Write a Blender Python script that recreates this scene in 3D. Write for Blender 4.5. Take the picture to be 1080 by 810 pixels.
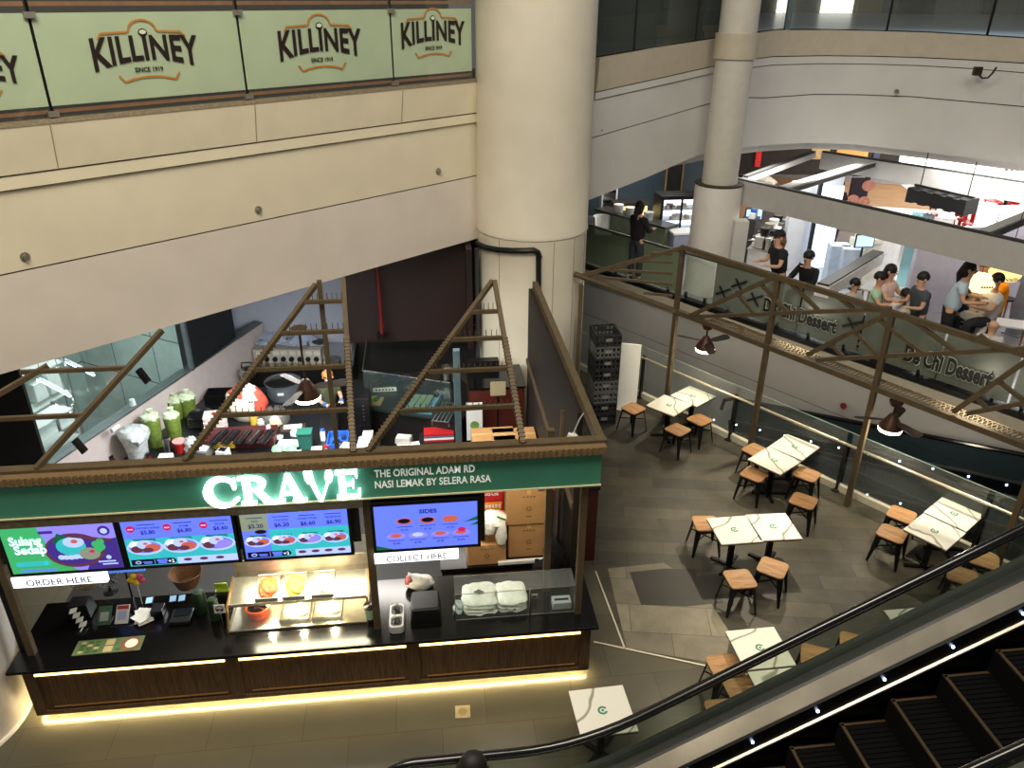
import bpy, math, random
from mathutils import Vector, Matrix
random.seed(7)
S = bpy.context.scene
for o in list(bpy.data.objects): bpy.data.objects.remove(o)
COL = S.collection
# ------------------------------------------------------------------ camera
FPX, EYE, PITCH, ROLL = 825.0, 8.6, math.radians(26.5), math.radians(-0.42)
F = Vector((0, math.cos(PITCH), -math.sin(PITCH)))
U0 = Vector((0, math.sin(PITCH), math.cos(PITCH))); X0 = Vector((1, 0, 0))
U = U0*math.cos(ROLL) + X0*math.sin(ROLL); R_ = X0*math.cos(ROLL) - U0*math.sin(ROLL)
cam = bpy.data.cameras.new('camera'); cam_o = bpy.data.objects.new('camera', cam); COL.objects.link(cam_o)
cam.sensor_fit = 'HORIZONTAL'; cam.sensor_width = 36; cam.lens = FPX/1080*36; cam.clip_end = 300; cam.clip_start = .05
cam_o.matrix_world = Matrix(((R_.x, U.x, -F.x, 0), (R_.y, U.y, -F.y, 0), (R_.z, U.z, -F.z, EYE), (0, 0, 0, 1)))
S.camera = cam_o
# ------------------------------------------------------------------ light
S.view_settings.view_transform = 'Standard'; S.view_settings.look = 'None'
S.view_settings.gamma = 1; S.view_settings.use_curve_mapping = False; S.view_settings.exposure = 0.0
W = bpy.data.worlds.new('world'); S.world = W; W.use_nodes = True
W.node_tree.nodes['Background'].inputs[0].default_value = (.95, .93, .9, 1)
W.node_tree.nodes['Background'].inputs[1].default_value = 0.10
def lamp(name, kind, loc, power, col=(1, 1, 1), size=1, size_y=None, aim=None, spot=60, blend=.5):
    l = bpy.data.lights.new(name, kind); l.energy = power; l.color = col
    if kind == 'AREA':
        l.size = size
        if size_y: l.shape = 'RECTANGLE'; l.size_y = size_y
    else: l.shadow_soft_size = size
    if kind == 'SPOT': l.spot_size = math.radians(spot); l.spot_blend = blend
    o = bpy.data.objects.new(name, l); COL.objects.link(o); o.location = loc
    d = (Vector(aim) if aim else Vector(loc)+Vector((0, 0, -1))) - Vector(loc)
    o.rotation_euler = d.to_track_quat('-Z', 'Y').to_euler()
    return o
WARM = (1, .86, .66); NEUT = (1, .95, .88); COOL = (.82, .92, 1)
lamp('atrium_light', 'AREA', (-3, 4, 15.5), 1500, (1, .9, .74), 7, 5, aim=(-4, 11, 6))
lamp('atrium_light', 'AREA', (6, 6, 15.5), 720, NEUT, 7, 5, aim=(8, 18, 5))
lamp('walkway_light', 'AREA', (-2.5, 3.5, 6.6), 48, WARM, 5, 1.2, aim=(-1, 7, 0))

# ------------------------------------------------------------------ from the photo's frame to places in the world
def ray(u, v): return F + R_*((u-540)/FPX) + U*((405-v)/FPX)
def PZ(u, v, z):
    d = ray(u, v); t = (z-EYE)/d.z; return Vector((d.x*t, d.y*t, z))
def PV(u, v, a, b):                      # on the upright plane through ground points a, b
    n = (-(b[1]-a[1]), b[0]-a[0]); d = ray(u, v); t = (a[0]*n[0]+a[1]*n[1])/(d.x*n[0]+d.y*n[1])
    return Vector((d.x*t, d.y*t, EYE+d.z*t))
def PY(u, v, y):
    d = ray(u, v); t = y/d.y; return Vector((d.x*t, y, EYE+d.z*t))
def PP(u, v, p0, n):                     # on the plane through p0 with normal n
    d = ray(u, v); e = Vector((0, 0, EYE)); t = (Vector(p0)-e).dot(n)/d.dot(n); return e+d*t

# ------------------------------------------------------------------ materials
MC = {}
def lin(c): return tuple((x/255/12.92 if x/255 <= .04045 else ((x/255+.055)/1.055)**2.4) for x in c)
def mat(key, col, rough=.6, metal=0, var=.12, scale=6, bump=0, emit=0, alpha=1, trans=0, spec=.5, stretch=None, ior=1.45):
    if key in MC: return MC[key]
    m = bpy.data.materials.new(key); MC[key] = m; m.use_nodes = True; nt = m.node_tree; N = nt.nodes; L = nt.links
    b = N['Principled BSDF']; c = lin(col)
    b.inputs['Roughness'].default_value = rough; b.inputs['Metallic'].default_value = metal
    b.inputs['Specular IOR Level'].default_value = spec; b.inputs['IOR'].default_value = ior
    if var > 0:
        tc = N.new('ShaderNodeTexCoord'); mp = N.new('ShaderNodeMapping'); nz = N.new('ShaderNodeTexNoise')
        nz.inputs['Scale'].default_value = scale; nz.inputs['Detail'].default_value = 5
        if stretch: mp.inputs['Scale'].default_value = stretch
        L.new(tc.outputs['Object'], mp.inputs['Vector']); L.new(mp.outputs[0], nz.inputs['Vector'])
        r = N.new('ShaderNodeValToRGB'); L.new(nz.outputs['Fac'], r.inputs[0])
        r.color_ramp.elements[0].position = .3; r.color_ramp.elements[1].position = .7
        r.color_ramp.elements[0].color = (*[x*(1-var) for x in c], 1); r.color_ramp.elements[1].color = (*[min(1, x*(1+var)) for x in c], 1)
        L.new(r.outputs[0], b.inputs['Base Color'])
        if bump:
            bp = N.new('ShaderNodeBump'); bp.inputs['Strength'].default_value = bump; bp.inputs['Distance'].default_value = .02
            L.new(nz.outputs['Fac'], bp.inputs['Height']); L.new(bp.outputs[0], b.inputs['Normal'])
    else: b.inputs['Base Color'].default_value = (*c, 1)
    if emit: b.inputs['Emission Color'].default_value = (*c, 1); b.inputs['Emission Strength'].default_value = emit
    if alpha < 1: b.inputs['Alpha'].default_value = alpha
    if trans: b.inputs['Transmission Weight'].default_value = trans
    return m
def glass(key, tint=(225, 240, 235), opacity=.12, rough=.02):
    """thin pane: mostly see-through, a coat of reflection"""
    if key in MC: return MC[key]
    m = bpy.data.materials.new(key); MC[key] = m; m.use_nodes = True; nt = m.node_tree; N = nt.nodes; L = nt.links
    N.remove(N['Principled BSDF']); out = N['Material Output']
    t = N.new('ShaderNodeBsdfTransparent'); t.inputs[0].default_value = (*lin(tint), 1)
    g = N.new('ShaderNodeBsdfGlossy'); g.inputs['Roughness'].default_value = rough; g.inputs[0].default_value = (.9, .95, .93, 1)
    d = N.new('ShaderNodeBsdfDiffuse'); d.inputs[0].default_value = (*lin(tint), 1)
    fr = N.new('ShaderNodeFresnel'); ge = N.new('ShaderNodeNewGeometry'); mr = N.new('ShaderNodeMapRange'); mr.inputs[3].default_value = 1.45; mr.inputs[4].default_value = 1/1.45
    L.new(ge.outputs['Backfacing'], mr.inputs[0]); L.new(mr.outputs[0], fr.inputs[0])
    m1 = N.new('ShaderNodeMixShader'); m1.inputs[0].default_value = opacity
    L.new(t.outputs[0], m1.inputs[1]); L.new(d.outputs[0], m1.inputs[2])
    m2 = N.new('ShaderNodeMixShader'); L.new(fr.outputs[0], m2.inputs[0]); L.new(m1.outputs[0], m2.inputs[1]); L.new(g.outputs[0], m2.inputs[2])
    L.new(m2.outputs[0], out.inputs[0]); return m
def wood(key, c1, c2, scale=3, rough=.45, stretch=(1, 1, 12), bands=8):
    if key in MC: return MC[key]
    m = mat(key, c1, rough); nt = m.node_tree; N = nt.nodes; L = nt.links; b = N['Principled BSDF']
    tc = N.new('ShaderNodeTexCoord'); mp = N.new('ShaderNodeMapping'); mp.inputs['Scale'].default_value = stretch
    nz = N.new('ShaderNodeTexNoise'); nz.inputs['Scale'].default_value = scale; nz.inputs['Detail'].default_value = 6; nz.inputs['Distortion'].default_value = .6
    L.new(tc.outputs['Object'], mp.inputs['Vector']); L.new(mp.outputs[0], nz.inputs['Vector'])
    r = N.new('ShaderNodeValToRGB'); L.new(nz.outputs['Fac'], r.inputs[0])
    r.color_ramp.elements[0].position = .32; r.color_ramp.elements[1].position = .68
    r.color_ramp.elements[0].color = (*lin(c1), 1); r.color_ramp.elements[1].color = (*lin(c2), 1)
    L.new(r.outputs[0], b.inputs['Base Color']); return m
def tiles(key, c1, c2, grout, w, h, ang=0, rough=.5, mortar=.006, offset=.5, bump=.15, mott=.25):
    m = bpy.data.materials.new(key); MC[key] = m; m.use_nodes = True; nt = m.node_tree; N = nt.nodes; L = nt.links
    b = N['Principled BSDF']; b.inputs['Roughness'].default_value = rough
    tc = N.new('ShaderNodeTexCoord'); mp = N.new('ShaderNodeMapping'); mp.inputs['Rotation'].default_value = (0, 0, ang)
    br = N.new('ShaderNodeTexBrick'); br.inputs['Scale'].default_value = 1; br.inputs['Brick Width'].default_value = w; br.inputs['Row Height'].default_value = h
    br.inputs['Mortar Size'].default_value = mortar; br.offset = offset
    br.inputs['Color1'].default_value = (*lin(c1), 1); br.inputs['Color2'].default_value = (*lin(c2), 1); br.inputs['Mortar'].default_value = (*lin(grout), 1)
    L.new(tc.outputs['Object'], mp.inputs['Vector']); L.new(mp.outputs[0], br.inputs['Vector'])
    nz = N.new('ShaderNodeTexNoise'); nz.inputs['Scale'].default_value = 2.2; nz.inputs['Detail'].default_value = 8; nz.inputs['Roughness'].default_value = .65
    L.new(mp.outputs[0], nz.inputs['Vector'])
    mx = N.new('ShaderNodeMix'); mx.data_type = 'RGBA'; mx.blend_type = 'MULTIPLY'; mx.inputs[0].default_value = 1
    r = N.new('ShaderNodeValToRGB'); r.color_ramp.elements[0].position = .3; r.color_ramp.elements[1].position = .7
    r.color_ramp.elements[0].color = (1-mott,)*3+(1,); r.color_ramp.elements[1].color = (1, 1, 1, 1)
    L.new(nz.outputs['Fac'], r.inputs[0]); L.new(br.outputs['Color'], mx.inputs[6]); L.new(r.outputs[0], mx.inputs[7])
    L.new(mx.outputs[2], b.inputs['Base Color']); return m
def marble(key, base, vein):
    m = mat(key, base, .25, var=.03); nt = m.node_tree; N = nt.nodes; L = nt.links; b = N['Principled BSDF']
    tc = N.new('ShaderNodeTexCoord'); mp = N.new('ShaderNodeMapping'); mp.inputs['Rotation'].default_value = (0, 0, .7)
    oi = N.new('ShaderNodeObjectInfo'); ad = N.new('ShaderNodeVectorMath'); ad.operation = 'ADD'
    L.new(tc.outputs['Object'], ad.inputs[0]); sc = N.new('ShaderNodeMath'); sc.operation = 'MULTIPLY'; sc.inputs[1].default_value = 9
    L.new(oi.outputs['Random'], sc.inputs[0]); L.new(sc.outputs[0], ad.inputs[1]); L.new(ad.outputs[0], mp.inputs['Vector'])
    wv = N.new('ShaderNodeTexWave'); wv.inputs['Scale'].default_value = .55; wv.inputs['Distortion'].default_value = 7; wv.inputs['Detail'].default_value = 3; wv.inputs['Detail Scale'].default_value = 1.2
    L.new(mp.outputs[0], wv.inputs['Vector']); r = N.new('ShaderNodeValToRGB'); L.new(wv.outputs['Fac'], r.inputs[0])
    e = r.color_ramp.elements; e[0].position = 0; e[0].color = (*lin(vein), 1); e[1].position = .018; e[1].color = (*lin(base), 1)
    L.new(r.outputs[0], b.inputs['Base Color']); return m

# ------------------------------------------------------------------ mesh builder
class MB:
    def __init__(s): s.v = []; s.f = []; s.m = []
    def add(s, vs, fs, mi=0):
        k = len(s.v); s.v += [tuple(x) for x in vs]; s.f += [tuple(i+k for i in f) for f in fs]; s.m += [mi]*len(fs); return s
    def box(s, c, d, ex=(1, 0, 0), ey=(0, 1, 0), ez=(0, 0, 1), mi=0, taper=1):
        c = Vector(c); ex = Vector(ex); ey = Vector(ey); ez = Vector(ez); vs = []
        for k in (-1, 1):
            t = taper if k == 1 else 1
            for i, j in ((-1, -1), (1, -1), (1, 1), (-1, 1)): vs.append(c+ex*(i*d[0]/2*t)+ey*(j*d[1]/2*t)+ez*(k*d[2]/2))
        return s.add(vs, [(3, 2, 1, 0), (4, 5, 6, 7), (0, 1, 5, 4), (1, 2, 6, 5), (2, 3, 7, 6), (3, 0, 4, 7)], mi)
    def bx(s, x0, x1, y0, y1, z0, z1, mi=0): return s.box(((x0+x1)/2, (y0+y1)/2, (z0+z1)/2), (x1-x0, y1-y0, z1-z0), mi=mi)
    def bar(s, p, q, w, h=None, up=(0, 0, 1), mi=0, taper=1):
        p = Vector(p); q = Vector(q); d = (q-p); L = d.length; d.normalize(); up = Vector(up)
        if abs(d.dot(up)) > .98: up = Vector((0, 1, 0))
        x = d.cross(up).normalized(); y = x.cross(d).normalized()
        return s.box((p+q)/2, (w, h or w, L), x, y, d, mi, taper)
    def tube(s, pts, r, n=8, mi=0, cap=True):
        pts = [Vector(p) for p in pts]; rs = r if isinstance(r, (list, tuple)) else [r]*len(pts); k0 = len(s.v); prev = None
        for i, p in enumerate(pts):
            a = pts[max(0, i-1)]; b = pts[min(len(pts)-1, i+1)]; t = (b-a).normalized()
            if prev is None:
                x = t.cross(Vector((0, 0, 1)));
                if x.length < .05: x = t.cross(Vector((0, 1, 0)))
            else: x = prev - t*prev.dot(t)
            x.normalize(); prev = x; y = t.cross(x)
            for j in range(n):
                an = 2*math.pi*j/n; s.v.append(tuple(p+x*(math.cos(an)*rs[i])+y*(math.sin(an)*rs[i])))
        for i in range(len(pts)-1):
            for j in range(n): a = k0+i*n+j; b = k0+i*n+(j+1) % n; s.f.append((a, b, b+n, a+n)); s.m.append(mi)
        if cap:
            s.f.append(tuple(k0+j for j in range(n))[::-1]); s.f.append(tuple(k0+(len(pts)-1)*n+j for j in range(n))); s.m += [mi, mi]
        return s
    def lathe(s, prof, n=20, c=(0, 0, 0), mi=0, ang=(0, 2*math.pi)):
        c = Vector(c); k0 = len(s.v); full = abs(ang[1]-ang[0]-2*math.pi) < 1e-6; m = n if full else n+1
        for (r, z) in prof:
            for j in range(m): a = ang[0]+(ang[1]-ang[0])*j/n; s.v.append((c.x+r*math.cos(a), c.y+r*math.sin(a), c.z+z))
        for i in range(len(prof)-1):
            for j in range(n): a = k0+i*m+j; b = k0+i*m+(j+1) % m; s.f.append((a, b, b+m, a+m)); s.m.append(mi)
        if full:
            if prof[0][0] > 1e-5: s.f.append(tuple(k0+j for j in range(m))[::-1]); s.m.append(mi)
            if prof[-1][0] > 1e-5: s.f.append(tuple(k0+(len(prof)-1)*m+j for j in range(m))); s.m.append(mi)
        return s
    def ell(s, c, r, n=12, m=8, mi=0, top=1.0, bot=-1.0):
        c = Vector(c); r = r if isinstance(r, (list, tuple)) else (r, r, r); k0 = len(s.v)
        a0 = math.asin(bot); a1 = math.asin(top)
        for i in range(m+1):
            el = a0+(a1-a0)*i/m
            for j in range(n): az = 2*math.pi*j/n; s.v.append((c.x+r[0]*math.cos(el)*math.cos(az), c.y+r[1]*math.cos(el)*math.sin(az), c.z+r[2]*math.sin(el)))
        for i in range(m):
            for j in range(n): a = k0+i*n+j; b = k0+i*n+(j+1) % n; s.f.append((a, b, b+n, a+n)); s.m.append(mi)
        s.f.append(tuple(k0+j for j in range(n))[::-1]); s.f.append(tuple(k0+m*n+j for j in range(n))); s.m += [mi, mi]
        return s
    def prism(s, poly, o, ex, ey, ez, d, mi=0):
        """polygon in the ex/ey plane at o, d thick along ez"""
        o = Vector(o); ex = Vector(ex); ey = Vector(ey); ez = Vector(ez); n = len(poly)
        vs = [o+ex*x+ey*y for x, y in poly]+[o+ex*x+ey*y+ez*d for x, y in poly]
        return s.add(vs, [tuple(range(n))[::-1], tuple(range(n, 2*n))]+[(i, (i+1) % n, (i+1) % n+n, i+n) for i in range(n)], mi)
    def slab(s, poly, z0, z1, mi=0):
        return s.prism([(p[0], p[1]) for p in poly], (0, 0, z0), (1, 0, 0), (0, 1, 0), (0, 0, 1), z1-z0, mi)
    def build(s, name, mats, parent=None, smooth=False, bev=0, loc=None, label=None, kind=None, seg=2):
        me = bpy.data.meshes.new(name); me.from_pydata(s.v, [], s.f)
        for m in (mats if isinstance(mats, (list, tuple)) else [mats]): me.materials.append(m)
        me.polygons.foreach_set('material_index', s.m)
        if smooth: me.polygons.foreach_set('use_smooth', [True]*len(s.f))
        me.update()
        import bmesh
        b = bmesh.new(); b.from_mesh(me); bmesh.ops.recalc_face_normals(b, faces=b.faces); b.to_mesh(me); b.free()
        if smooth:
            try: me.set_sharp_from_angle(angle=math.radians(42))
            except Exception: pass
        o = bpy.data.objects.new(name, me); COL.objects.link(o)
        if parent is not None: o.parent = parent
        if loc is not None: o.location = loc
        if label: o['label'] = label
        if kind: o['kind'] = kind
        if bev:
            md = o.modifiers.new('bevel', 'BEVEL'); md.width = bev; md.segments = seg; md.limit_method = 'ANGLE'
        return o
def tag(o, label, cat, group=None, kind=None):
    o['label'] = label; o['category'] = cat
    if group: o['group'] = group
    if kind: o['kind'] = kind
    return o
def thing(name, label, cat, loc=(0, 0, 0), rz=0, group=None):
    o = bpy.data.objects.new(name, None); COL.objects.link(o); o.location = loc; o.rotation_euler = (0, 0, rz); o.empty_display_size = .1
    return tag(o, label, cat, group)
def dup(root, loc, rz, label=None, group=None):
    def cp(o, par):
        c = o.copy(); COL.objects.link(c)
        if par is not None: c.parent = par
        for ch in [k for k in bpy.data.objects if k.parent == o]: cp(ch, c)
        return c
    r = cp(root, None); r.location = loc; r.rotation_euler = (0, 0, rz)
    if label: r['label'] = label
    if group: r['group'] = group
    return r
TXT = {}
def text_geo(s, bold=0.0, spacing=1.0):
    """letters as flat polygons: verts (x, y) at size 1, faces; centred in x, baseline at y=0"""
    k = (s, bold, spacing)
    if k in TXT: return TXT[k]
    cu = bpy.data.curves.new('t', 'FONT'); cu.body = s; cu.size = 1; cu.offset = bold; cu.space_character = spacing; cu.resolution_u = 3
    cu.align_x = 'CENTER'
    ob = bpy.data.objects.new('t', cu); COL.objects.link(ob); bpy.context.view_layer.update()
    dg = bpy.context.evaluated_depsgraph_get(); me = bpy.data.meshes.new_from_object(ob.evaluated_get(dg))
    v = [(p.co.x, p.co.y) for p in me.vertices]; f = [tuple(p.vertices) for p in me.polygons]
    bpy.data.objects.remove(ob); bpy.data.curves.remove(cu); bpy.data.meshes.remove(me); TXT[k] = (v, f); return v, f
def put_text(mb, s, o, ex, ey, size, ez=None, lift=.004, bold=0, mi=0, spacing=1, warp=None, width=None):
    v, f = text_geo(s, bold, spacing); o = Vector(o); ex = Vector(ex).normalized(); ey = Vector(ey).normalized()
    n = Vector(ez) if ez else ex.cross(ey)
    sx = size
    if width:
        w = max(p[0] for p in v)-min(p[0] for p in v); sx = width/w
    vs = []
    for x, y in v:
        if warp: x, y = warp(x, y)
        vs.append(o+ex*(x*sx)+ey*(y*size)+n*lift)
    mb.add(vs, f, mi)
CREAM = mat('cream_paint', (220, 210, 182), .55, var=.05, scale=2)
PANELW = mat('white_wall_paint', (214, 204, 192), .6, var=.04, scale=1.5)
GREYW = mat('grey_white_wall_paint', (196, 194, 188), .6, var=.04, scale=1.5)
LINE = mat('shadow_gap', (58, 48, 38), .8, var=0)
BRONZE = mat('bronze_painted_steel', (96, 82, 60), .5, .25, var=.15, scale=8)
BLACKM = mat('black_powder_coat', (18, 18, 19), .4, .3, var=.1)
STEEL = mat('stainless_steel', (190, 190, 185), .28, 1, var=.08, scale=10, stretch=(1, 1, 20))
WHITE = mat('white_plastic', (225, 225, 222), .4, var=.03)
BLACKP = mat('black_plastic', (16, 16, 18), .35, var=.05)
GOLDT = mat('brass_trim', (190, 150, 95), .35, .8, var=.05)
LEDWARM = mat('warm_light_strip', (255, 214, 130), .5, var=0, emit=9)
GLASS = glass('clear_glass', (238, 246, 242), .08)
# ================================================================== the setting
E_ = Vector((.647, -.762, 0)); N_ = Vector((.762, .647, 0))          # along and across the kerb of the seating deck
def K(t, off, z=0): return Vector((N_.x*off+E_.x*t, N_.y*off+E_.y*t, z))
def struct(mb, name, m, **k):
    o = mb.build(name, m, **k); o['kind'] = 'structure'; return o
WALK = tiles('walkway_tile', (94, 90, 74), (86, 82, 68), (62, 58, 48), 1.2, .6, math.radians(-7), .28, .004, mott=.12)
SEATF = tiles('seating_floor_tile', (90, 84, 68), (64, 60, 50), (42, 39, 33), 1.25, .34, math.radians(4), .5, .004, mott=.45)
k0 = K(-26, 13.05); k1 = K(14, 13.05)
struct(MB().slab([(-18, -5), (k1.x, -5), (k1.x, k1.y), (k0.x, k0.y), (-18, 30)], -.3, 0), 'floor', WALK)
A1 = PZ(659, 685, 0); A0 = PZ(628, 603, 0); A2 = PZ(757, 706, 0)
B0 = A1+(A0-A1).normalized()*9.0; B2 = A1+(A2-A1).normalized()*9
kk0 = K(-11.5, 13.04); kk1 = K(10, 13.04)
struct(MB().slab([A1, B2, (kk1.x, kk1.y), (kk0.x, kk0.y), B0], 0, .006), 'floor_seating', SEATF)
# a darker patch and a band of lighter tile over the seating floor
DARKT = tiles('dark_floor_patch', (58, 54, 47), (50, 47, 41), (38, 36, 32), 1.2, .6, 0, .5, .004, mott=.3)
LITET = tiles('light_floor_tile', (150, 142, 120), (118, 111, 94), (80, 76, 66), 1.2, .6, math.radians(4), .5, .005, mott=.4)
def lay_patch(px, m, z=.009):
    struct(MB().slab([PZ(u, v, 0) for u, v in px], z-.004, z), 'floor_patch', m)
lay_patch([(641, 600), (700, 594), (720, 607), (748, 634), (770, 668), (765, 702), (661, 684)], LITET, .0085)
lay_patch([(664, 604), (702, 600), (762, 602), (762, 636), (722, 640), (676, 638)], DARKT, .011)
kf = [(-.1, .2), (7.2, .2), (7.2, 6.5), (6.0, 9.5), (-.6, 9.5), (-.6, .2)]
struct(MB().slab([((-6.15+.9932*a-.116*b), (7.41+.116*a+.9932*b)) for a, b in kf], 0, .006), 'floor_kiosk_shade', mat('shaded_kiosk_floor', (36, 33, 30), .6, var=.15))  # dark sheet: the shade behind the counter is put into its colour
tm = MB(); WLINE = mat('white_floor_trim', (215, 205, 180), .4, var=.03)
tm.bar(PZ(626, 677.5, 0)+Vector((0, 0, .012)), B2+Vector((0, 0, .012)), .025, .012); tm.bar(A1+Vector((0, 0, .012)), PZ(628, 603, 0)+Vector((0, 0, .012)), .025, .012)
struct(tm, 'trim_1', WLINE)
# kerb of the deck
struct(MB().bar(K(-14, 13.1, .07), K(10, 13.1, .07), .1, .14), 'trim_2', mat('pale_kerb_stone', (205, 198, 175), .5, var=.06))
# pit for the moving walkway behind the glass
DARKW = mat('dark_cladding', (34, 37, 40), .35, var=.1)
a, b = K(-16, 13.16), K(12, 13.16); c_, d_ = K(12, 15.0), K(-16, 15.0)
struct(MB().slab([a, b, c_, d_], -1.6, -1.5), 'floor_pit', DARKW)
struct(MB().bar(K(-16, 13.1, -.75), K(12, 13.1, -.75), .12, 1.5), 'wall_pit', DARKW)

# ---- left gallery: fascia, its ledge, the slab behind
L0 = Vector((-9.9, 5.9)); FA = (-6.85, 9.4); FB = (-.78, 16.03)
fdir = Vector((FB[0]-FA[0], FB[1]-FA[1])).normalized(); fn = Vector((fdir.y, -fdir.x))   # fn looks into the atrium
def fz(u, v): return PV(u, v, FA, FB)
def fpt(t, off=0, z=0): return Vector((FA[0]+fdir.x*t+fn.x*off, FA[1]+fdir.y*t+fn.y*off, z))
FL0 = -5.0; FL1 = (Vector(FB)-Vector(FA)).length+.35
zbot = 4.0; zg2 = 5.30; zl3 = 6.34; zl2 = 6.52; ztop = 7.10
def fband(name, z0, z1, off0, off1, m, t0=FL0, t1=FL1, back=-.35):
    mb = MB(); n = len(mb.v)
    prof = [(back, z0), (off0, z0), (off1, z1), (back, z1)]
    for t in (t0, t1):
        for o, z in prof: mb.v.append(tuple(fpt(t, o, z)))
    mb.f += [(0, 1, 2, 3), (7, 6, 5, 4)]+[(i, (i+1) % 4, (i+1) % 4+4, i+4) for i in range(4)]; mb.m += [0]*6
    return struct(mb, name, m)
fband('wall_left_fascia', zbot, zg2-.012, .0, .0, PANELW)
fband('wall_left_fascia_band', zg2+.012, zl3-.01, .0, .0, mat('cream_wall_paint', (218, 208, 182), .6, var=.04, scale=1.5))
fband('wall_left_fascia_core', zbot+.02, ztop-.05, -.03, -.03, LINE, back=-.3)
fband('trim_3', zl3+.01, zl2-.012, .05, .05, CREAM)
fband('trim_4', zl2+.012, ztop, .07, .16, CREAM)
fband('trim_5', ztop, ztop+.05, .17, .15, mat('dusty_stone_ledge', (120, 108, 84), .8, var=.3, scale=30, bump=.3))
jm = MB()
for u in (65, 270, 421): 
    p = fz(u, 200 - (u-65)*.18); t = (Vector((p.x, p.y))-Vector(FA)).dot(fdir); jm.bar(fpt(t, .076, zl2+.02), fpt(t, .163, ztop-.01), .012, .006, up=(fn.x, fn.y, 0))
struct(jm, 'trim_6', mat('panel_joint', (150, 136, 108), .8, var=0))
BKT = mat('grey_metal_fitting', (160, 155, 142), .4, .7, var=.1)
for i, (u, v, lab) in enumerate(((26, 270.5, 'grey round fitting on the cream fascia nearest the left edge'), (272, 221, 'grey round fitting on the cream fascia in the middle of its three'), (462, 180.5, 'grey round fitting on the cream fascia nearest the big column'))):
    p = fz(u, v); t = (Vector((p.x, p.y))-Vector(FA)).dot(fdir)
    mb = MB(); ax = Vector((fn.x, fn.y, 0)); q = fpt(t, 0, p.z)
    mb.tube([q, q+ax*.02], .06, 14); mb.tube([q+ax*.02, q+ax*.06], .03, 10); mb.tube([q+ax*.045, q+ax*.05-Vector((0, 0, .05))], .012, 6)
    tag(mb.build('wall_fitting', BKT, smooth=True), lab, 'wall fitting', 'round fittings on the left fascia')
# slab of the gallery and the room behind its glass
SL = [fpt(FL0, -.3), fpt(FL1+2, -.3), fpt(FL1+2, -9), fpt(FL0, -9)]
struct(MB().slab(SL, 6.6, 7.06), 'floor_gallery', mat('gallery_floor', (70, 62, 52), .5, var=.1))
struct(MB().slab(SL, 3.95, 4.0), 'ceiling_kiosk', mat('dark_ceiling', (40, 40, 40), .8, var=.05))
DKROOM = mat('dark_gallery_wall', (30, 24, 20), .8, var=.2)
struct(MB().bar(fpt(FL0, -3.2, 8.6), fpt(FL1+2, -3.2, 8.6), .1, 3.4), 'wall_gallery_back', DKROOM)

# ---- right gallery ring: straight run to the second column, then a curve
ring = [PZ(621, 211, 4.62), PZ(680, 188, 4.9), PZ(738, 163, 5.2), PZ(768, 157.5, 5.2), PZ(800, 153.5, 5.2), PZ(850, 150.5, 5.2), PZ(900, 152, 5.2), PZ(950, 157.5, 5.2), PZ(1000, 163.5, 5.2), PZ(1040, 168.5, 5.2), PZ(1085, 174, 5.2)]
us = [621, 680, 738, 768, 800, 850, 900, 950, 1000, 1040, 1085]
def lerp(t, xs, ys):
    if t <= xs[0]: return ys[0]
    for i in range(len(xs)-1):
        if t <= xs[i+1]: return ys[i]+(ys[i+1]-ys[i])*(t-xs[i])/(xs[i+1]-xs[i])
    return ys[-1]
rings = {'bot': None}
edge = {'g': ([621, 738, 778, 790, 850, 900, 950, 1000, 1085], [145.5, 110.5, 100, 104, 99.5, 100, 102, 106.5, 114.5]),
        'l1': ([621, 700, 738, 778, 790, 850, 900, 950, 1000, 1085], [105.5, 87, 78, 71, 69, 67, 67.5, 69, 72, 79]),
        'l0': ([621, 738, 778, 800, 850, 900, 950, 1000, 1085], [97, 70, 61.5, 59.5, 58.5, 59, 60.5, 63, 68.5]),
        'top': ([621, 700, 778, 800, 850, 900, 950, 1000, 1085], [61, 47, 34.5, 31.5, 31.5, 32.5, 34, 37, 43])}
prof_z = {k: [] for k in edge}
for u, p in zip(us, ring):
    for k in edge:
        d = ray(u, lerp(u, *edge[k])); t = p.y/d.y; prof_z[k].append(EYE+d.z*t)
def ring_strip(name, zlo, zhi, m, out0=0, out1=0, i0=0, i1=None, thick=.4):
    mb = MB(); i1 = i1 or len(ring)-1
    for i in range(i0, i1+1):
        a = ring[max(0, i-1)]; b = ring[min(len(ring)-1, i+1)]; t = Vector((b.x-a.x, b.y-a.y)).normalized(); nn = Vector((t.y, -t.x)); p = ring[i]
        for o, z in ((-thick, zlo[i]), (out0, zlo[i]), (out1, zhi[i]), (-thick, zhi[i])): mb.v.append((p.x+nn.x*o, p.y+nn.y*o, z))
    n = i1-i0+1
    for i in range(n-1):
        for j in range(4): mb.f.append((i*4+j, i*4+(j+1) % 4, i*4+4+(j+1) % 4, i*4+4+j)); mb.m.append(0)
    mb.f += [(0, 1, 2, 3), tuple((n-1)*4+j for j in (3, 2, 1, 0))]; mb.m += [0, 0]
    return struct(mb, name, m, smooth=True)
zb = [p.z for p in ring]; sub = lambda a, d: [x+d for x in a]
ring_strip('wall_right_fascia', zb, sub(prof_z['g'], -.012), GREYW)
ring_strip('wall_right_fascia_band', sub(prof_z['g'], .012), sub(prof_z['l1'], -.01), GREYW)
ring_strip('wall_right_fascia_core', sub(zb, .02), sub(prof_z['top'], -.05), LINE, -.03, -.03)
ring_strip('trim_7', sub(prof_z['l1'], .01), sub(prof_z['l0'], -.012), GREYW, .04, .04)
ring_strip('trim_8', sub(prof_z['l0'], .012), prof_z['top'], mat('warm_grey_ledge', (182, 172, 152), .6, var=.05), .06, .12)
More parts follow.
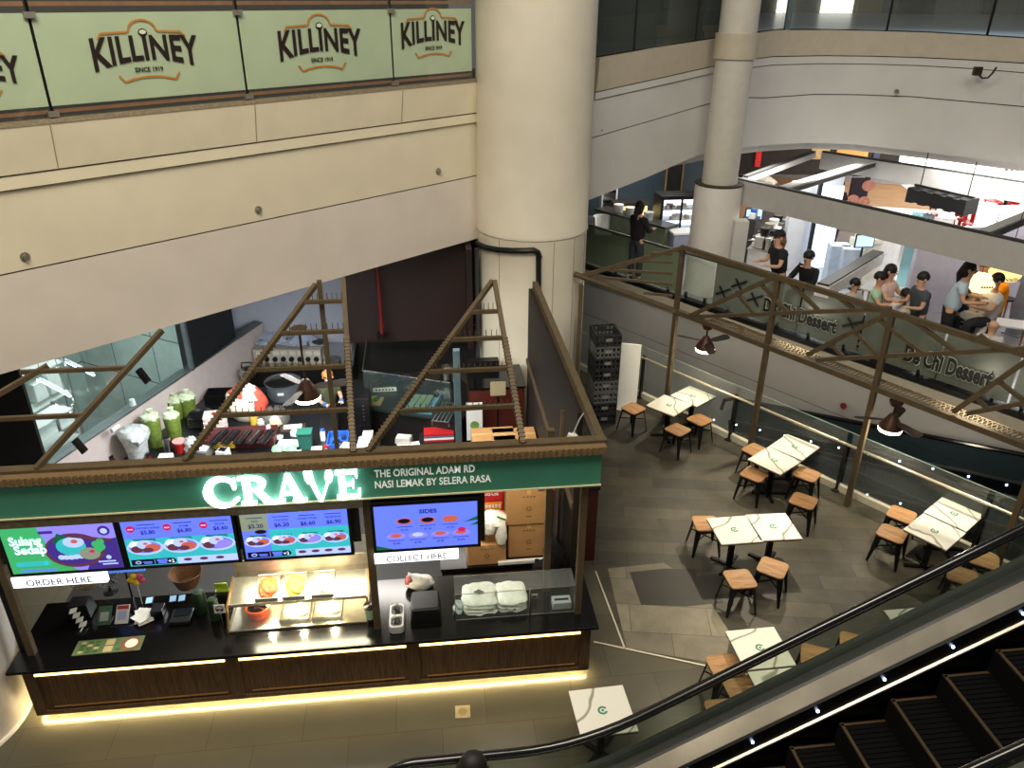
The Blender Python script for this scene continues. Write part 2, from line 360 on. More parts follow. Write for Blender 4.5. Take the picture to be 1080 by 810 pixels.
for i, (u, v, lab) in enumerate(((634, 137, 'small round fitting on the grey fascia beside the big column'), (717, 114, 'small round fitting on the grey fascia left of the slim column'), (801, 96, 'small round fitting on the curved fascia right of the slim column'), (945.5, 96.5, 'small round fitting on the curved fascia below its middle'))):
    uu = lerp(u, us, [p.y for p in ring]); p = PY(u, v, uu); mb = MB(); q = p+Vector((0, .02, 0))
    mb.tube([q, q+Vector((0, -.05, 0))], .055, 12); mb.tube([q+Vector((0, -.05, 0)), q+Vector((0, -.09, 0))], .025, 8)
    tag(mb.build('wall_fitting', BKT, smooth=True), lab, 'wall fitting', 'round fittings on the right fascia')
# hooked cable
def ringY(u): return lerp(u, us, [p.y for p in ring])-.06
cb = MB().tube([PY(u, v, ringY(u)-.04) for u, v in ((1030, 74), (1032, 79), (1036, 82.5), (1042, 82), (1047, 77), (1051, 71))], .022, 6)
q = PY(1031, 75, ringY(1031)); cb.box(q+Vector((0, .0, 0)), (.16, .12, .18))
tag(cb.build('wall_bracket', mat('dark_bronze', (60, 50, 40), .5, .5), smooth=True), 'small dark bracket with a hooked cable on the curved fascia', 'bracket')
# upper floor behind the ring
rp = [(p.x, p.y) for p in ring]
struct(MB().slab([(rp[0][0]+.2, rp[0][1]+.4)]+[(x+.1, y+.3) for x, y in rp[1:]]+[(60, 17), (70, 72), (0, 72)], 7.2, 7.42), 'floor_upper', mat('pale_blue_floor', (150, 160, 172), .25, var=.08))
struct(MB().slab([(rp[0][0]+.2, rp[0][1]+.4)]+[(x+.1, y+.3) for x, y in rp[1:]]+[(26, 17), (26, 36), (0, 36)], 5.0, 5.2), 'ceiling_lower', mat('white_ceiling', (200, 198, 192), .7, var=.03))

# ---- columns
COLM = mat('column_paint', (206, 199, 180), .5, var=.06, scale=1.2)
c1 = Vector((.40, 16.2, 0))
mb = MB().lathe([(1.15, 0), (1.15, 4.22), (1.17, 4.24), (1.17, 4.3), (1.155, 4.32), (1.155, 6.2), (1.15, 13.5)], 56)
t = thing('round_column', 'large round cream column beside the green signed kiosk', 'column', c1); mb.build('shaft', COLM, t, smooth=True)
jm = MB()
for a in (-2.2, -1.2, -.75, -.35): jm.box((1.152*math.cos(a), 1.152*math.sin(a), 2.1), (.006, .012, 4.2), (math.cos(a), math.sin(a), 0), (-math.sin(a), math.cos(a), 0))
jm.build('panel_joint', mat('column_joint', (150, 140, 118), .7, var=0), t)
c2 = PY(761, 172, 18.6); c2.z = 0
t = thing('round_column', 'slim round cream column standing beyond the glass behind the bronze frame', 'column', c2)
MB().lathe([(.41, 4.6), (.41, 13)], 40).build('shaft', mat('grey_column_paint', (192, 188, 176), .5, var=.05), t, smooth=True)
MB().lathe([(.55, 2.0), (.55, 4.62), (.52, 4.66), (.43, 4.66)], 40).build('cladding', mat('pale_cladding', (205, 200, 192), .5, var=.03), t, smooth=True)
MB().lathe([(.555, 4.63), (.57, 4.65), (.555, 4.67)], 40).build('ring', LINE, t, smooth=True)
for nm, u, va, vb, m in (('ledge', 788, 62, 35, MC['warm_grey_ledge']),):
    za = PY(u, va, 18.5).z; zb_ = PY(u, vb, 18.5).z
    MB().lathe([(.43, za), (.46, za), (.47, zb_), (.43, zb_)], 40).build('ledge', m, t, smooth=True)
MB().box((.5, -.45, 3.15), (.34, .3, 1.5)).build('service_box', GREYW, t, bev=.02)

# ---- dessert level: its fascia, floor and glass
ZD = 2.0; OD = 14.9
def edgeline(t, z, off=0): return K(t, OD+off, z)
ed = [(-17, 0), (-4, 0), (-1, -.1), (2, -.35), (5, -.9), (8, -1.7), (11, -2.9)]      # the edge bends towards the camera at the right
def dband(name, z0, z1, o0, o1, m, thick=.3):
    mb = MB()
    for t_, b_ in ed:
        for o, z in ((thick, z0), (-o0, z0), (-o1, z1), (thick, z1)): mb.v.append(tuple(K(t_, OD+b_+o, z)))
    n = len(ed)
    for i in range(n-1):
        for j in range(4): mb.f.append((i*4+j, i*4+(j+1) % 4, i*4+4+(j+1) % 4, i*4+4+j)); mb.m.append(0)
    mb.f += [(0, 1, 2, 3), tuple((n-1)*4+j for j in (3, 2, 1, 0))]; mb.m += [0, 0]
    return struct(mb, name, m)
dband('wall_dessert_fascia', -1.5, .55, 0, 0, mat('grey_fascia', (170, 168, 164), .6, var=.04, scale=1.5))
dband('wall_dessert_fascia_band', .57, 1.5, 0, 0, MC['grey_fascia'])
dband('trim_9', 1.52, 1.88, .05, .1, mat('cream_grey_ledge', (184, 176, 158), .6, var=.05))
dband('wall_dessert_fascia_core', -1.4, 1.9, -.02, -.02, LINE)
dband('trim_10', 1.9, 2.0, .1, .1, BLACKM, .1)
fl = [K(t_, OD+b_+.1) for t_, b_ in ed]
struct(MB().slab([(p.x, p.y) for p in fl]+[(26, 6), (30, 40), (-6, 40)], 1.7, ZD), 'floor_dessert', mat('dessert_floor', (150, 148, 150), .25, var=.08))
# ================================================================== the kiosk
SO = Vector((-6.15, 7.41, 0)); SX = Vector((.9932, .1160, 0)); SY = Vector((-.1160, .9932, 0)); SR = math.radians(6.66); ZZ = Vector((0, 0, 1))
def SP(a, b, z=0): return SO+SX*a+SY*b+ZZ*z
def sthing(name, label, cat, a, b, z=0, r=0, group=None): return thing(name, label, cat, SP(a, b, z), SR+r, group)
def SL(u, v, z): p = PZ(u, v, z)-SO; return p.dot(SX), p.dot(SY)
def em(key, col, s=1.0): return mat(key, col, .5, var=0, emit=s)
def ellipse(mb, cx, cy, rx, ry, o, n=18, lift=.004, mi=0, a0=0, a1=2*math.pi, z=0):
    """flat ellipse standing in the local x/z plane, facing -y; o = (x, y, z) origin"""
    pts = [(cx+rx*math.cos(a0+(a1-a0)*i/n), cy+ry*math.sin(a0+(a1-a0)*i/n)) for i in range(n)]
    mb.add([(o[0]+x, o[1]-lift, o[2]+y) for x, y in pts], [tuple(range(n))], mi)
def rect(mb, x0, x1, z0, z1, o, lift=.004, mi=0):
    mb.add([(o[0]+x, o[1]-lift, o[2]+z) for x, z in ((x0, z0), (x1, z0), (x1, z1), (x0, z1))], [(0, 1, 2, 3)], mi)
def stext(mb, s, x, z, size, lift=.006, mi=0, bold=.01, width=None): put_text(mb, s, (x, 0, z), (1, 0, 0), (0, 0, 1), size, ez=(0, -1, 0), lift=lift, bold=bold, mi=mi, width=width)

# counter
WALNUT = wood('walnut_veneer', (56, 40, 28), (98, 72, 50), 4, .45, (9, 1, .7))
WALF = wood('walnut_frame', (68, 48, 33), (92, 68, 47), 4, .45, (9, 1, .7))
t = sthing('serving_counter', 'long dark walnut counter with black worktop and warm light strips under the menu screens', 'counter', 0, 0)
m = MB(); m.bx(-.06, 7.28, -.17, .62, .1, .9); m.build('cabinet', WALNUT, t)
MB().bx(0, 7.2, -.08, .55, 0, .1).build('plinth', BLACKP, t)
m = MB(); m.bx(-.2, 7.37, -.27, 1.0, .905, .95); m.build('worktop', mat('black_stone_worktop', (16, 15, 15), .16, var=.2, scale=40), t, bev=.004)
edges = [-.06, .08, 2.44, 2.6, 4.78, 4.94, 7.14, 7.28]
m = MB()
for i in (0, 2, 4, 6): m.bx(edges[i], edges[i+1], -.2, -.17, .1, .9)
m.bx(-.06, 7.28, -.2, -.17, .1, .17); m.bx(-.06, 7.28, -.2, -.17, .84, .9)
m.build('face_frame', WALF, t, bev=.003)
for i in (1, 3, 5):
    x0, x1 = edges[i], edges[i+1]; 
    m = MB().bx(x0+.1, x1-.06, -.19, -.17, .215, .225); m.build('gold_trim', GOLDT, t)
    MB().bx(x0+.01, x1-.01, -.216, -.2, .805, .83).build('light_strip', mat('warm_strip_top', (255, 208, 110), .5, var=0, emit=7), t)
MB().bx(-.04, 7.26, -.15, -.13, .085, .1).build('light_strip', mat('warm_strip_bottom', (255, 226, 160), .5, var=0, emit=110), t)
MB().bx(-.075, -.062, -.1, .5, .085, .1).build('light_strip', MC['warm_strip_bottom'], t)

# canopy frame over the kiosk
HEMP = mat('rough_bronze_mesh', (122, 100, 68), .8, .1, var=.45, scale=60, bump=.6)
t = sthing('canopy_frame', 'bronze steel canopy frame with ladder triangles above the green sign', 'frame', 0, 0)
for a in (.0, 4.4, 7.13): MB().bx(a-.045, a+.045, .005, .09, .95, 3.66).build('post', BRONZE, t)
MB().bx(6.72, 6.81, .5, .59, .95, 3.6).build('post', BRONZE, t)
MB().bx(-.2, 7.36, -.03, .1, 3.66, 3.74).build('eave_beam', BRONZE, t)
m = MB().bx(-.2, 7.34, -.13, -.03, 3.60, 3.70)
for i in range(100): a = -.18+i*.0745; m.bx(a, a+.035, -.145, -.13, 3.605, 3.695)
m.build('mesh_fascia', HEMP, t)
MB().bx(-.2, 4.37, -.07, .03, 2.99, 3.1).build('lower_beam', mat('grey_bronze_beam', (104, 92, 70), .6, .2, var=.25, scale=14), t)
MB().bx(7.27, 7.37, .1, 6.0, 3.56, 3.7).build('side_beam', BRONZE, t)
def rib_bar(p, q, w=.06, ribs=True):
    m = MB().bar(p, q, w, w); p = Vector(p); q = Vector(q); L = (q-p).length; d = (q-p)/L
    if ribs:
        n = int(L/.055); s = d.cross(ZZ).normalized()
        for i in range(n):
            if i/n > .62: break
            m.box(p+d*(i+.5)*L/n, (w*1.35, .018, w*1.3), s, d, s.cross(d))
    return m
def spikes(p, q, n, h):
    m = MB(); p = Vector(p); q = Vector(q)
    for i in range(n): x = p.lerp(q, (i+.5)/n); m.box(x+Vector((0, 0, h/2)), (.01, .01, h))
    return m
def Rz(b): return 3.74+.62*b
for (ax, al, ap) in ((6.33, 4.48, 6.19), (4.31, 2.39, 4.14)):
    apb = 2.14 if ax > 5 else 2.24; apx = ap if ax > 5 else 4.14
    rib_bar((ax, 0, Rz(0)), (apx, apb, Rz(apb))).build('rafter', BRONZE, t)
    lx = al; q = (apx-.03, apb, Rz(apb)) if ax > 5 else (3.78, 2.17, Rz(2.17))
    rib_bar((lx, 0, Rz(0)), q).build('diagonal', BRONZE, t)
    for b in ((.45, .92, 1.33, 1.7) if ax > 5 else (.5, 1.04, 1.5, 1.92)):
        f = b/q[1]; x0 = lx+(q[0]-lx)*f; x1 = ax+(apx-ax)*b/apb
        m = spikes((x0+.1, b, Rz(b)), (x1, b, Rz(b)), int((x1-x0)/.075), .09 if b < 1.2 else .12); m.bar((x0, b, Rz(b)), (x1, b, Rz(b)), .05, .05)
        m.build('rung', BRONZE, t)
rib_bar((.76, 0, Rz(0)), (1.88, 1.6, Rz(1.6)), ribs=False).build('diagonal', BRONZE, t)
rib_bar((-.55, .42, Rz(.42)), (.6, 1.2, Rz(1.2)), ribs=False).build('diagonal', BRONZE, t)
for b, x0 in ((.58, -.5), (1.13, .3)): MB().bar((x0, b, Rz(b)), (.76+.7*b, b, Rz(b)), .05, .05).build('rung', BRONZE, t)
MB().bar((3.85, 2.0, 2.2), (3.85, 2.0, 5.2), .06, .06).build('post', BRONZE, t)
for p, q in (((1.05, .42, 3.86), (1.16, .36, 3.72)), ((1.62, 1.25, 4.36), (1.73, 1.19, 4.2))):
    MB().bar(p, q, .05, .09).build('light_clip', BLACKM, t)

# signboard
GREENS = mat('green_sign_face', (72, 140, 116), .45, var=.06, scale=2)
t = sthing('signboard', 'long green kiosk signboard with glowing white letters', 'sign', 0, 0)
MB().bx(-.2, 7.3, -.07, .0, 3.13, 3.6).build('panel', GREENS, t)
m = MB(); m.bx(-.2, 7.31, -.085, -.06, 3.115, 3.132); m.bx(-.2, 7.31, -.085, -.06, 3.592, 3.604); m.build('cream_trim', mat('cream_trim', (225, 215, 170), .5, var=.02), t)
LIT = em('lit_white_letter', (240, 252, 255), 3.2)
def letter(name, polys, x, z, w, h, d=.05):
    m = MB()
    for p in polys: m.prism([(q[0]*w, q[1]*h) for q in p], (x, -.14, z), (1, 0, 0), (0, 0, 1), (0, 1, 0), d)
    o = m.build(name, LIT, t)
def arc(cx, cy, rx, ry, a0, a1, n=18): return [(cx+rx*math.cos(math.radians(a0+(a1-a0)*i/n)), cy+ry*math.sin(math.radians(a0+(a1-a0)*i/n))) for i in range(n+1)]
def strips(outer, inner): return [[outer[i], outer[i+1], inner[i+1], inner[i]] for i in range(len(outer)-1)]
letter('letter_c', strips(arc(.52, .5, .52, .54, 48, 318), arc(.60, .5, .34, .42, 52, 312))+[[(.8, .9), (.94, .98), (.94, .6), (.86, .6)], [(.82, .08), (1.0, .22), (.95, .3), (.8, .2)]], 2.56, 3.16, .40, .39)
letter('letter_r', [[(.12, 0), (.34, 0), (.34, 1), (.12, 1)], [(0, 0), (.46, 0), (.46, .09), (0, .09)], [(0, .91), (.3, .91), (.3, 1), (0, 1)]]+strips(arc(.42, .73, .4, .27, 90, -90), arc(.4, .73, .2, .17, 90, -90))+[[(.3, .9), (.44, .9), (.44, 1), (.3, 1)], [(.3, .46), (.44, .46), (.44, .56), (.3, .56)], [(.42, .5), (.62, .5), (.98, 0), (.72, 0)], [(.72, 0), (1.1, 0), (1.1, .09), (.74, .09)]], 2.97, 3.17, .38, .38)
letter('letter_a', [[(.42, 1.02), (.58, 1.02), (.2, 0), (.07, 0)], [(.42, 1.02), (.6, 1.02), (.97, 0), (.7, 0)], [(-.06, 0), (.34, 0), (.34, .09), (-.06, .09)], [(.6, 0), (1.08, 0), (1.08, .09), (.6, .09)], [(.25, .28), (.8, .28), (.8, .38), (.25, .38)]], 3.36, 3.17, .345, .37)
def rotp(pts, cx, cy, an): c, s_ = math.cos(an), math.sin(an); return [(cx+x*c-y*s_, cy+x*s_+y*c) for x, y in pts]
vx = .5
fork = [rotp([(-.045, 0), (.075, 0), (.05, .62), (-.03, .62)], .1, 0, 0)]
letter('letter_v', [[(.42, -.03), (.52, -.03), (.3, .62), (.12, .66)], [(.46, -.03), (.56, -.03), (.86, .62), (.78, .66)],
     [(.06, .62), (.30, .62), (.27, .78), (-.03, .78)], [(-.03, .76), (.04, .76), (.01, 1.02), (-.06, 1.02)], [(.085, .76), (.155, .76), (.125, 1.02), (.055, 1.02)], [(.2, .76), (.27, .76), (.24, 1.02), (.17, 1.02)],
     arc(.87, .82, .15, .21, 0, 360, 20)[:-1]], 3.745, 3.17, .305, .40)
letter('letter_e', [[(.12, 0), (.38, 0), (.38, 1), (.12, 1)], [(0, 0), (.95, 0), (.95, .1), (0, .1)], [(0, .9), (.88, .9), (.88, 1), (0, 1)], [(.3, .46), (.7, .46), (.7, .55), (.3, .55)], [(.82, 0), (.97, 0), (.99, .3), (.9, .3)], [(.78, 1), (.9, 1), (.9, .74), (.84, .74)], [(.66, .36), (.73, .36), (.73, .65), (.66, .65)]], 4.085, 3.18, .285, .38)
m = MB(); stext(m, 'THE ORIGINAL ADAM RD', 5.14, 3.42, .145, lift=.078, bold=.018, width=1.2); stext(m, 'NASI LEMAK BY SELERA RASA', 5.23, 3.265, .145, lift=.078, bold=.018, width=1.4)
m.build('slogan', mat('sign_text_white', (235, 238, 228), .5, var=0, emit=.35), t)

# menu screens
def screen(label, x0, cont):
    t = sthing('menu_screen', label, 'screen', x0, -.05, 2.33, 0, 'menu screens over the counter')
    m = MB().bx(-.04, 1.31, -.02, .05, -.05, .715); m.build('bezel', BLACKP, t, bev=.006)
    cont(t); return t
EB = em('screen_blue', (96, 118, 250), 1.0); EBT = em('screen_teal', (52, 186, 196), .8); EW = em('screen_white', (170, 190, 255), 1.0); EO = em('screen_orange', (196, 96, 80), .8)
EBR = em('screen_brown', (110, 60, 80), .5); ERED = em('screen_red', (190, 30, 90), .9); ETX = em('screen_text', (40, 30, 120), .35); EDK = em('screen_dark', (14, 14, 36), .3)
EGR = em('screen_green', (64, 178, 110), .75); ELT = em('screen_lilac', (140, 130, 245), .9); EGN = em('screen_leaf', (20, 110, 70), .5); EYE_ = em('screen_beige', (140, 150, 130), .7); EPW = em('screen_bright', (215, 225, 255), 1.3); EPUR = em('screen_purple', (70, 50, 150), .6)
SM = [EB, EBT, EW, EO, EBR, ERED, ETX, EDK, EGR, ELT, EGN, EYE_, EPW, EPUR]
def dish(m, x, z, r, k=0, o=(0, -.021, 0)):
    rect(m, x-r*.55, x+r*.65, z+r*.25, z+r*.62, o, .002, 10)
    ellipse(m, x, z, r, r*.5, o, lift=.003, mi=2); ellipse(m, x, z+.008, r*.86, r*.4, o, lift=.004, mi=0)
    ellipse(m, x-r*.5, z+r*.22, r*.33, r*.26, o, lift=.0045, mi=12); ellipse(m, x-r*.45, z-r*.08, r*.34, r*.24, o, lift=.0047, mi=4)
    ellipse(m, x-r*.02, z+r*.22, r*.42, r*.3, o, lift=.0049, mi=2); ellipse(m, x+r*.4, z-r*.02, r*.42, r*.27, o, lift=.0052, mi=3 if k != 2 else 9)
    ellipse(m, x+r*.12, z-r*.16, r*.3, r*.16, o, lift=.0055, mi=4 if k != 2 else 9); ellipse(m, x+r*.05, z+r*.28, r*.12, r*.08, o, lift=.0055, mi=3)
def pill(m, o=(0, -.021, 0)):
    rect(m, .02, .5, .012, .098, o, .003, 7); ellipse(m, .5, .055, .045, .043, o, lift=.003, mi=7); ellipse(m, .1, .055, .035, .024, o, lift=.005, mi=2)
    ellipse(m, .1, .055, .022, .012, o, lift=.006, mi=7); rect(m, .155, .26, .05, .064, o, .005, 0); rect(m, .165, .26, .03, .044, o, .005, 0); rect(m, .29, .294, .02, .09, o, .005, 2)
    rect(m, .32, .44, .056, .086, o, .005, 0); rect(m, .33, .43, .024, .05, o, .005, 0); stext(m, '+2', .485, .03, .07, .028, 12)
def pic1(t):
    m = MB(); o = (0, -.021, 0); rect(m, 0, 1.27, 0, .66, o, .001, 8)
    m.add([(x, -.0235, z) for x, z in ((.42, .66), (1.27, .66), (1.27, .0), (.75, .0), (.62, .12), (.5, .3))], [(0, 1, 2, 3, 4, 5)], 9)
    m.add([(x, -.0238, z) for x, z in ((1.27, .45), (1.27, 0), (.85, 0), (.95, .2), (1.1, .42))], [(0, 1, 2, 3, 4)], 13)
    rect(m, .42, .58, .56, .6, o, .003, 13)
    ellipse(m, .77, .3, .34, .25, o, 28, .004, 4); ellipse(m, .77, .31, .31, .22, o, 28, .0045, 13)
    m.add([(x, -.026, z) for x, z in ((.55, .42), (.62, .56), (.72, .5), (.66, .38))], [(0, 1, 2, 3)], 10)
    ellipse(m, .74, .36, .17, .13, o, lift=.0055, mi=1); ellipse(m, .78, .42, .12, .08, o, lift=.006, mi=2); ellipse(m, .79, .43, .04, .028, o, lift=.0065, mi=3)
    for i in range(5): ellipse(m, .6+i*.055, .2-abs(i-2)*-.004, .04, .035, o, lift=.006, mi=2)
    ellipse(m, .93, .24, .12, .09, o, lift=.0065, mi=11); ellipse(m, .96, .27, .03, .022, o, lift=.007, mi=5)
    for dx, dz in ((0, 0), (.06, .04), (.06, -.04), (.02, -.07)): ellipse(m, 1.02+dx, .37+dz, .045, .05, o, lift=.007, mi=8)
    m.add([(x, -.028, z) for x, z in ((.72, .5), (.75, .53), (1.22, .44), (1.2, .4))], [(0, 1, 2, 3)], 4)
    ellipse(m, 1.15, .56, .07, .07, o, lift=.005, mi=13); ellipse(m, 1.15, .555, .04, .04, o, lift=.006, mi=2)
    rect(m, .1, .42, .1, .17, o, .004, 1); ellipse(m, .1, .135, .035, .035, o, lift=.004, mi=1); ellipse(m, .42, .135, .035, .035, o, lift=.004, mi=1); rect(m, .1, .5, .02, .05, o, .004, 0)
    rect(m, 1.0, 1.2, .1, .12, o, .006, 2); rect(m, 1.04, 1.22, .06, .08, o, .006, 2); ellipse(m, 1.13, .17, .03, .03, o, lift=.006, mi=2)
    stext(m, 'Sulang', .25, .42, .17, .030, 12, .03, .36); stext(m, 'Sedap', .28, .29, .17, .030, 12, .03, .36)
    m.build('picture', SM, t)
def pic2(t):
    m = MB(); o = (0, -.021, 0); rect(m, 0, 1.27, 0, .66, o, .001, 0); rect(m, 0, 1.27, .0, .4, o, .002, 1)
    rect(m, .56, 1.27, 0, .1, o, .0025, 2)
    for i, (w_, pr) in enumerate((('CHICKEN WING', '$5.80'), ('AYAM', '$6.80'), ('DUCK', '$6.60'))):
        x = .22+i*.42; ellipse(m, x-.12, .55, .05, .05, o, lift=.003, mi=5); rect(m, x-.15, x-.09, .54, .555, o, .004, 2)
        rect(m, x-.04, x+.17, .6, .61, o, .003, 6); stext(m, w_, x+.07, .545, .04, .026, 6, .01); stext(m, pr, x+.07, .47, .075, .026, 6, .02)
        dish(m, x, .27, .215, i)
    for i in range(3): ellipse(m, .68+i*.19, .06, .05, .022, o, lift=.005, mi=4)
    pill(m); m.build('picture', SM, t)
def pic3(t):
    m = MB(); o = (0, -.021, 0); rect(m, 0, 1.27, 0, .66, o, .001, 0); rect(m, .32, 1.27, 0, .42, o, .002, 1); rect(m, 0, .32, .42, .66, o, .002, 11); rect(m, .6, 1.27, 0, .1, o, .0025, 2)
    for i, (w_, pr) in enumerate((('EGG', '$5.20'), ('CHICKEN', '$6.20'), ('OTAK OTAK', '$6.60'), ('RENDANG', '$6.90'))):
        x = .17+i*.31; rect(m, x-.1, x+.1, .6, .61, o, .003, 6); stext(m, w_, x, .545, .04, .026, 6, .01); stext(m, pr, x, .46, .08, .026, 6, .02); dish(m, x, .25, .16, i if i != 2 else 2)
    ellipse(m, .22, .4, .07, .03, o, lift=.006, mi=7)
    for i in range(4): ellipse(m, .68+i*.16, .06, .05, .022, o, lift=.005, mi=4)
    pill(m); m.build('picture', SM, t)
def pic4(t):
    m = MB(); o = (0, -.021, 0); rect(m, 0, 1.27, 0, .66, o, .001, 0)
    stext(m, 'SIDES', .66, .53, .08, .026, 6, .03, .22)
    for x, c in ((.36, 4), (.65, 4), (.93, 3)):
        ellipse(m, x, .42, .1, .05, o, lift=.003, mi=3); ellipse(m, x, .425, .075, .035, o, lift=.004, mi=c if c == 3 else 7); rect(m, x-.1, x+.1, .335, .343, o, .003, 6); stext(m, '$1.50', x, .28, .04, .026, 6, .01)
    for x in (.25, .52, .8, 1.06):
        ellipse(m, x, .2, .12, .045, o, lift=.003, mi=9); ellipse(m, x, .21, .07, .03, o, lift=.004, mi=3 if x != .52 else 2); rect(m, x-.1, x+.1, .13, .138, o, .003, 6); stext(m, '$2.80', x, .08, .04, .026, 6, .01)
    ellipse(m, 1.07, .25, .05, .035, o, lift=.005, mi=5)
    m.add([(x, -.025, z) for x, z in ((1.1, .36), (1.27, .44), (1.27, .38))], [(0, 1, 2)], 10); m.add([(x, -.025, z) for x, z in ((1.17, .3), (1.27, .36), (1.27, .31))], [(0, 1, 2)], 10)
    m.add([(x, -.025, z) for x, z in ((0, 0), (.22, 0), (.1, .04), (0, .07))], [(0, 1, 2, 3)], 10)
    m.build('picture', SM, t)
screen('menu screen with a green picture of rice and egg, leftmost of the four', .18, pic1)
screen('blue menu screen showing three plates with red badges', 1.53, pic2)
screen('blue menu screen showing four plates in a row', 2.90, pic3)
screen('blue menu screen headed SIDES, right of the middle post', 4.49, pic4)
LBOX = em('lightbox_white', (250, 252, 255), 1.9)
for lab, x0, x1, txt in (('white lit box with small lettering under the leftmost menu screen', .13, 1.22, 'ORDER HERE'), ('white lit box reading COLLECT HERE under the sides menu screen', 4.45, 5.51, 'COLLECT HERE')):
    t = sthing('lightbox', lab, 'sign', x0, -.08, 2.12); MB().bx(0, x1-x0, 0, .06, 0, .15).build('lamp_body', LBOX, t, bev=.004)
    m = MB(); stext(m, txt, (x1-x0)/2, .03, .13, .012, 0, .012, .76); m.build('lettering', mat('lightbox_text', (40, 50, 80), .6, var=0), t)
    for x in (.05, x1-x0-.05): MB().bx(x-.006, x+.006, .03, .04, .15, .17).build('hanger', BLACKM, t)
t = sthing('screen_rail', 'dark brown board fixed behind the four menu screens', 'rail', 0, 0, 0)
m = MB(); m.bx(.06, 4.3, .015, .06, 2.42, 2.98); m.bx(4.46, 5.86, .015, .06, 2.3, 3.12); m.build('rail_board', mat('dark_brown_board', (34, 28, 22), .6, var=.1), t)
# ================================================================== on and behind the counter
def blob(mb, c, r, amp=.08, n=18, m=12, mi=0, flat=-.75, seed=0, top=1.0, sq=0):
    rnd = random.Random(seed); k0 = len(mb.v); mb.ell(c, r, n, m, mi, top, flat); c = Vector(c)
    ph = [(rnd.uniform(2, 9), rnd.uniform(2, 9), rnd.uniform(2, 9), rnd.uniform(0, 6)) for _ in range(6)]
    for i in range(k0, len(mb.v)):
        v = Vector(mb.v[i])-c; u = Vector((v.x/r[0], v.y/r[1], v.z/r[2])); s = 1+amp*sum(math.sin(a*u.x+b*u.y+d*u.z+e) for a, b, d, e in ph)/2.2+rnd.uniform(-amp, amp)*.35
        if sq:
            L_ = math.hypot(u.x, u.y); M_ = max(abs(u.x), abs(u.y)); k_ = (L_/M_ if M_ > 1e-6 else 1)*sq+(1-sq); v = Vector((v.x*k_, v.y*k_, v.z))
        mb.v[i] = tuple(c+Vector((v.x*s, v.y*s, v.z*(s if v.z > 0 else 1))))
def simple(name, label, cat, mb, m, loc, rz=SR, **k):
    o = mb.build(name, m, loc=loc, **k); o.rotation_euler = (0, 0, rz); return tag(o, label, cat)
ZC = .952
CARD = mat('brown_cardboard', (178, 134, 84), .8, var=.08, scale=5); TAPE = mat('box_print', (110, 82, 50), .8, var=0)
BAGW = mat('white_plastic_bag', (240, 238, 226), .35, var=.12, scale=12, bump=.5); BAGC = mat('clear_plastic_bag', (205, 210, 210), .2, var=.25, scale=14, bump=.7, alpha=.75)
SST = mat('brushed_steel_tray', (196, 190, 176), .3, .9, var=.1, scale=12)
BLUEP = mat('blue_plastic', (40, 90, 180), .4, var=.08); REDP = mat('red_plastic', (170, 30, 30), .4, var=.08); GREENP = mat('dark_green_plastic', (34, 58, 36), .5, var=.15); LIME = mat('lime_paper', (190, 220, 70), .6, var=.05)
BLUEM = mat('steel_blue_metal', (96, 120, 128), .4, .5, var=.1)
# hot display case
t = sthing('food_display_case', 'brightly lit steel and glass hot food display case with trays and an orange pot', 'display case', 2.43, .14, ZC)
m = MB(); m.bx(0, 1.84, 0, .85, 0, .03); m.bx(0, .02, .0, .85, .03, .08); m.bx(1.82, 1.84, 0, .85, .03, .08); m.bx(0, 1.84, .83, .85, .03, .08); m.build('base_tray', SST, t, bev=.004)
m = MB(); m.box((.92, .4, .36), (1.86, .46, .025), (1, 0, 0), Vector((0, .97, .22)), Vector((0, -.22, .97))); m.box((.92, .17, .315), (1.86, .012, .05)); m.build('shelf', SST, t)
m = MB(); m.box((.92, .84, .45), (1.84, .02, .75)); m.box((.92, .7, .80), (1.84, .3, .02), (1, 0, 0), Vector((0, .94, .34)), Vector((0, -.34, .94))); m.build('back_hood', SST, t)
for x in (.0, 1.84):
    m = MB(); m.bar((x, .01, 0), (x, .14, .33), .025); m.bar((x, .14, .33), (x, .62, .44), .02); m.bar((x, .84, 0), (x, .84, .82), .025); m.build('side_frame', GOLDT, t)
m = MB(); m.add([(.01, .005, .03), (1.83, .005, .03), (1.83, .13, .3), (.01, .13, .3)], [(0, 1, 2, 3)]); m.add([(.01, .15, .36), (1.83, .15, .36), (1.83, .34, .74), (.01, .34, .74)], [(0, 1, 2, 3)]); m.build('front_glass', GLASS, t)
bulb = em('warm_bulb', (255, 214, 150), 30)
for x in (.52, .94, 1.36):
    MB().lathe([(.0, -.035), (.03, -.03), (.035, 0), (.02, .02), (0, .02)], 12, (x, .2, .3)).build('heat_lamp', bulb, t, smooth=True)
for x in (.52, .94, 1.36):
    p = SP(2.43+x, .14+.16, ZC+.24); lamp('heat_lamp_light', 'SPOT', p, 90, (1, .8, .5), .03, aim=SP(2.43+x, -.12, .9), spot=80, blend=.7)
    p = SP(2.43+x, .14+.3, ZC+.27); lamp('heat_lamp_light', 'POINT', p, 7, (1, .82, .55), .05)
p = SP(3.4, .62, ZC+.78); lamp('case_light', 'AREA', p, 42, (1, .86, .62), 1.6, .1, aim=SP(3.4, .5, ZC))
FOODY = mat('yellow_curry', (222, 196, 60), .5, var=.3, scale=30, bump=.4); FOODO = mat('orange_sambal', (214, 90, 36), .5, var=.3, scale=30, bump=.4); FOODW = mat('pale_rice', (232, 226, 205), .6, var=.12, scale=60, bump=.4); FOODB = mat('brown_fried_food', (150, 92, 50), .6, var=.35, scale=30, bump=.5)
ang = math.atan2(.22, .97)
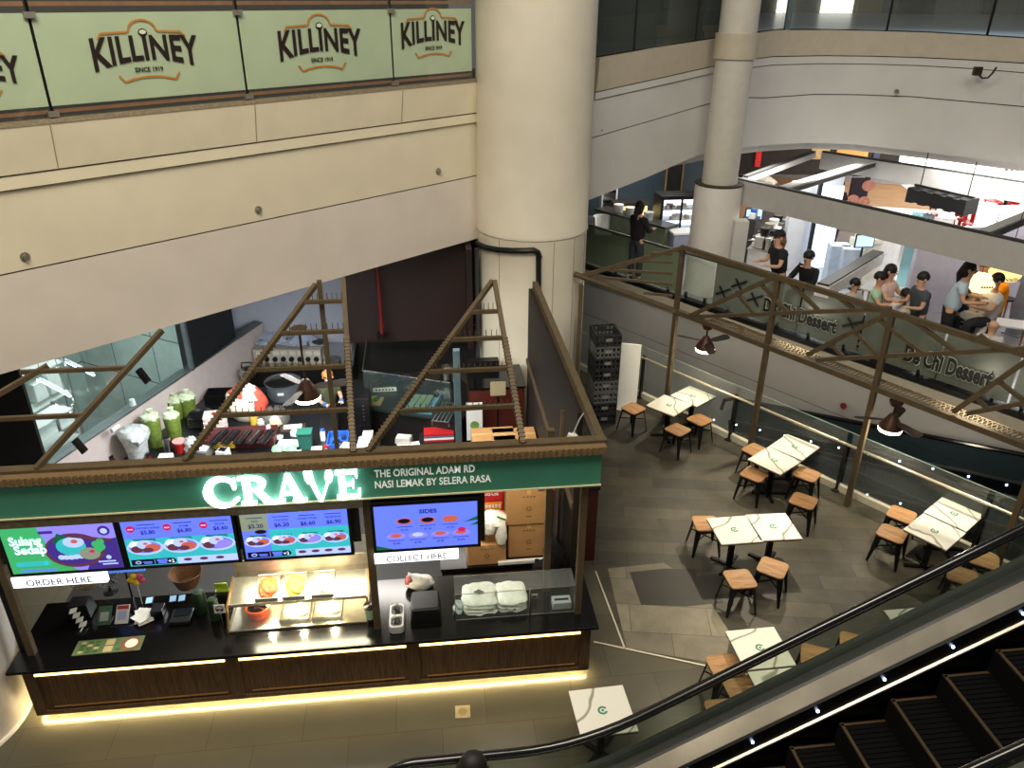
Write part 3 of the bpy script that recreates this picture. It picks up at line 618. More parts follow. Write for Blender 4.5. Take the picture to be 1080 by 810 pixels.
for i, (x, fm, lab) in enumerate(((.50, FOODO, 'steel tray of red sambal on the upper shelf of the display case, leftmost'), (.86, FOODY, 'steel tray of yellow food on the upper shelf of the display case'), (1.24, FOODW, 'steel tray of pale food on the upper shelf of the display case, rightmost'))):
    tt = sthing('food_tray', lab, 'tray', 2.43+x, .14+.4, ZC+.379, group='trays on the display shelf'); tt.rotation_euler = (ang, 0, SR)
    m = MB(); m.bx(-.15, .15, -.2, .2, 0, .01); m.bx(-.15, .15, -.2, -.19, 0, .05); m.bx(-.15, .15, .19, .2, 0, .05); m.bx(-.15, -.14, -.2, .2, 0, .05); m.bx(.14, .15, -.2, .2, 0, .05); m.build('pan', SST, tt, bev=.003)
    m = MB(); blob(m, (0, 0, .012), (.13, .18, .05), .1, flat=-.05, seed=i); m.build('food', fm, tt, smooth=True)
t = sthing('sauce_pot', 'orange round pot with a ladle in the display case', 'pot', 2.43+.35, .14+.3, ZC+.031)
MB().lathe([(.0, .0), (.13, 0), (.15, .02), (.155, .13), (.17, .14), (.17, .15), (.145, .15), (.14, .03), (0, .03)], 28).build('pot_body', mat('orange_enamel', (226, 84, 40), .35, var=.05), t, smooth=True)
MB().lathe([(0, .1), (.144, .1)], 24).build('sauce', FOODO, t); MB().tube([(-.05, .0, .11), (.02, -.05, .16), (.09, -.1, .17)], .008).build('ladle', STEEL, t, smooth=True)
for x, y, fm, lab in ((.85, .3, FOODW, 'steel pan of food with a round bowl in the lower deck beside the orange pot'), (1.28, .3, FOODW, 'wide steel pan of white rice in the lower deck of the display case')):
    tt = sthing('food_pan', lab, 'pan', 2.43+x, .14+y, ZC+.031); w = .2
    m = MB(); m.bx(-w, w, -.22, .24, 0, .008); m.bx(-w, w, -.22, -.21, 0, .06); m.bx(-w, w, .23, .24, 0, .06); m.bx(-w, -w+.01, -.22, .24, 0, .06); m.bx(w-.01, w, -.22, .24, 0, .06); m.build('pan_body', SST, tt, bev=.003)
    m = MB(); blob(m, (0, .01, .01), (w-.02, .2, .05), .08, flat=-.05, seed=5); m.build('food', fm, tt, smooth=True)
t = sthing('logo_tag', 'small square white card with a round logo at the left end of the display case', 'card', 2.36, .2, 1.33)
MB().bx(-.07, .07, -.004, .004, -.07, .07).build('card', WHITE, t)
m = MB(); ellipse(m, 0, 0, .052, .052, (0, 0, 0), lift=.006); m.build('logo', mat('logo_ink', (30, 40, 60), .6, var=0), t); m = MB(); ellipse(m, 0, .002, .042, .038, (0, 0, 0), lift=.008, a0=0, a1=math.pi); ellipse(m, 0, -.03, .02, .012, (0, 0, 0), lift=.008); m.build('logo_bowl', WHITE, t)
MB().bx(-.004, .004, .004, .012, -.378, -.06).build('holder', STEEL, t)
m = MB(); m.box((0, 0, .09), (.16, .01, .18), ey=(0, .96, .28), ez=(0, -.28, .96)); m.bx(-.1, .1, .0, .06, 0, .012)
simple('lime_sign', 'bright lime green paper sign behind the display case', 'sign', m, LIME, SP(2.3, .62, ZC+.3)); bpy.data.objects['lime_sign'].location.z = ZC+.3
MB().bx(2.2, 2.4, .55, .75, 0, .3).build('till_box', BLACKP, loc=SP(0, 0, ZC)); o = bpy.data.objects['till_box']; o.rotation_euler = (0, 0, SR); tag(o, 'black box under the lime green sign left of the display case', 'box')
# leaf rolls / bottles
for x, y, r_, lab in ((1.98, .62, .085, 'dark green leaf-wrapped roll standing left of the display case, nearer the card terminal'), (2.2, .45, .07, 'dark green leaf-wrapped roll standing against the display case')):
    m = MB(); m.lathe([(0, 0), (r_, 0), (r_*1.05, .03), (r_, .3), (r_*.8, .34), (0, .35)], 16); simple('leaf_roll', lab, 'roll', m, GREENP, SP(x, y, ZC), smooth=True)
t = sthing('card_terminal', 'black card payment terminal lying on the black worktop', 'terminal', 1.75, .5, ZC)
MB().box((0, 0, .03), (.3, .3, .05), taper=.9).build('body', BLACKP, t, bev=.01); MB().bx(-.11, .11, -.02, .12, .056, .062).build('display', mat('dark_screen', (30, 34, 40), .15, var=0), t)
# sunk lines: menu card, code stands
t = sthing('menu_card', 'green and cream printed menu sheet lying on the worktop', 'menu', .93, .08, ZC, .02)
MB().bx(-.42, .42, -.13, .13, 0, .004).build('sheet', mat('menu_green', (92, 112, 70), .5, var=.15), t)
m = MB()
for x, y, mi in ((-.2, 0, 0), (.0, 0, 1), (.27, 0, 2)):
    if mi == 1: m.bx(-.05, .06, -.11, -.01, .004, .006, 1); m.bx(-.05, .06, .01, .11, .004, .006, 1)
m.lathe([(0, .0045), (.125, .0045), (.125, .006), (0, .006)], 20, (.27, 0, 0), 2); m.lathe([(0, .0062), (.08, .0062), (.08, .007), (0, .007)], 16, (.28, .005, 0), 3)
for i in range(3):
    for j in range(4): m.bx(-.36+i*.09, -.3+i*.09, -.1+j*.055, -.065+j*.055, .004, .006, 1 if (i+j) % 3 == 0 else 4)
m.bx(.1, .16, -.1, -.06, .004, .006, 4); m.build('print', [CARD, mat('menu_tan', (190, 170, 120), .6, var=.1), mat('menu_brown', (130, 80, 50), .6, var=.2), FOODW, mat('menu_leaf', (60, 90, 50), .6, var=.1)], t)
def standee(name, lab, a, b, m1, m2, hdr=None):
    t = sthing(name, lab, 'sign', a, b, ZC); R = Vector((0, .8, .6)); Nn = Vector((0, -.6, .8))
    MB().box((0, .05, .1), (.17, .01, .25), (1, 0, 0), Nn, R).build('board', m1, t); MB().bx(-.07, .07, .0, .14, 0, .008).build('foot', BLACKP, t)
    MB().box(Vector((0, .05, .1))+R*-.015-Nn*-.007, (.11, .003, .12), (1, 0, 0), Nn, R).build('panel', m2, t)
    if hdr: MB().box(Vector((0, .05, .1))+R*.09+Nn*.007, (.15, .003, .05), (1, 0, 0), Nn, R).build('header', hdr, t)
standee('payment_sign', 'green payment sign standing on the worktop', .74, .5, mat('sign_green', (60, 92, 64), .5, var=.1), mat('sign_pale', (170, 180, 170), .5, var=0))
standee('payment_sign', 'white payment sign with a red header standing on the worktop', .97, .5, WHITE, mat('sign_lilac', (176, 188, 225), .5, var=0), REDP)
# tissues, receipt printer and papers
m = MB()
for i in range(6): m.box((random.uniform(-.05, .05), random.uniform(-.12, .12), .02+i*.008), (.2, .16, .004), (math.cos(i*.5), math.sin(i*.5), .05), (-math.sin(i*.5), math.cos(i*.5), .1))
t = sthing('receipt_pile', 'loose pile of white receipts on the black worktop', 'papers', 1.25, .6, ZC); m.build('papers', BAGW, t); MB().box((.16, .02, .06), (.16, .18, .11)).build('clip_box', BLACKP, t, bev=.01)
for a, lab in ((1.2, 'small lit phone lying behind the receipts'), (1.52, 'lit pale card at the back edge of the worktop, left of its pair'), (1.64, 'lit pale card at the back edge of the worktop, right of its pair')):
    t = sthing('phone', lab, 'phone', a, .9, ZC, .15); MB().bx(-.05, .05, -.07, .07, 0, .01).build('body', BLACKP, t, bev=.003); MB().bx(-.042, .042, -.06, .06, .0102, .012).build('display', em('phone_glow', (150, 190, 220), .6), t)
# behind-counter clutter at left
t = sthing('table_fan', 'small round grey table fan behind the worktop near the left post', 'fan', .6, 1.15, .95)
MB().lathe([(.0, 0), (.1, 0), (.09, .02), (.02, .03), (.02, .12), (0, .12)], 16).build('base', BLACKP, t, smooth=True)
m = MB()
for k in range(5): rr = .04+.035*k; m.tube([(rr*math.cos(a), -.03+.0*k, .28+rr*math.sin(a)) for a in [i*math.pi/10 for i in range(21)]], .005, 5)
for k in range(12): a = k*math.pi/6; m.bar((.03*math.cos(a), -.03, .28+.03*math.sin(a)), (.18*math.cos(a), -.03, .28+.18*math.sin(a)), .005)
m.build('cage', mat('grey_plastic', (120, 118, 122), .4, var=.05), t); m = MB()
for k in range(4): a = k*math.pi/2+.4; m.box((.09*math.cos(a), -.0, .28+.09*math.sin(a)), (.13, .01, .08), (math.cos(a), .2, math.sin(a)), (0, 1, 0), (-math.sin(a), 0, math.cos(a)))
m.build('blade', mat('grey_plastic_dark', (70, 66, 72), .4, var=.05), t)
t = sthing('shelf_lightbox', 'small blue lit label strip behind the left lit box', 'sign', .95, .95, 1.5); MB().bx(-.27, .27, 0, .04, -.06, .06).build('face', em('blue_label', (80, 130, 225), .8), t)
m = MB(); [m.bx(-.2+i*.045, -.17+i*.045, -.004, 0, -.015, .015) for i in range(9)]; m.build('marks', WHITE, t); MB().bx(-.01, .01, .02, .04, -.56, -.06).build('stem', BLACKP, t)
t = sthing('paper_flower', 'yellow and pink paper flower on a thin stick behind the counter', 'flower', 1.12, .85, .95)
MB().tube([(0, 0, 0), (0, 0, .35)], .006, 6).build('stick', WHITE, t); m = MB()
for k, (dx, dz, mi) in enumerate(((-.07, .0, 0), (-.02, .06, 0), (.05, .05, 1), (.07, -.01, 1), (.0, -.04, 0))): m.ell((dx, 0, .42+dz), (.055, .02, .05), 10, 6, mi)
m.build('petals', [mat('petal_yellow', (226, 190, 50), .6), mat('petal_pink', (200, 80, 120), .6)], t, smooth=True)
t = sthing('till_stand', 'dark till stand with hanging cards and cable beside the left post', 'stand', .38, .62, ZC)
MB().box((0, .1, .13), (.3, .25, .22), taper=.8).build('body', BLACKP, t, bev=.01); m = MB()
for i in range(4): m.box((-.03+i*.04, -.05-i*.03, .2-i*.055), (.09, .07, .01), (1, .1, .2), (0, .9, .4))
m.build('cards', BAGW, t); MB().tube([(.05, -.1, .05), (.1, -.15, .01), (.09, -.25, .008)], .006, 5).build('cable', WHITE, t)
t = sthing('cloth_bag', 'beige canvas bag hanging behind the left post', 'bag', .2, 1.3, .9)
m = MB(); blob(m, (0, 0, .35), (.26, .1, .36), .05, seed=4, flat=-.95); m.build('bag_body', mat('beige_canvas', (186, 172, 140), .8, var=.1), t, smooth=True); MB().tube([(-.12, 0, .6), (-.1, 0, .85), (.1, 0, .85), (.12, 0, .6)], .012, 6).build('strap', mat('beige_canvas', 0), t)
t = sthing('basket', 'brown wicker basket on the shelf behind the leftmost menu screen', 'basket', 1.65, 1.2, .95)
MB().lathe([(0, 0), (.15, 0), (.22, .22), (.235, .23), (.22, .23), (.14, .02), (0, .02)], 24).build('weave', mat('wicker', (96, 66, 40), .8, var=.4, scale=50, bump=.5), t, smooth=True)
# cutlery caddy, printer, glass case
t = sthing('cutlery_caddy', 'white oval caddy with two dark compartments on the worktop by the middle post', 'caddy', 4.66, .12, ZC, -.02)
def rounded(w, d, r, n=5): return [(sx*(w/2-r)+r*math.cos(a), sy*(d/2-r)+r*math.sin(a)) for sx, sy, a0 in ((1, 1, 0), (-1, 1, 90), (-1, -1, 180), (1, -1, 270)) for a in [math.radians(a0+90*i/n) for i in range(n+1)]]
MB().prism(rounded(.2, .46, .06), (0, 0, 0), (1, 0, 0), (0, 1, 0), (0, 0, 1), .12).build('tray', mat('grey_white_plastic', (190, 190, 186), .35, var=.05), t, bev=.01)
for y in (-.11, .1): MB().prism(rounded(.15, .17, .04), (0, y, .121), (1, 0, 0), (0, 1, 0), (0, 0, 1), .004).build('well', BLACKP, t); 
m = MB(); [m.bar((random.uniform(-.05, .05), y+random.uniform(-.05, .05), .126), (random.uniform(-.05, .05), y+random.uniform(-.05, .05), .2), .012) for y in (-.11, .1) for _ in range(6)]; m.build('cutlery', STEEL, t)
t = sthing('order_printer', 'square black appliance on the worktop right of the cutlery caddy', 'printer', 5.05, .2, ZC)
MB().box((0, 0, .14), (.42, .44, .28), taper=.88).build('housing', BLACKP, t, bev=.03, seg=3); MB().prism(rounded(.34, .34, .05), (0, 0, .281), (1, 0, 0), (0, 1, 0), (0, 0, 1), .006).build('lid', mat('soft_black', (28, 27, 27), .3, var=.05), t)
t = sthing('drink_cup', 'tall dark iced drink cup with a pale green label beside the middle post', 'cup', 4.3, .18, ZC)
MB().lathe([(0, 0), (.05, 0), (.075, .26), (.08, .27), (.0, .28)], 18).build('cup', mat('dark_drink', (40, 26, 18), .2, var=.2), t, smooth=True); MB().lathe([(.055, .06), (.076, .24), (.078, .24), (.057, .06)], 18, ang=(-2.4, -.8)).build('cup_label', mat('cup_label', (180, 226, 190), .5, var=.1), t)
m = MB(); blob(m, (0, 0, .1), (.2, .12, .13), .12, seed=8); t = sthing('parcel_bag', 'white and pink plastic bag with a white card on the worktop behind the caddy', 'bag', 4.98, .78, ZC); m.build('bag_body', BAGW, t, smooth=True)
m = MB(); blob(m, (-.15, .0, .12), (.07, .08, .1), .1, seed=9); m.build('packet', mat('pink_packet', (190, 110, 110), .5, var=.2), t, smooth=True); MB().box((-.08, -.06, .26), (.2, .07, .01), (.85, -.2, -.4), (.1, .9, -.1)).build('card', WHITE, t)
t = sthing('glass_case', 'clear glass box case on the right end of the black worktop', 'display case', 5.45, .05, ZC)
for nm, q in (('pane', [(0, 0, 0), (1.64, 0, 0), (1.64, 0, .46), (0, 0, .46)]), ('pane', [(0, 0, .46), (1.64, 0, .46), (1.64, .34, .48), (0, .34, .48)]), ('pane', [(0, 0, 0), (0, .34, 0), (0, .34, .48), (0, 0, .46)]), ('pane', [(1.64, 0, 0), (1.64, .34, 0), (1.64, .34, .48), (1.64, 0, .46)])):
    MB().add(q, [(0, 1, 2, 3)]).build(nm, GLASS, t)
m = MB(); m.bar((0, 0, .008), (1.64, 0, .008), .016); m.bar((0, 0, .46), (1.64, 0, .46), .006); m.bar((0, .34, .48), (1.64, .34, .48), .01); m.bar((1.02, 0, 0), (1.02, 0, .46), .025); m.bar((.0, 0, 0), (0, 0, .46), .01); m.bar((1.64, 0, 0), (1.64, 0, .46), .01); m.build('edge_trim', STEEL, t)
for i, (x, w, lab) in enumerate(((.34, .235, 'stack of white plastic bags with a dark logo in the glass case'), (.79, .21, 'stack of plain white plastic bags in the glass case'))):
    t = sthing('bag_stack', lab, 'bags', 5.45+x, .05+.3, ZC)
    for k in range(4):
        m = MB(); blob(m, (random.uniform(-.01, .01), random.uniform(-.01, .01), .03+k*.045), (w, .24, .045), .05, 28, 10, seed=20+i*5+k, flat=-.9, sq=.75); m.build('bag_layer', BAGW, t, smooth=True)
    if i == 0: m = MB(); [m.ell((x_, y_, .222), (.03, .022, .006), 10, 4) for x_, y_ in ((0, -.02), (.035, -.005), (-.04, 0), (.0, .025))]; m.build('print', mat('bag_print', (60, 66, 60), .6, var=.1), t)
m = MB(); blob(m, (0, 0, .06), (.07, .12, .07), .15, seed=31); simple('crumpled_wrap', 'crumpled clear wrap left of the bag stacks inside the glass case', 'wrap', m, BAGC, SP(5.5, .25, ZC), smooth=True)
t = sthing('notice_card', 'small white card on the worktop right of the bag stacks', 'card', 6.57, .34, ZC); MB().box((0, 0, .07), (.09, .006, .14), ey=(0, .9, .4), ez=(0, -.4, .9)).build('card', WHITE, t); MB().bx(-.02, .02, -.012, -.004, .05, .08).build('mark', BLACKP, t)
t = sthing('tissue_box', 'pale grey oblong box at the right end of the worktop', 'box', 6.93, .2, ZC); MB().bx(-.13, .13, -.08, .08, 0, .11).build('carton', mat('pale_grey_card', (170, 172, 176), .6, var=.06), t, bev=.004); MB().bx(-.1, .1, -.02, .02, .111, .114).build('slot', BLACKP, t)
# rear counter with cartons
t = sthing('rear_counter', 'black rear counter behind the right half of the kiosk', 'counter', 5.3, 1.25, 0)
m = MB(); m.bx(0, 1.78, 0, .9, 0, .83); m.build('cabinet', mat('black_laminate', (24, 22, 21), .4, var=.1), t); MB().bx(-.02, 1.8, -.02, .92, .83, .87).build('worktop', mat('black_stone_worktop', 0), t)
def carton(lab, a, b, z, w, d, h, r=0, printed=True):
    t = sthing('cardboard_box', lab, 'box', a, b, z, r, 'cartons behind the counter')
    MB().bx(-w/2, w/2, 0, d, 0, h).build('carton', CARD, t, bev=.005); m = MB(); m.bx(-w/2-.001, w/2+.001, d/2-.03, d/2+.03, h, h+.002); m.bx(-.03, .03, -.002, 0, h*.86, h); m.build('tape', mat('packing_tape', (196, 158, 104), .35, var=.05), t)
    if printed:
        m = MB(); s = .055
        for k in range(3):
            a0 = math.radians(90+120*k); a1 = math.radians(90+120*(k+1)); p = Vector((s*math.cos(a0), -.003, h*.45+s*math.sin(a0))); q = Vector((s*math.cos(a1), -.003, h*.45+s*math.sin(a1))); m.bar(p.lerp(q, .2), p.lerp(q, .85), .012, .002, up=(0, 1, 0))
        for k in range(4): m.bx(-.09+k*.05, -.06+k*.05, -.003, 0, h*.78, h*.81)
        m.bx(-.04, .04, -.003, 0, h*.22, h*.24); m.build('box_print', TAPE, t)
    return t
carton('large brown carton with recycling mark, lower of the two stacked behind the counter', 6.63, 1.4, .872, .62, .5, .62)
carton('large brown carton with recycling mark, upper of the two stacked behind the counter', 6.62, 1.38, 1.496, .66, .52, .62)
carton('wide brown carton with a bag on it left of the stacked pair', 5.98, 1.28, .872, .58, .36, .36)
t0 = carton('small brown carton under the draped white bag', 6.1, 1.36, 1.236, .38, .3, .34, printed=False)
t = sthing('draped_bag', 'white plastic bag draped over the small carton, with a green leaf print', 'bag', 6.1, 1.32, 1.58)
m = MB(); blob(m, (0, .12, .02), (.2, .2, .09), .12, seed=40); blob(m, (.1, -.05, -.15), (.08, .045, .24), .12, seed=41); blob(m, (-.08, -.04, -.05), (.1, .045, .12), .12, seed=42); m.build('bag_body', BAGW, t, smooth=True)
MB().box((.1, -.03, .12), (.16, .006, .03), (.86, .1, -.5), (0, 1, .3)).build('leaf', mat('leaf_green', (50, 110, 50), .6), t)
for k, (z, mm, s_) in enumerate(((1.5, mat('orange_pack', (226, 150, 40), .5), ''), (1.7, mat('red_pack', (178, 22, 30), .45, var=.05), 'Coca-Cola'), (1.98, mat('red_pack', 0), 'Coca-Cola'))):
    if k == 0: continue
    t = sthing('drinks_pack', ('red drinks pack, lower of the two beside the cartons', 'red drinks pack, upper of the two beside the cartons')[k-1], 'pack', 6.08, 1.75, z, 0, 'red drinks packs'); MB().bx(-.2, .2, 0, .26, 0, .27).build('pack', mm, t, bev=.006)
    m = MB(); put_text(m, 'Coca-Cola', (0, -.003, .1), (1, 0, 0), (0, 0, 1), .1, ez=(0, -1, 0), bold=.01, width=.24); m.bx(.1, .19, -.004, 0, .2, .24); m.build('print', WHITE, t)
t = sthing('drinks_pack', 'orange drinks pack under the red ones beside the cartons', 'pack', 6.08, 1.75, .872); MB().bx(-.2, .2, 0, .26, 0, .82).build('pack', REDP, t, bev=.006)
MB().bx(-.17, .17, -.004, 0, .66, .8).build('band', mat('orange_pack', 0), t); m = MB(); [m.bx(-.13+i*.05, -.095+i*.05, -.008, -.004, .7, .76) for i in range(6)]; m.build('print', WHITE, t)
# jacket and plank at the right
t = sthing('black_jacket', 'black jacket hanging in folds inside the right post', 'jacket', 6.98, 1.05, .872)
m = MB(); blob(m, (-.02, 0, .22), (.16, .12, .3), .16, seed=50, flat=-.7); blob(m, (-.2, -.02, .08), (.14, .1, .14), .16, seed=51, flat=-.6); m.build('cloth', mat('black_cloth', (20, 20, 22), .9, var=.2), t, smooth=True); MB().box((.05, -.1, .02), (.03, .02, .1)).build('zip_pull', WHITE, t)
m = MB(); m.box((0, 0, .45), (.035, .05, .92), ex=(1, 0, .1), ez=(.05, .12, .99)); simple('wooden_board', 'thin reddish wooden board leaning by the stacked cartons', 'board', m, mat('red_wood', (150, 84, 56), .6, var=.2, stretch=(1, 1, 6)), SP(7.04, 1.75, .9))
m = MB(); m.bx(-.4, .4, -.04, .04, 0, .03); m.bx(-.4, .4, -.04, .0, .03, .05); simple('steel_rail', 'white rail lying in front of the stacked cartons', 'rail', m, WHITE, SP(6.55, 1.28, .872))
t = sthing('hanging_cup', 'small white clip lamp hanging under the sign by the right post', 'lamp', 6.62, .3, 2.85); MB().lathe([(0, 0), (.05, 0), (.035, .13), (0, .14)], 14).build('shade', mat('frosted_plastic', (190, 190, 200), .3, var=.1), t, smooth=True); MB().tube([(0, 0, .13), (0, 0, .75)], .006, 5).build('cord', BLACKM, t)

lamp('carton_fill_light', 'AREA', SP(6.2, .7, 2.95), 16, (1, .88, .66), .8, .2, aim=SP(6.4, 1.6, 1.4))  # unseen fill lamp, added to give the cartons warm light
# ================================================================== kitchen behind the kiosk sign
def wp(u, v, z): return PZ(u, v, z)
PT = 1.6
pa, pb = PZ(40, 502, PT), PZ(272, 344, PT); pdv = (pb-pa).normalized(); pn = Vector((-pdv.y, pdv.x, 0))   # pn points away from the kitchen, to the left
pb2 = pb+pdv*.2
struct(MB().bar(pa-ZZ*PT/2+pn*.05, pb2-ZZ*PT/2+pn*.05, .1, PT), 'wall_partition', mat('pinkish_white_paint', (196, 184, 180), .6, var=.05))
struct(MB().bar(pa+ZZ*.015+pn*.12, pb2+ZZ*.015+pn*.12, .24, .03), 'trim_11', mat('grey_glass_channel', (110, 118, 118), .35, .6, var=.1))
# glazed room to the left: window wall on the partition, white room behind
g0 = pa+pdv*.35; g1 = PZ(205, 392, PT)
wn = thing('window_wall', 'glazed screen on the low partition looking into a bright white back room', 'window', (0, 0, 0))
wn['kind'] = 'structure'; wn.name = 'window_1'; del wn['category']
MB().add([g0+pn*.12, g1+pn*.12, g1+pn*.12+ZZ*2.4, g0+pn*.12+ZZ*2.4], [(0, 1, 2, 3)]).build('pane', glass('shop_glass', (225, 240, 236), .03), wn)
RM = mat('bright_room_tile', (176, 190, 184), .35, var=.05)
bw0 = g0+pn*2.6-pdv*2.4; bw1 = g1+pn*2.6+pdv*3
BW = tiles('backroom_panel', (182, 196, 190), (176, 190, 184), (40, 44, 44), 1.3, 1.1, 0, .3, .012, 0)
def tiled_wall(name, p, q, z0, z1):
    L = (q-p).length; m = MB().add([(0, 0, 0), (L, 0, 0), (L, z1-z0, 0), (0, z1-z0, 0)], [(0, 1, 2, 3)]); o = struct(m, name, BW)
    x = (q-p).normalized(); o.matrix_world = Matrix(((x.x, 0, x.y, p.x), (x.y, 0, -x.x, p.y), (0, 1, 0, z0), (0, 0, 0, 1))); return o
q0 = PZ(205, 392, PT)+pn*.25; qd = pn*.98+pdv*.2
tiled_wall('wall_backroom', q0+qd*3.4, q0, 0, 3.9)
tiled_wall('wall_backroom', g0+pn*3.4-pdv*1.5, q0+qd*3.3, 0, 3.9)
struct(MB().slab([(p.x, p.y) for p in (g0+pn*.2-pdv*1.5, q0, q0+qd*3.4, g0+pn*3.4-pdv*1.5)], .001, .02), 'floor_backroom', mat('backroom_floor', (150, 158, 156), .3, var=.1))
lamp('backroom_light', 'AREA', tuple(g0.lerp(g1, .5)+pn*1.4+ZZ*1.9), 80, (.95, .98, 1), 3.4, 1.5, aim=tuple(g0.lerp(g1, .5)+pn*1.5))
MB_ = MB(); c0 = g0.lerp(g1, .45)+pn*1.6
def rack(lab, p, w, d, h, n, rz):
    t = thing('storage_rack', lab, 'rack', (p.x, p.y, 0.02), rz)
    for i, (x, y) in enumerate(((-w/2, -d/2), (w/2, -d/2), (w/2, d/2), (-w/2, d/2))): MB().bx(x-.02, x+.02, y-.02, y+.02, 0, h).build('post', STEEL, t)
    for k in range(n): MB().bx(-w/2, w/2, -d/2, d/2, .15+k*(h-.25)/(n-1), .18+k*(h-.25)/(n-1)).build('shelf', WHITE, t)
    return t
prz = math.atan2(pdv.y, pdv.x)
p = g0.lerp(g1, .46)+pn*2.2; rack('white steel storage rack with shelves in the bright back room, farther one', p, 1.6, .5, 2.2, 4, prz)
p2 = g0.lerp(g1, .22)+pn*1.0; rack('white steel rack with shelves close behind the glass of the back room', p2, 1.1, .45, 1.9, 4, prz)
for i, (f, off, z, w, h, mm, lab) in enumerate(((.50, 2.1, 1.62, .3, .35, WHITE, 'white carton on the far rack of the back room, left of two'), (.60, 2.1, 1.62, .3, .45, WHITE, 'white carton on the far rack of the back room, right of two'), (.2, 1.0, .84, .25, .3, mat('pale_yellow_plastic', (214, 208, 120), .5), 'pale yellow tub on the near rack of the back room'), (.28, .95, .84, .22, .3, WHITE, 'white jerry can on the near rack of the back room'))):
    p = g0.lerp(g1, f)+pn*off; t = thing('storage_tub', lab, 'tub', (p.x, p.y, z-.02), prz); m = MB().box((0, 0, h/2), (w, .28, h), taper=.9); m.build('tub_body', mm, t, bev=.02); MB().bx(-w/2, w/2, -.15, .15, h, h+.03).build('lid', WHITE, t, bev=.01)
for u, v, lab in ((128, 455, 'rolled white towel on the partition ledge, lower of two'), (146, 428, 'small white cup on the partition ledge, upper of two')):
    p = PZ(u, v, PT+.03)+pn*.12; m = MB(); m.lathe([(0, 0), (.06, 0), (.05, .12), (0, .13)], 12) if v < 440 else m.tube([(-.09, 0, .04), (.09, 0, .04)], .04, 10)
    simple('ledge_item', lab, 'cup' if v < 440 else 'towel', m, WHITE, p+ZZ*.0, prz, smooth=True)
for n_, o_ in enumerate([x for x in bpy.data.objects if x.name.startswith('ledge_item')]): o_.name = ('rolled_towel', 'white_cup')[n_]
# black panel on the partition and white back wall
bp0 = PZ(207, 390, PT)+pn*.08; bp1 = PZ(251, 357, PT)+pn*.08
t = thing('menu_board', 'large blank black board standing on the partition ledge at the back', 'board', (0, 0, 0)); MB().bar(bp0+ZZ*1.1, bp1+ZZ*1.1, .06, 2.2).build('board_face', mat('matt_black_board', (26, 28, 32), .5, var=.1), t); m = MB().bar(bp0+ZZ*1.1-pdv*.06, bp0+ZZ*1.1, .1, 2.2); m.build('frame', mat('grey_metal_frame', (110, 122, 126), .4, .5), t)
KW = mat('kitchen_wall_paint', (186, 192, 208), .6, var=.04)
w0 = PZ(246, 352, 1.2)+SX*-1.5; w1 = w0+SX*4.3; struct(MB().bar(Vector((w1.x, w1.y, 2)), Vector((w1.x, w1.y, 2))+SX*3.2, .1, 4), 'wall_kitchen_dark', mat('dark_kitchen_wall', (44, 40, 38), .6, var=.1))
struct(MB().bar(Vector((w0.x, w0.y, 2)), Vector((w1.x, w1.y, 2)), .1, 4), 'wall_kitchen_back', KW)
lamp('kitchen_light', 'AREA', tuple(PZ(300, 345, 3.4)-SY*1.0), 210, COOL, 2.2, .5)
lamp('kitchen_light', 'AREA', tuple(SP(3.2, 4.2, 3.85)), 200, NEUT, 3.5, .6)
lamp('kitchen_light', 'AREA', tuple(SP(5.4, 5.2, 3.85)), 24, NEUT, 1.5, .6)
BLKT = mat('black_kitchen_top', (24, 25, 28), .3, var=.15)
def kt(name, lab, u0, v0, u1, v1, z, d, hgt=None, m_=None, top=.03):
    """a bench whose front top edge runs between two seen points"""
    p = PZ(u0, v0, z); q = PZ(u1, v1, z); x = (q-p).normalized(); L = (q-p).length; rz = math.atan2(x.y, x.x)
    t = thing(name, lab, 'counter', (p.x, p.y, 0), rz); MB().bx(0, L, 0, d, z-top, z).build('worktop', m_ or BLKT, t, bev=.004)
    MB().bx(.03, L-.03, .04, d-.03, 0, z-top).build('cabinet', MC['black_laminate'], t); return t
def poly_counter(name, lab, pts, z, m_):
    t = thing(name, lab, 'counter', (pts[0].x, pts[0].y, 0)); o_ = Vector((pts[0].x, pts[0].y, 0)); q = [p-o_ for p in pts]; MB().slab(q, z-.03, z).build('worktop', m_, t)
    c = sum(q, Vector())/len(q); MB().slab([c+(p-c)*.97 for p in q], 0, z-.03).build('cabinet', MC['black_laminate'], t)
def inn(p, d=.06): return p-pn*d
def onpart(b_):            # the inner face of the partition at stall depth b_
    f = (b_-(pa-SO).dot(SY))/pdv.dot(SY); return inn(pa+pdv*f)
fa_ = (PZ(300, 478, .9)-SO).dot(SY)-.35
l0, l1_ = onpart(fa_), onpart(fa_+3.2); poly_counter('kitchen_counter', 'long black preparation counter crowded with jars and packs right behind the sign', [l0, SO+SX*((PZ(400, 478, .9)-SO).dot(SX))+SY*fa_, SO+SX*((PZ(400, 478, .9)-SO).dot(SX))+SY*(fa_+.55), SO+SX*((PZ(355, 478, .9)-SO).dot(SX))+SY*(fa_+1.0), SO+SX*((PZ(300, 478, .9)-SO).dot(SX)+.3)+SY*(fa_+3.2), l1_], .9, BLKT)
fb_ = (PZ(300, 388, .9)-SO).dot(SY); bb_ = (w0-SO).dot(SY)-.06; rx_ = (PZ(372, 388, .9)-SO).dot(SX); poly_counter('kitchen_counter', 'rear cooking counter against the pale kitchen wall', [onpart(fb_), SO+SX*rx_+SY*fb_, SO+SX*rx_+SY*bb_, onpart(bb_)], .9, STEEL)
kt('kitchen_counter', 'black side counter with a glass screen, right of the ladder post', 383, 428, 484, 446, .9, 1.35)
KZ = .902
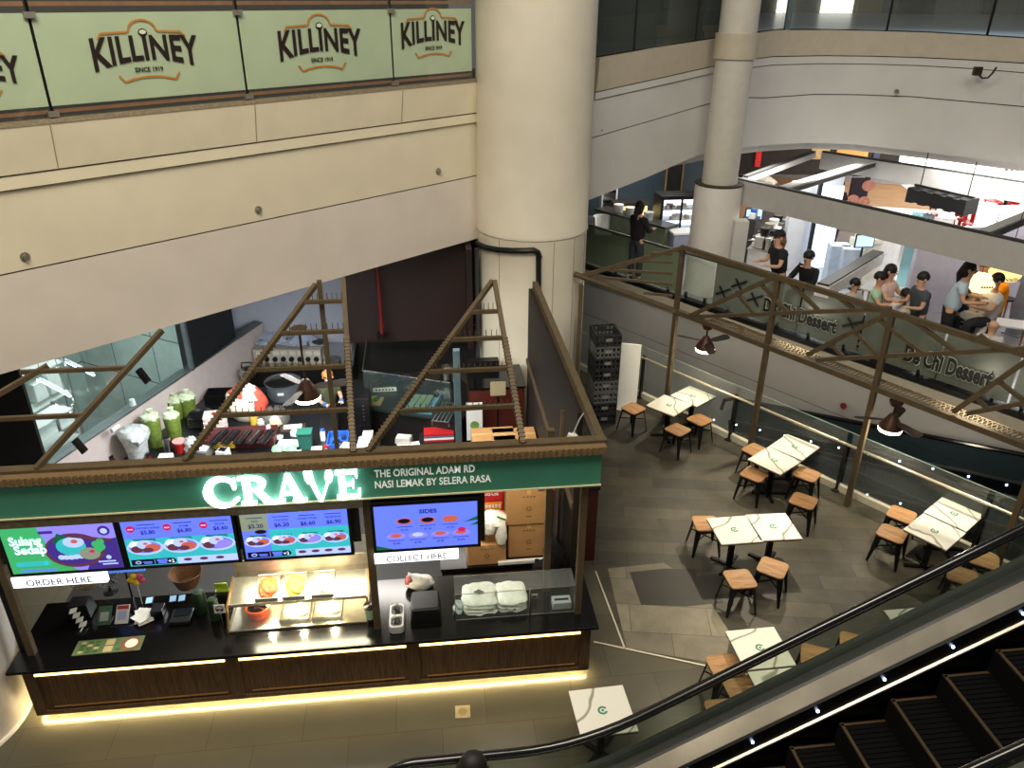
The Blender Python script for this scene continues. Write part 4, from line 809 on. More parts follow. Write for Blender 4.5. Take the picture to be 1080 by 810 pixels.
def kthing(name, lab, cat, u, v, z=KZ, rz=SR, group=None): p = PZ(u, v, z); return thing(name, lab, cat, (p.x, p.y, z), rz, group)
CUPG = mat('green_cup_stack', (100, 120, 48), .5, var=.3, scale=10)
for i, (u, v, h, r, lab) in enumerate(((165, 470, .62, .16, 'tall stack of green cups in a knotted bag, nearest the partition'), (186, 466, .58, .15, 'tall stack of green cups in a knotted bag, second from the partition'), (187, 441, .4, .15, 'short bag of green cups behind the tall stacks, by the partition'), (200, 438, .42, .17, 'short bag of green cups behind the tall stacks, beside the black bowl'))):
    t = kthing('cup_stack', lab, 'cups', u, v+0, group='bags of green cups'); m = MB(); m.lathe([(0, 0), (r*.75, 0), (r*.9, h*.5), (r, h*.95), (r*.9, h), (0, h)], 18); m.build('cups', CUPG, t, smooth=True)
    m = MB(); blob(m, (0, 0, h), (r*1.02, r*1.02, .09), .1, seed=60+i, flat=-.5); m.lathe([(.0, .0), (.03, .0), (.06, .09), (0, .07)], 8, (.02, 0, h+.07)); m.build('bag_top', mat('pale_green_bag', (200, 212, 180), .3, var=.15), t, smooth=True)
t = kthing('cup_bag', 'big translucent bag of clear cups at the near end of the preparation counter', 'bag', 147, 484); m = MB(); blob(m, (0, 0, .0), (.2, .2, .1), .05, seed=70, flat=-.05); m.lathe([(0.0, 0), (.17, 0), (.2, .3), (.25, .52), (.2, .62), (0, .66)], 20); blob(m, (0, 0, .5), (.27, .25, .2), .1, seed=71); m.build('bag_body', BAGC, t, smooth=True)
t = kthing('steel_tumbler', 'steel tumbler among the green cup stacks', 'cup', 178, 476); MB().lathe([(0, 0), (.07, 0), (.085, .3), (.075, .3), (.065, .02), (0, .02)], 18).build('cup_body', STEEL, t, smooth=True)
t = kthing('red_tub', 'small red tub beside the steel tumbler', 'tub', 191, 476); MB().lathe([(0, 0), (.1, 0), (.12, .2), (0, .21)], 16).build('tub_body', REDP, t, smooth=True); MB().lathe([(0, .21), (.12, .21), (.12, .235), (0, .24)], 16).build('lid', mat('pale_pink', (205, 150, 150), .5), t, smooth=True)
m = MB(); blob(m, (0, 0, .12), (.13, .1, .2), .15, seed=72); o = simple('clear_packet', 'crumpled clear packet right of the red tub', 'packet', m, BAGC, PZ(203, 476, KZ+.02), smooth=True)
t = kthing('tissue_packet', 'white tissue carton with a blue patch at the counter edge', 'box', 176, 488); MB().bx(-.12, .12, -.08, .08, 0, .16).build('carton', WHITE, t, bev=.01); m = MB(); m.bx(.03, .11, -.082, -.08, .03, .13); m.build('blue_patch', BLUEP, t)
for u, v, lab in ((119, 490, 'small dark red jar at the counter edge nearest the partition'), (158, 487, 'dark red jar beside the tissue carton')):
    t = kthing('sauce_jar', lab, 'jar', u, v, group='dark red jars'); MB().lathe([(0, 0), (.06, 0), (.06, .1), (.04, .13), (.04, .15)], 14).build('jar_body', mat('dark_red_jar', (80, 20, 22), .3), t, smooth=True); MB().lathe([(.042, .15), (.042, .18), (0, .18)], 14).build('lid', BLACKP, t, smooth=True)
t = kthing('black_wok', 'black round pan on a stack of grey trays', 'pan', 213, 441, KZ+.22); MB().lathe([(0, 0), (.14, 0), (.24, .1), (.25, .1), (.14, .015), (0, .015)], 26).build('pan_body', BLACKP, t, smooth=True)
t = kthing('tray_stack', 'stack of grey trays under the black round pan', 'trays', 213, 447); m = MB(); [m.box((0, 0, .025+k*.05), (.42, .34, .04), taper=1.05) for k in range(4)]; m.build('trays', mat('grey_tray', (96, 92, 90), .5, var=.2), t, bev=.01)
t = kthing('roasting_tin', 'square black roasting tin behind the black round pan', 'tin', 233, 422, KZ+.0); m = MB(); m.bx(-.28, .28, -.2, .2, .0, .02); m.bx(-.28, .28, -.2, -.18, .02, .2); m.bx(-.28, .28, .18, .2, .02, .2); m.bx(-.28, -.26, -.2, .2, .02, .2); m.bx(.26, .28, -.2, .2, .02, .2); m.build('tin_body', BLACKP, t, bev=.008)
WBX = mat('white_food_box', (214, 202, 194), .5, var=.06)
for k in range(4):
    t = kthing('takeaway_box', ('white takeaway box, bottom of the stack left of the patterned bag', 'white takeaway box, second from the bottom of its stack', 'white takeaway box, third from the bottom of its stack', 'white takeaway box with a red mark, top of the stack')[k], 'box', 229, 455, KZ+k*.095, SR+.1, 'takeaway boxes beside the patterned bag')
    t.location = PZ(229, 455, KZ)+ZZ*k*.101; MB().box((0, 0, .045), (.38, .3, .09), taper=1.06).build('box_body', WBX, t, bev=.01)
    if k == 3: m = MB(); m.lathe([(0, .095), (.05, .095), (.05, .1), (0, .1)], 12); m.build('red_mark', REDP, t)
t = kthing('patterned_bag', 'large white plastic bag with red edges and dark dots', 'bag', 262, 442); m = MB(); blob(m, (0, .05, .34), (.4, .26, .44), .05, n=24, m=16, seed=73, flat=-.8); o = m.build('bag_body', [mat('cream_bag', (232, 222, 200), .5, var=.05), mat('red_bag_part', (208, 84, 66), .5, var=.2)], t, smooth=True)
for p_ in o.data.polygons:
    c = p_.center
    if c.x > .23 or (c.z > .58 and c.x < -.02) : p_.material_index = 1
m = MB(); rnd = random.Random(4)
for k in range(11):
    a = rnd.uniform(-2.4, -1.0); zz = rnd.uniform(.12, .56); rr = math.sqrt(max(.05, 1-((zz-.34)/.44)**2)); m.ell((.4*rr*math.cos(a)*1.0, .05+.265*rr*math.sin(a), zz), (.022, .012, .022), 8, 5)
m.build('dots', mat('dot_dark', (60, 44, 34), .6), t)
for k in range(5):
    t = kthing('black_food_tray', ('black oblong food tray in the row on the counter, leftmost', 'black oblong food tray in the row on the counter, second from the left', 'black oblong food tray in the row on the counter, middle one', 'black oblong food tray in the row on the counter, second from the right', 'black oblong food tray in the row on the counter, rightmost')[k], 'tray', 231+k*12.5, 462, KZ+.22, SR-.25, 'row of black food trays')
    m = MB(); m.box((0, 0, .02), (.15, .5, .04), taper=1.1); m.build('tray_body', BLACKP, t, bev=.01); MB().bx(-.02, .02, -.22, .22, .041, .046).build('ridge', STEEL, t)
t = kthing('crate', 'dark maroon crate carrying the row of black food trays', 'crate', 257, 466); MB().bx(-.75, .62, -.26, .26, 0, .2).build('crate_body', mat('maroon_plastic', (70, 22, 26), .5, var=.1), t, bev=.01); MB().bx(-.5, -.1, -.268, -.26, .03, .17).build('yellow_label', mat('yellow_label', (214, 176, 50), .5), t)
# pots, kettle, noodle boiler on the rear counter
t = kthing('stock_pot', 'wide grey stock pot with a steel lid and white label', 'pot', 300, 418); MB().lathe([(0, 0), (.3, 0), (.34, .1), (.36, .36), (.38, .37), (0, .37)], 30).build('pot_body', mat('grey_enamel', (92, 98, 104), .4, .2, var=.08), t, smooth=True); MB().lathe([(.36, .38), (.2, .43), (.0, .45)], 26).build('lid', STEEL, t, smooth=True); MB().bx(-.06, .06, -.365, -.35, .2, .25).build('pot_label', WHITE, t)
t = kthing('kettle', 'steel kettle at the left end of the rear cooking counter', 'kettle', 262, 397); m = MB(); m.lathe([(0, 0), (.16, 0), (.19, .08), (.15, .2), (.05, .25), (0, .26)], 22); m.tube([(.15, 0, .12), (.26, 0, .22)], [.035, .02], 8); m.build('kettle_body', STEEL, t, smooth=True); MB().tube([(-.12, 0, .2), (-.1, 0, .34), (.1, 0, .34), (.12, 0, .2)], .018, 8).build('handle', BLACKP, t, smooth=True)
t = kthing('noodle_boiler', 'white and steel row of noodle cookers with eight round knobs, papers heaped on top', 'cooker', 300, 383, KZ, SR-.1); t.location += SX*.08
m = MB(); m.bx(-.78, .78, 0, .6, 0, .34); m.build('body', mat('beige_steel', (178, 172, 158), .4, .2, var=.06), t, bev=.01)
for k in range(8): MB().tube([(-.66+k*.19, 0, .1), (-.66+k*.19, -.04, .1)], .06, 14).build('knob', BLACKP, t, smooth=True)
m = MB(); [m.bx(-.7+k*.19, -.56+k*.19, -.006, 0, .2, .3) for k in range(8)]; m.build('tag_row', mat('pale_tags', (206, 200, 186), .5), t)
m = MB(); rnd = random.Random(5)
for k in range(16): m.box((rnd.uniform(-.6, .6), rnd.uniform(.15, .5), .37+k*.012), (rnd.uniform(.25, .5), rnd.uniform(.2, .35), .012), (math.cos(k), math.sin(k), .06), (-math.sin(k), math.cos(k), .1))
m.build('paper_heap', mat('blue_white_paper', (200, 214, 236), .5, var=.06), t)
t = kthing('rag_heap', 'pale blue heap of plastic wrap at the left end of the rear counter', 'wrap', 256, 373); m = MB(); blob(m, (0, 0, .08), (.3, .22, .16), .1, seed=77); m.build('wrap', mat('blue_wrap', (150, 172, 200), .3, var=.15), t, smooth=True)
t = kthing('steel_box', 'grey steel box beside the noodle cookers', 'box', 336, 380, KZ); MB().bx(-.2, .2, 0, .4, 0, .38).build('box_body', mat('dull_steel', (120, 120, 116), .4, .6, var=.1), t, bev=.01); MB().lathe([(0, .38), (.14, .38), (.14, .4), (0, .4)], 16, (0, .2, 0)).build('burner_ring', BLACKP, t)
t = kthing('ring_mould', 'grey ring shaped tin beside the steel box', 'tin', 352, 384, KZ); MB().lathe([(.1, 0), (.18, 0), (.18, .14), (.1, .14), (.1, 0)], 24).build('ring', mat('dull_steel', 0), t, smooth=True)
t = kthing('dark_oven', 'black oven block under the ladder post', 'oven', 366, 470, 0, SR); t.location = PZ(383, 430, 1.2); t.location.z = 0
MB().bx(-.28, .12, 0, .9, 0, 1.4).build('body', BLACKP, t, bev=.01); m = MB(); [m.bx(-.02, .02, -.012, 0, .9+k*.08, .93+k*.08) for k in range(5)]; m.build('buttons', STEEL, t); MB().bx(-.24, -.06, -.015, 0, .2, .8).build('door', mat('oven_glass', (20, 22, 26), .1), t)
# bits at the middle of the preparation counter
for name, lab, cat, u, v, sz, mm in (('paper_sheet', 'white paper sheets spread on the counter behind the letters', 'paper', 306, 470, (.5, .4, .015), WHITE), ('ticket_pad', 'small white ticket pad near the green bin', 'pad', 334, 474, (.2, .14, .03), WHITE), ('white_tub', 'white tub on the counter left of the green bin', 'tub', 311, 459, (.12, .12, .1), WHITE), ('paper_pack', 'tilted white pack of paper towels beside the ladder post', 'pack', 384, 472, (.22, .4, .12), WHITE),
    ('tool_bracket', 'white angular bracket standing on the counter', 'bracket', 290, 462, (.3, .1, .05), WHITE), ('grey_carton', 'grey carton right of the blue basket', 'carton', 366, 476, (.2, .22, .14), mat('grey_carton', (150, 144, 134), .6, var=.1)), ('black_board', 'black chopping board on the counter right of the ladder post', 'board', 414, 478, (.4, .3, .03), BLACKP), ('order_sheet', 'large white sheet lying at the right end of the counter', 'paper', 432, 474, (.42, .5, .01), WHITE), ('white_box', 'small white box in front of the black chopping board', 'box', 402, 486, (.34, .16, .08), WHITE)):
    t = kthing(name, lab, cat, u, v, KZ, SR+random.uniform(-.4, .3)); MB().box((0, 0, sz[2]/2+.001), sz).build('body', mm, t, bev=.004)
    if sz[2] > .06: MB().box((0, 0, sz[2]+.004), (sz[0]*.5, sz[1]*.3, .006)).build('flap', mat('pale_flap', (206, 200, 190), .5), t)
    elif name == 'tool_bracket': MB().box((-.1, 0, .16), (.06, .06, .22)).build('upright', WHITE, t)
for u, lab in ((293, 'green topped clear lid on the paper sheets, left of two'), (308, 'green topped clear lid on the paper sheets, right of two')):
    t = kthing('salad_cover', lab, 'lid', u, 474, KZ+.02, group='green cup lids'); MB().lathe([(.12, 0), (.1, .05), (.04, .09), (0, .095)], 18).build('lid', mat('mint_plastic', (120, 190, 130), .3, var=.1), t, smooth=True)
t = kthing('green_bin', 'dark green square bin on the preparation counter', 'bin', 323, 472); m = MB(); m.box((0, 0, .17), (.22, .2, .34), taper=1.15); m.build('bin_body', mat('teal_green', (36, 96, 82), .5, var=.1), t, bev=.01); MB().bx(-.14, .14, -.13, .13, .34, .36).build('rim', mat('teal_green', 0), t)
t = kthing('blue_basket', 'blue plastic basket of small items beside the ladder post', 'basket', 357, 468); m = MB(); m.bx(-.2, .2, -.26, .26, 0, .02); m.bx(-.2, .2, -.26, -.24, .02, .14); m.bx(-.2, .2, .24, .26, .02, .14); m.bx(-.2, -.18, -.24, .24, .02, .14); m.bx(.18, .2, -.24, .24, .02, .14); m.build('basket_body', BLUEP, t, bev=.006)
m = MB(); [m.box((random.uniform(-.12, .12), random.uniform(-.18, .18), .06), (.08, .05, .06)) for _ in range(8)]; m.build('contents', mat('dark_blue_items', (30, 40, 80), .5, var=.3), t)
# right side counter
t = kthing('frying_pan', 'black frying pan on a ring behind the glass screen', 'pan', 411, 402, KZ+.05); MB().lathe([(0, 0), (.18, 0), (.24, .05), (.25, .05), (.18, .012), (0, .012)], 24).build('pan_body', BLACKP, t, smooth=True); MB().bar((.2, .1, .05), (.5, .2, .1), .03).build('handle', STEEL, t); MB().lathe([(.2, -.05), (.2, -.002), (.17, -.002), (.17, -.05)], 18).build('trivet', STEEL, t)
t = kthing('produce_tray', 'tray of green leaves and yellow packets on the black side counter', 'tray', 393, 424, KZ, SR-.2); MB().box((0, 0, .02), (.42, .34, .04)).build('tray_body', CARD, t, bev=.005); m = MB(); [blob(m, (random.uniform(-.14, .14), random.uniform(-.1, .1), .05), (.07, .05, .04), .15, 10, 6, mi=k % 3, seed=80+k) for k in range(9)]; m.build('produce', [mat('leafy_green', (80, 130, 50), .6, var=.2), mat('packet_yellow', (210, 190, 80), .5), mat('leafy_dark', (40, 80, 40), .6)], t, smooth=True)
t = kthing('label_strip', 'white label strip with red print behind the produce tray', 'sign', 406, 413, KZ); MB().box((0, 0, .05), (.5, .02, .09)).build('strip', WHITE, t); m = MB(); [m.bx(-.2+k*.07, -.16+k*.07, -.013, -.01, .03, .07) for k in range(6)]; m.build('print', REDP, t)
t = kthing('blue_folder_box', 'pale blue tray holding grey folders on the black side counter', 'tray', 446, 428, KZ, SR-.3); m = MB(); m.bx(-.3, .3, -.35, .35, 0, .04); m.bx(-.3, .3, -.35, -.33, .04, .12); m.bx(.28, .3, -.35, .35, .04, .12); m.build('tray_body', mat('pale_blue_plastic', (120, 160, 190), .4, var=.06), t, bev=.005); m = MB(); [m.box((-.18+k*.14, 0, .09+k*.005), (.12, .55, .05)) for k in range(3)]; m.build('folder', mat('grey_green_folder', (130, 138, 120), .6, var=.08), t)
t = kthing('wire_rack', 'grey wire rack at the right end of the black side counter', 'rack', 470, 440, KZ, SR-.3); m = MB(); [m.bar((-.16+k*.08, -.4, .12), (-.16+k*.08, .4, .12), .016) for k in range(5)]; m.bar((-.18, -.4, .12), (.18, -.4, .12), .02); m.bar((-.18, .4, .12), (.18, .4, .12), .02); [m.bar((x, y, 0), (x, y, .12), .02) for x in (-.17, .17) for y in (-.38, .38)]; m.build('rack_body', mat('dull_steel', 0), t)
t = kthing('steel_urn', 'steel urn on the far end of the side counter', 'urn', 472, 402, KZ, SR); MB().lathe([(0, 0), (.16, 0), (.16, .38), (.12, .42), (.0, .44)], 22).build('urn_body', STEEL, t, smooth=True); MB().lathe([(.162, .3), (.17, .31), (.162, .33)], 22).build('band', BLACKP, t, smooth=True)
t = thing('glass_screen', 'tall clear glass screen around the black side counter', 'screen', (0, 0, 0))
a_, b_, c_ = PZ(386, 432, .9), PZ(398, 395, .9)+SX*-.45, PZ(476, 446, .9); b2 = a_+SY*2.2
for q in ((a_, c_), (a_, b2)): MB().add([q[0], q[1], q[1]+ZZ*.9, q[0]+ZZ*.9], [(0, 1, 2, 3)]).build('pane', glass('green_glass', (190, 215, 208), .03), t)
m = MB(); m.bar(a_+ZZ*.9, c_+ZZ*.9, .02); m.bar(a_+ZZ*.9, b2+ZZ*.9, .02); m.bar(b2+ZZ*.9, b2+ZZ*.9+SX*3.1, .02); m.build('top_rail', STEEL, t)
t = kthing('magazine_stack', 'stack of red and white packets on a low black shelf under the side counter', 'stack', 463, 452, .62, SR); m = MB(); [m.box((0, 0, .02+k*.045), (.6, .3, .04), mi=k % 3) for k in range(4)]; m.build('packets', [REDP, WHITE, mat('blue_grey_packet', (90, 100, 130), .5)], t)
t.location = PZ(463, 462, .5)-SY*0; t.location.z = .5
t2 = thing('low_shelf', 'low black shelf carrying the red and white packets', 'shelf', (t.location.x, t.location.y, 0), SR); MB().bx(-.4, .4, -.25, .25, .44, .499).build('shelf_board', BLKT, t2); [MB().bx(x-.02, x+.02, y-.02, y+.02, 0, .44).build('leg', BLACKM, t2) for x in (-.36, .36) for y in (-.2, .2)]
# steel blue post, bulkhead, red pipe, reception cabinet
p = PZ(486, 480, .3); t = thing('blue_grey_post', 'blue grey steel post behind the right ladder triangle', 'post', (p.x, p.y, 0), SR); pb_ = PZ(484, 470, .9); t.location = (pb_.x, pb_.y, 0); MB().bx(-.06, .06, -.06, .06, 0.02, 2.9).build('post_body', BLUEM, t, bev=.005); MB().bx(-.12, .12, -.12, .12, 0, .02).build('base_plate', BLUEM, t)
DKB = mat('dark_red_brown_panel', (34, 17, 13), .5, var=.12, scale=3, stretch=(8, 8, 1))
bk0 = PZ(364, 330, 2.0); bky = 15.6
def atb(u, v, b_): o_ = SO+SY*b_; return PV(u, v, o_, o_+SX)
bl = atb(366, 330, 7.9); br_ = atb(495, 372, 7.9); zl = bl.z
t = thing('bulkhead', 'dark red-brown panelled bulkhead hanging under the gallery', 'bulkhead', (0, 0, 0)); zz = atb(430, 360, 7.9).z; x0 = (bl-SO).dot(SX); x1 = (br_-SO).dot(SX)
m = MB().box(SP((x0+x1)/2, 8.1, (zz+3.95)/2), (x1-x0, .4, 3.93-zz), SX, SY, ZZ); m.build('panel', DKB, t); m = MB(); m.box(SP(x1+.0, 7.75, (zz+3.95)/2), (.12, .8, 3.95-zz), SX, SY, ZZ); m.build('end_panel', mat('darker_panel', (30, 17, 14), .5, var=.1), t)
pr = atb(397, 300, 7.6); pr2 = atb(403, 352, 7.6); xr = (pr2-SO).dot(SX)
t = thing('red_pipe', 'vertical red sprinkler pipe in front of the dark bulkhead', 'pipe', (0, 0, 0)); MB().tube([SP(xr, 7.6, pr2.z), SP(xr, 7.6, 3.95)], .042, 14).build('pipe', mat('red_pipe_paint', (96, 20, 18), .4, var=.05), t, smooth=True); MB().tube([SP(xr, 7.6, pr2.z-.08), SP(xr, 7.6, pr2.z+.02)], .11, 14).build('nozzle', BLACKM, t, smooth=True)
# cabinet right
a0, b0 = SL(492, 470, .9); cz = 1.6
ca, cb = SL(484, 382, cz)[0], SL(484, 410, cz)[1]; ra = SL(562, 410, cz)[0]
t = sthing('reception_cabinet', 'dark red-brown cabinet with a glossy black top inside the kiosk', 'cabinet', ca+.15, cb, 0)
w = min(ra, 7.12)-ca-.15; MB().bx(0, w, 0, 1.0, 0, cz-.04).build('cabinet_body', mat('red_brown_laminate', (78, 32, 26), .4, var=.08), t); MB().bx(-.02, w+.02, -.02, 1.02, cz-.04, cz).build('worktop', mat('glossy_black_top', (12, 14, 14), .08, var=.1), t); MB().bx(0, w*.6, .8, 1.0, cz, cz+.2).build('back_ledge', BLACKP, t)
t = kthing('poster_stand', 'white poster with a green picture standing beside the red-brown cabinet', 'poster', 505, 476, .5); z0 = .3; t.location = SP(SL(504, 470, .9)[0], cb-.15, 0)
MB().bx(-.16, .16, -.01, .01, .5, 1.35).build('sheet', WHITE, t); MB().bx(-.14, .14, .02, .04, 0, .5).build('leg', BLACKM, t); m = MB(); m.lathe([(0, 0), (.09, 0), (.09, .004), (0, .004)], 16); o = m.build('picture', mat('poster_green', (110, 150, 80), .5, var=.3), t, loc=(0, -.012, .85)); o.rotation_euler = (math.pi/2, 0, 0)
for u0, lab in ((521, 'flat brown carton behind the sign, left of the two side by side'), (553, 'flat brown carton behind the sign, right of the two side by side')):
    a1, b1 = SL(u0, 470, .95); c = carton(lab, a1-(.2 if u0 > 530 else .02), b1-.3, 0.5, .8, .5, .74, printed=False)
ax, bx_ = SL(537, 470, .95); t = sthing('pallet_table', 'low black table under the two flat cartons', 'table', ax, bx_-.32); MB().bx(-1.0, .7, 0, .7, .44, .498).build('table_top', BLACKP, t); [MB().bx(x-.03, x+.03, y-.03, y+.03, 0, .44).build('leg', BLACKM, t) for x in (-.9, .6) for y in (.08, .6)]
# right side wall of the kiosk
SW = mat('dark_side_wall', (32, 26, 22), .6, var=.15)
t = sthing('kiosk_side_wall', 'dark panel wall closing the right side of the kiosk', 'wall', 7.2, 0); t['kind'] = 'structure'; del t['category']
MB().bx(.0, .08, 1.0, 6.0, 0, 3.56).build('panel', SW, t); MB().bx(-.03, 0, 1.0, 6.0, 2.0, 2.1).build('batten', BRONZE, t)
MB().bx(-.05, 0, 1.9, 1.96, 0, 3.1).build('batten', BRONZE, t)
t = sthing('hanging_bag', 'small white knotted bag hanging on the side beam of the canopy', 'bag', 7.14, .95, 3.05); m = MB(); blob(m, (0, 0, .12), (.09, .1, .12), .12, seed=90); m.build('bag_body', BAGW, t, smooth=True); MB().tube([(0, 0, .22), (.08, 0, .45), (.18, 0, .62)], .008, 5).build('string', WHITE, t)
t = sthing('wall_sheet', 'small pale sheet pinned up at the back of the kiosk', 'paper', 6.55, 5.4, 1.6); MB().box((0, 0, .15), (.3, .01, .3)).build('sheet', mat('aged_paper', (170, 160, 130), .6, var=.05), t); MB().bx(-.02, .02, .01, .05, -1.6, .0).build('stand', BLACKM, t)
# timber block outside on the right
t = sthing('timber_cabinet', 'tall red-brown timber cabinet with a black top outside the kiosk wall', 'cabinet', 7.32, 2.25)
MB().bx(0, .56, 0, 4.2, 0, 1.45).build('cabinet_body', mat('red_brown_laminate', 0), t); MB().bx(-.0, .58, -.03, 4.22, 1.45, 1.5).build('top', BLACKP, t)
MB().bx(0.02, .37, 3.6, 4.2, 1.5, 2.2).build('upper_box', BLACKP, t)
# black service ducts on the column
t = thing('service_duct', 'black cable duct running across and down the big column', 'duct', (0, 0, 0))
def oncol(u, v, r=1.19):
    d = ray(u, v); e = Vector((0, 0, EYE)); ox, oy = -c1.x, -c1.y
    A = d.x**2+d.y**2; B = 2*(d.x*ox+d.y*oy); C_ = ox*ox+oy*oy-r*r; D = B*B-4*A*C_
    tt = (-B-math.sqrt(max(0, D)))/(2*A); return e+d*tt
m = MB(); pts = [oncol(u, v) for u, v in ((503, 257), (512, 261), (525, 263.5), (540, 264.5), (555, 264.5), (563, 264), (567, 266), (569, 272))]; m.tube(pts, .06, 8)
m.tube([oncol(568, 268), oncol(568, 300), oncol(568, 340)], .055, 8); m.build('duct_run', BLACKM, t, smooth=True)
m = MB(); m.tube([oncol(505, 262, 1.25)+Vector((-.05, 0, 0)), oncol(505, 262, 1.25)+Vector((-.05, 0, -3.8))], .045, 8); m.build('riser', mat('grey_riser', (70, 72, 72), .4, .5), t, smooth=True)
# end column at the left of the counter
p = SP(-1.25, -.05); t = thing('round_column', 'white round column at the left end of the counter', 'column', (p.x, p.y, 0)); MB().lathe([(.98, 0), (.98, 2.5), (1.0, 2.55), (.98, 2.6), (.98, 6)], 48).build('shaft', mat('white_column_paint', (206, 202, 196), .5, var=.04), t, smooth=True)
MB().lathe([(1.0, 0), (1.0, .04), (.98, .06)], 48).build('base_ring', WHITE, t, smooth=True)
p = SP(-.12, .15); t = thing('dark_post', 'black flat post standing between the white column and the kiosk', 'post', (p.x, p.y, 0), SR); MB().bx(-.05, .05, -.05, .05, 0, 3.05).build('post_body', BLACKM, t); MB().bx(-.09, .09, -.09, .09, 0, .012).build('base_plate', BLACKM, t)
# fan light inside the kiosk and lamps of the seating frame share one shape
FANB = mat('fan_bronze', (70, 46, 34), .4, .4, var=.1); GLOW = em('lamp_glow', (255, 236, 205), 14)
def make_fan(lab, loc, rz, drop=.25, group='fan lamps hanging from the bronze frame'):
    t = thing('fan_lamp', lab, 'lamp', loc, rz, group)
    MB().lathe([(.0, drop), (.12, drop), (.09, drop-.08), (.03, drop-.11), (0, drop-.11)], 20).build('canopy', FANB, t, smooth=True)
    MB().tube([(0, 0, -.0), (0, 0, drop-.1)], .018, 8).build('stem', FANB, t)
    MB().lathe([(.02, .03), (.06, .02), (.1, -.06), (.17, -.16), (.2, -.24), (.19, -.25), (.0, -.25)], 28).build('motor_housing', FANB, t, smooth=True)
    MB().lathe([(.2, -.25), (.19, -.3), (.12, -.33), (0, -.34)], 28).build('diffuser', GLOW, t, smooth=True)
    for k in range(3):
        a = k*2*math.pi/3; m = MB(); ex = Vector((math.cos(a), math.sin(a), 0)); ey = Vector((-math.sin(a), math.cos(a), .25)).normalized()
        m.prism([(.12, -.03), (.2, -.07), (.55, -.09), (.62, -.05), (.62, .05), (.55, .09), (.2, .06), (.12, .03)], (0, 0, -.1), ex, ey, ex.cross(ey), .008); m.build('blade', mat('dark_blade', (46, 32, 26), .5, var=.1), t)
    return t
fp = SP(3.62, 2.55, 3.15); make_fan('bronze fan lamp glowing inside the kiosk behind the ladder triangle', PY(322, 402, fp.y), .3, .85, 'fan lamps')
fl_ = PY(322, 402, fp.y); lamp('fan_lamp_light', 'POINT', (fl_.x, fl_.y, fl_.z-.42), 22, (1, .9, .74), .12)
# more loose things along the preparation counter
def jar(lab, u, v, r, h, m_, m2, name='jar', cat='jar'):
    t = kthing(name, lab, cat, u, v, rz=0); MB().lathe([(0, 0), (r, 0), (r, h*.75), (r*.7, h*.85), (r*.7, h*.87), (0, h*.87)], 14).build('body', m_, t, smooth=True); MB().lathe([(r*.75, h*.87), (r*.75, h), (0, h)], 14).build('lid', m2, t, smooth=True)
t = kthing('dome_cover', 'dull steel dome cover with a cream lump before it, left of the fan lamp', 'cover', 290, 443); MB().lathe([(.3, 0), (.29, .12), (.2, .24), (.05, .3), (0, .3)], 26).build('dome', mat('dull_steel', 0), t, smooth=True); MB().lathe([(0, .3), (.03, .3), (.03, .34), (0, .35)], 10).build('knob', BLACKP, t, smooth=True)
m = MB(); blob(m, (0, 0, .08), (.12, .1, .12), .15, seed=95); simple('dough_bag', 'cream lump in a bag in front of the steel dome cover', 'bag', m, mat('cream_lump', (206, 192, 160), .6, var=.1), PZ(291, 449, KZ+.02), smooth=True)
jar('clear jar with a white lid right of the patterned bag', 276, 452, .07, .2, BAGC, WHITE); jar('brown sauce jar in front of the blue basket', 345, 479, .06, .18, mat('brown_sauce', (80, 46, 26), .3), REDP); jar('small white bottle right of the green bin', 341, 464, .05, .24, WHITE, BLUEP, 'bottle', 'bottle')
jar('black lidded bottle between the paper sheets and the green bin', 316, 482, .05, .2, WHITE, BLACKP, 'bottle', 'bottle'); jar('yellow oil bottle behind the row of black trays', 268, 447, .07, .3, mat('oil_yellow', (196, 160, 60), .25), WHITE, 'bottle', 'bottle')
for u, v, sz, mm, lab, nm in ((327, 484, (.16, .3, .1), WHITE, 'upright white carton in front of the green bin', 'white_carton'), (343, 485, (.26, .16, .08), mat('grey_carton', 0), 'low grey carton in front of the blue basket', 'low_carton'), (388, 462, (.2, .26, .1), mat('cream_paper', (216, 206, 180), .6), 'cream paper parcel behind the white towel pack', 'parcel'), (426, 466, (.3, .2, .12), mat('grey_carton', 0), 'grey carton behind the large white sheet', 'grey_carton'),
    (309, 452, (.5, .26, .04), mat('dark_board', (60, 48, 38), .6), 'dark wooden board with a cream sheet behind the green bin', 'serving_board'), (216, 480, (.24, .3, .14), mat('grey_tray', 0), 'grey tub near the counter edge below the row of black trays', 'grey_tub'), (236, 482, (.2, .2, .16), WHITE, 'white tub near the counter edge below the maroon crate', 'white_tub')):
    t = kthing(nm, lab, nm.split('_')[-1], u, v, rz=SR+random.uniform(-.3, .3)); MB().box((0, 0, sz[2]/2), sz, taper=.96).build('body', mm, t, bev=.008); MB().box((0, 0, sz[2]+.006), (sz[0]*.7, sz[1]*.6, .012)).build('lid', [WHITE, BLACKP][nm in ('white_carton', 'white_tub')], t, bev=.003)

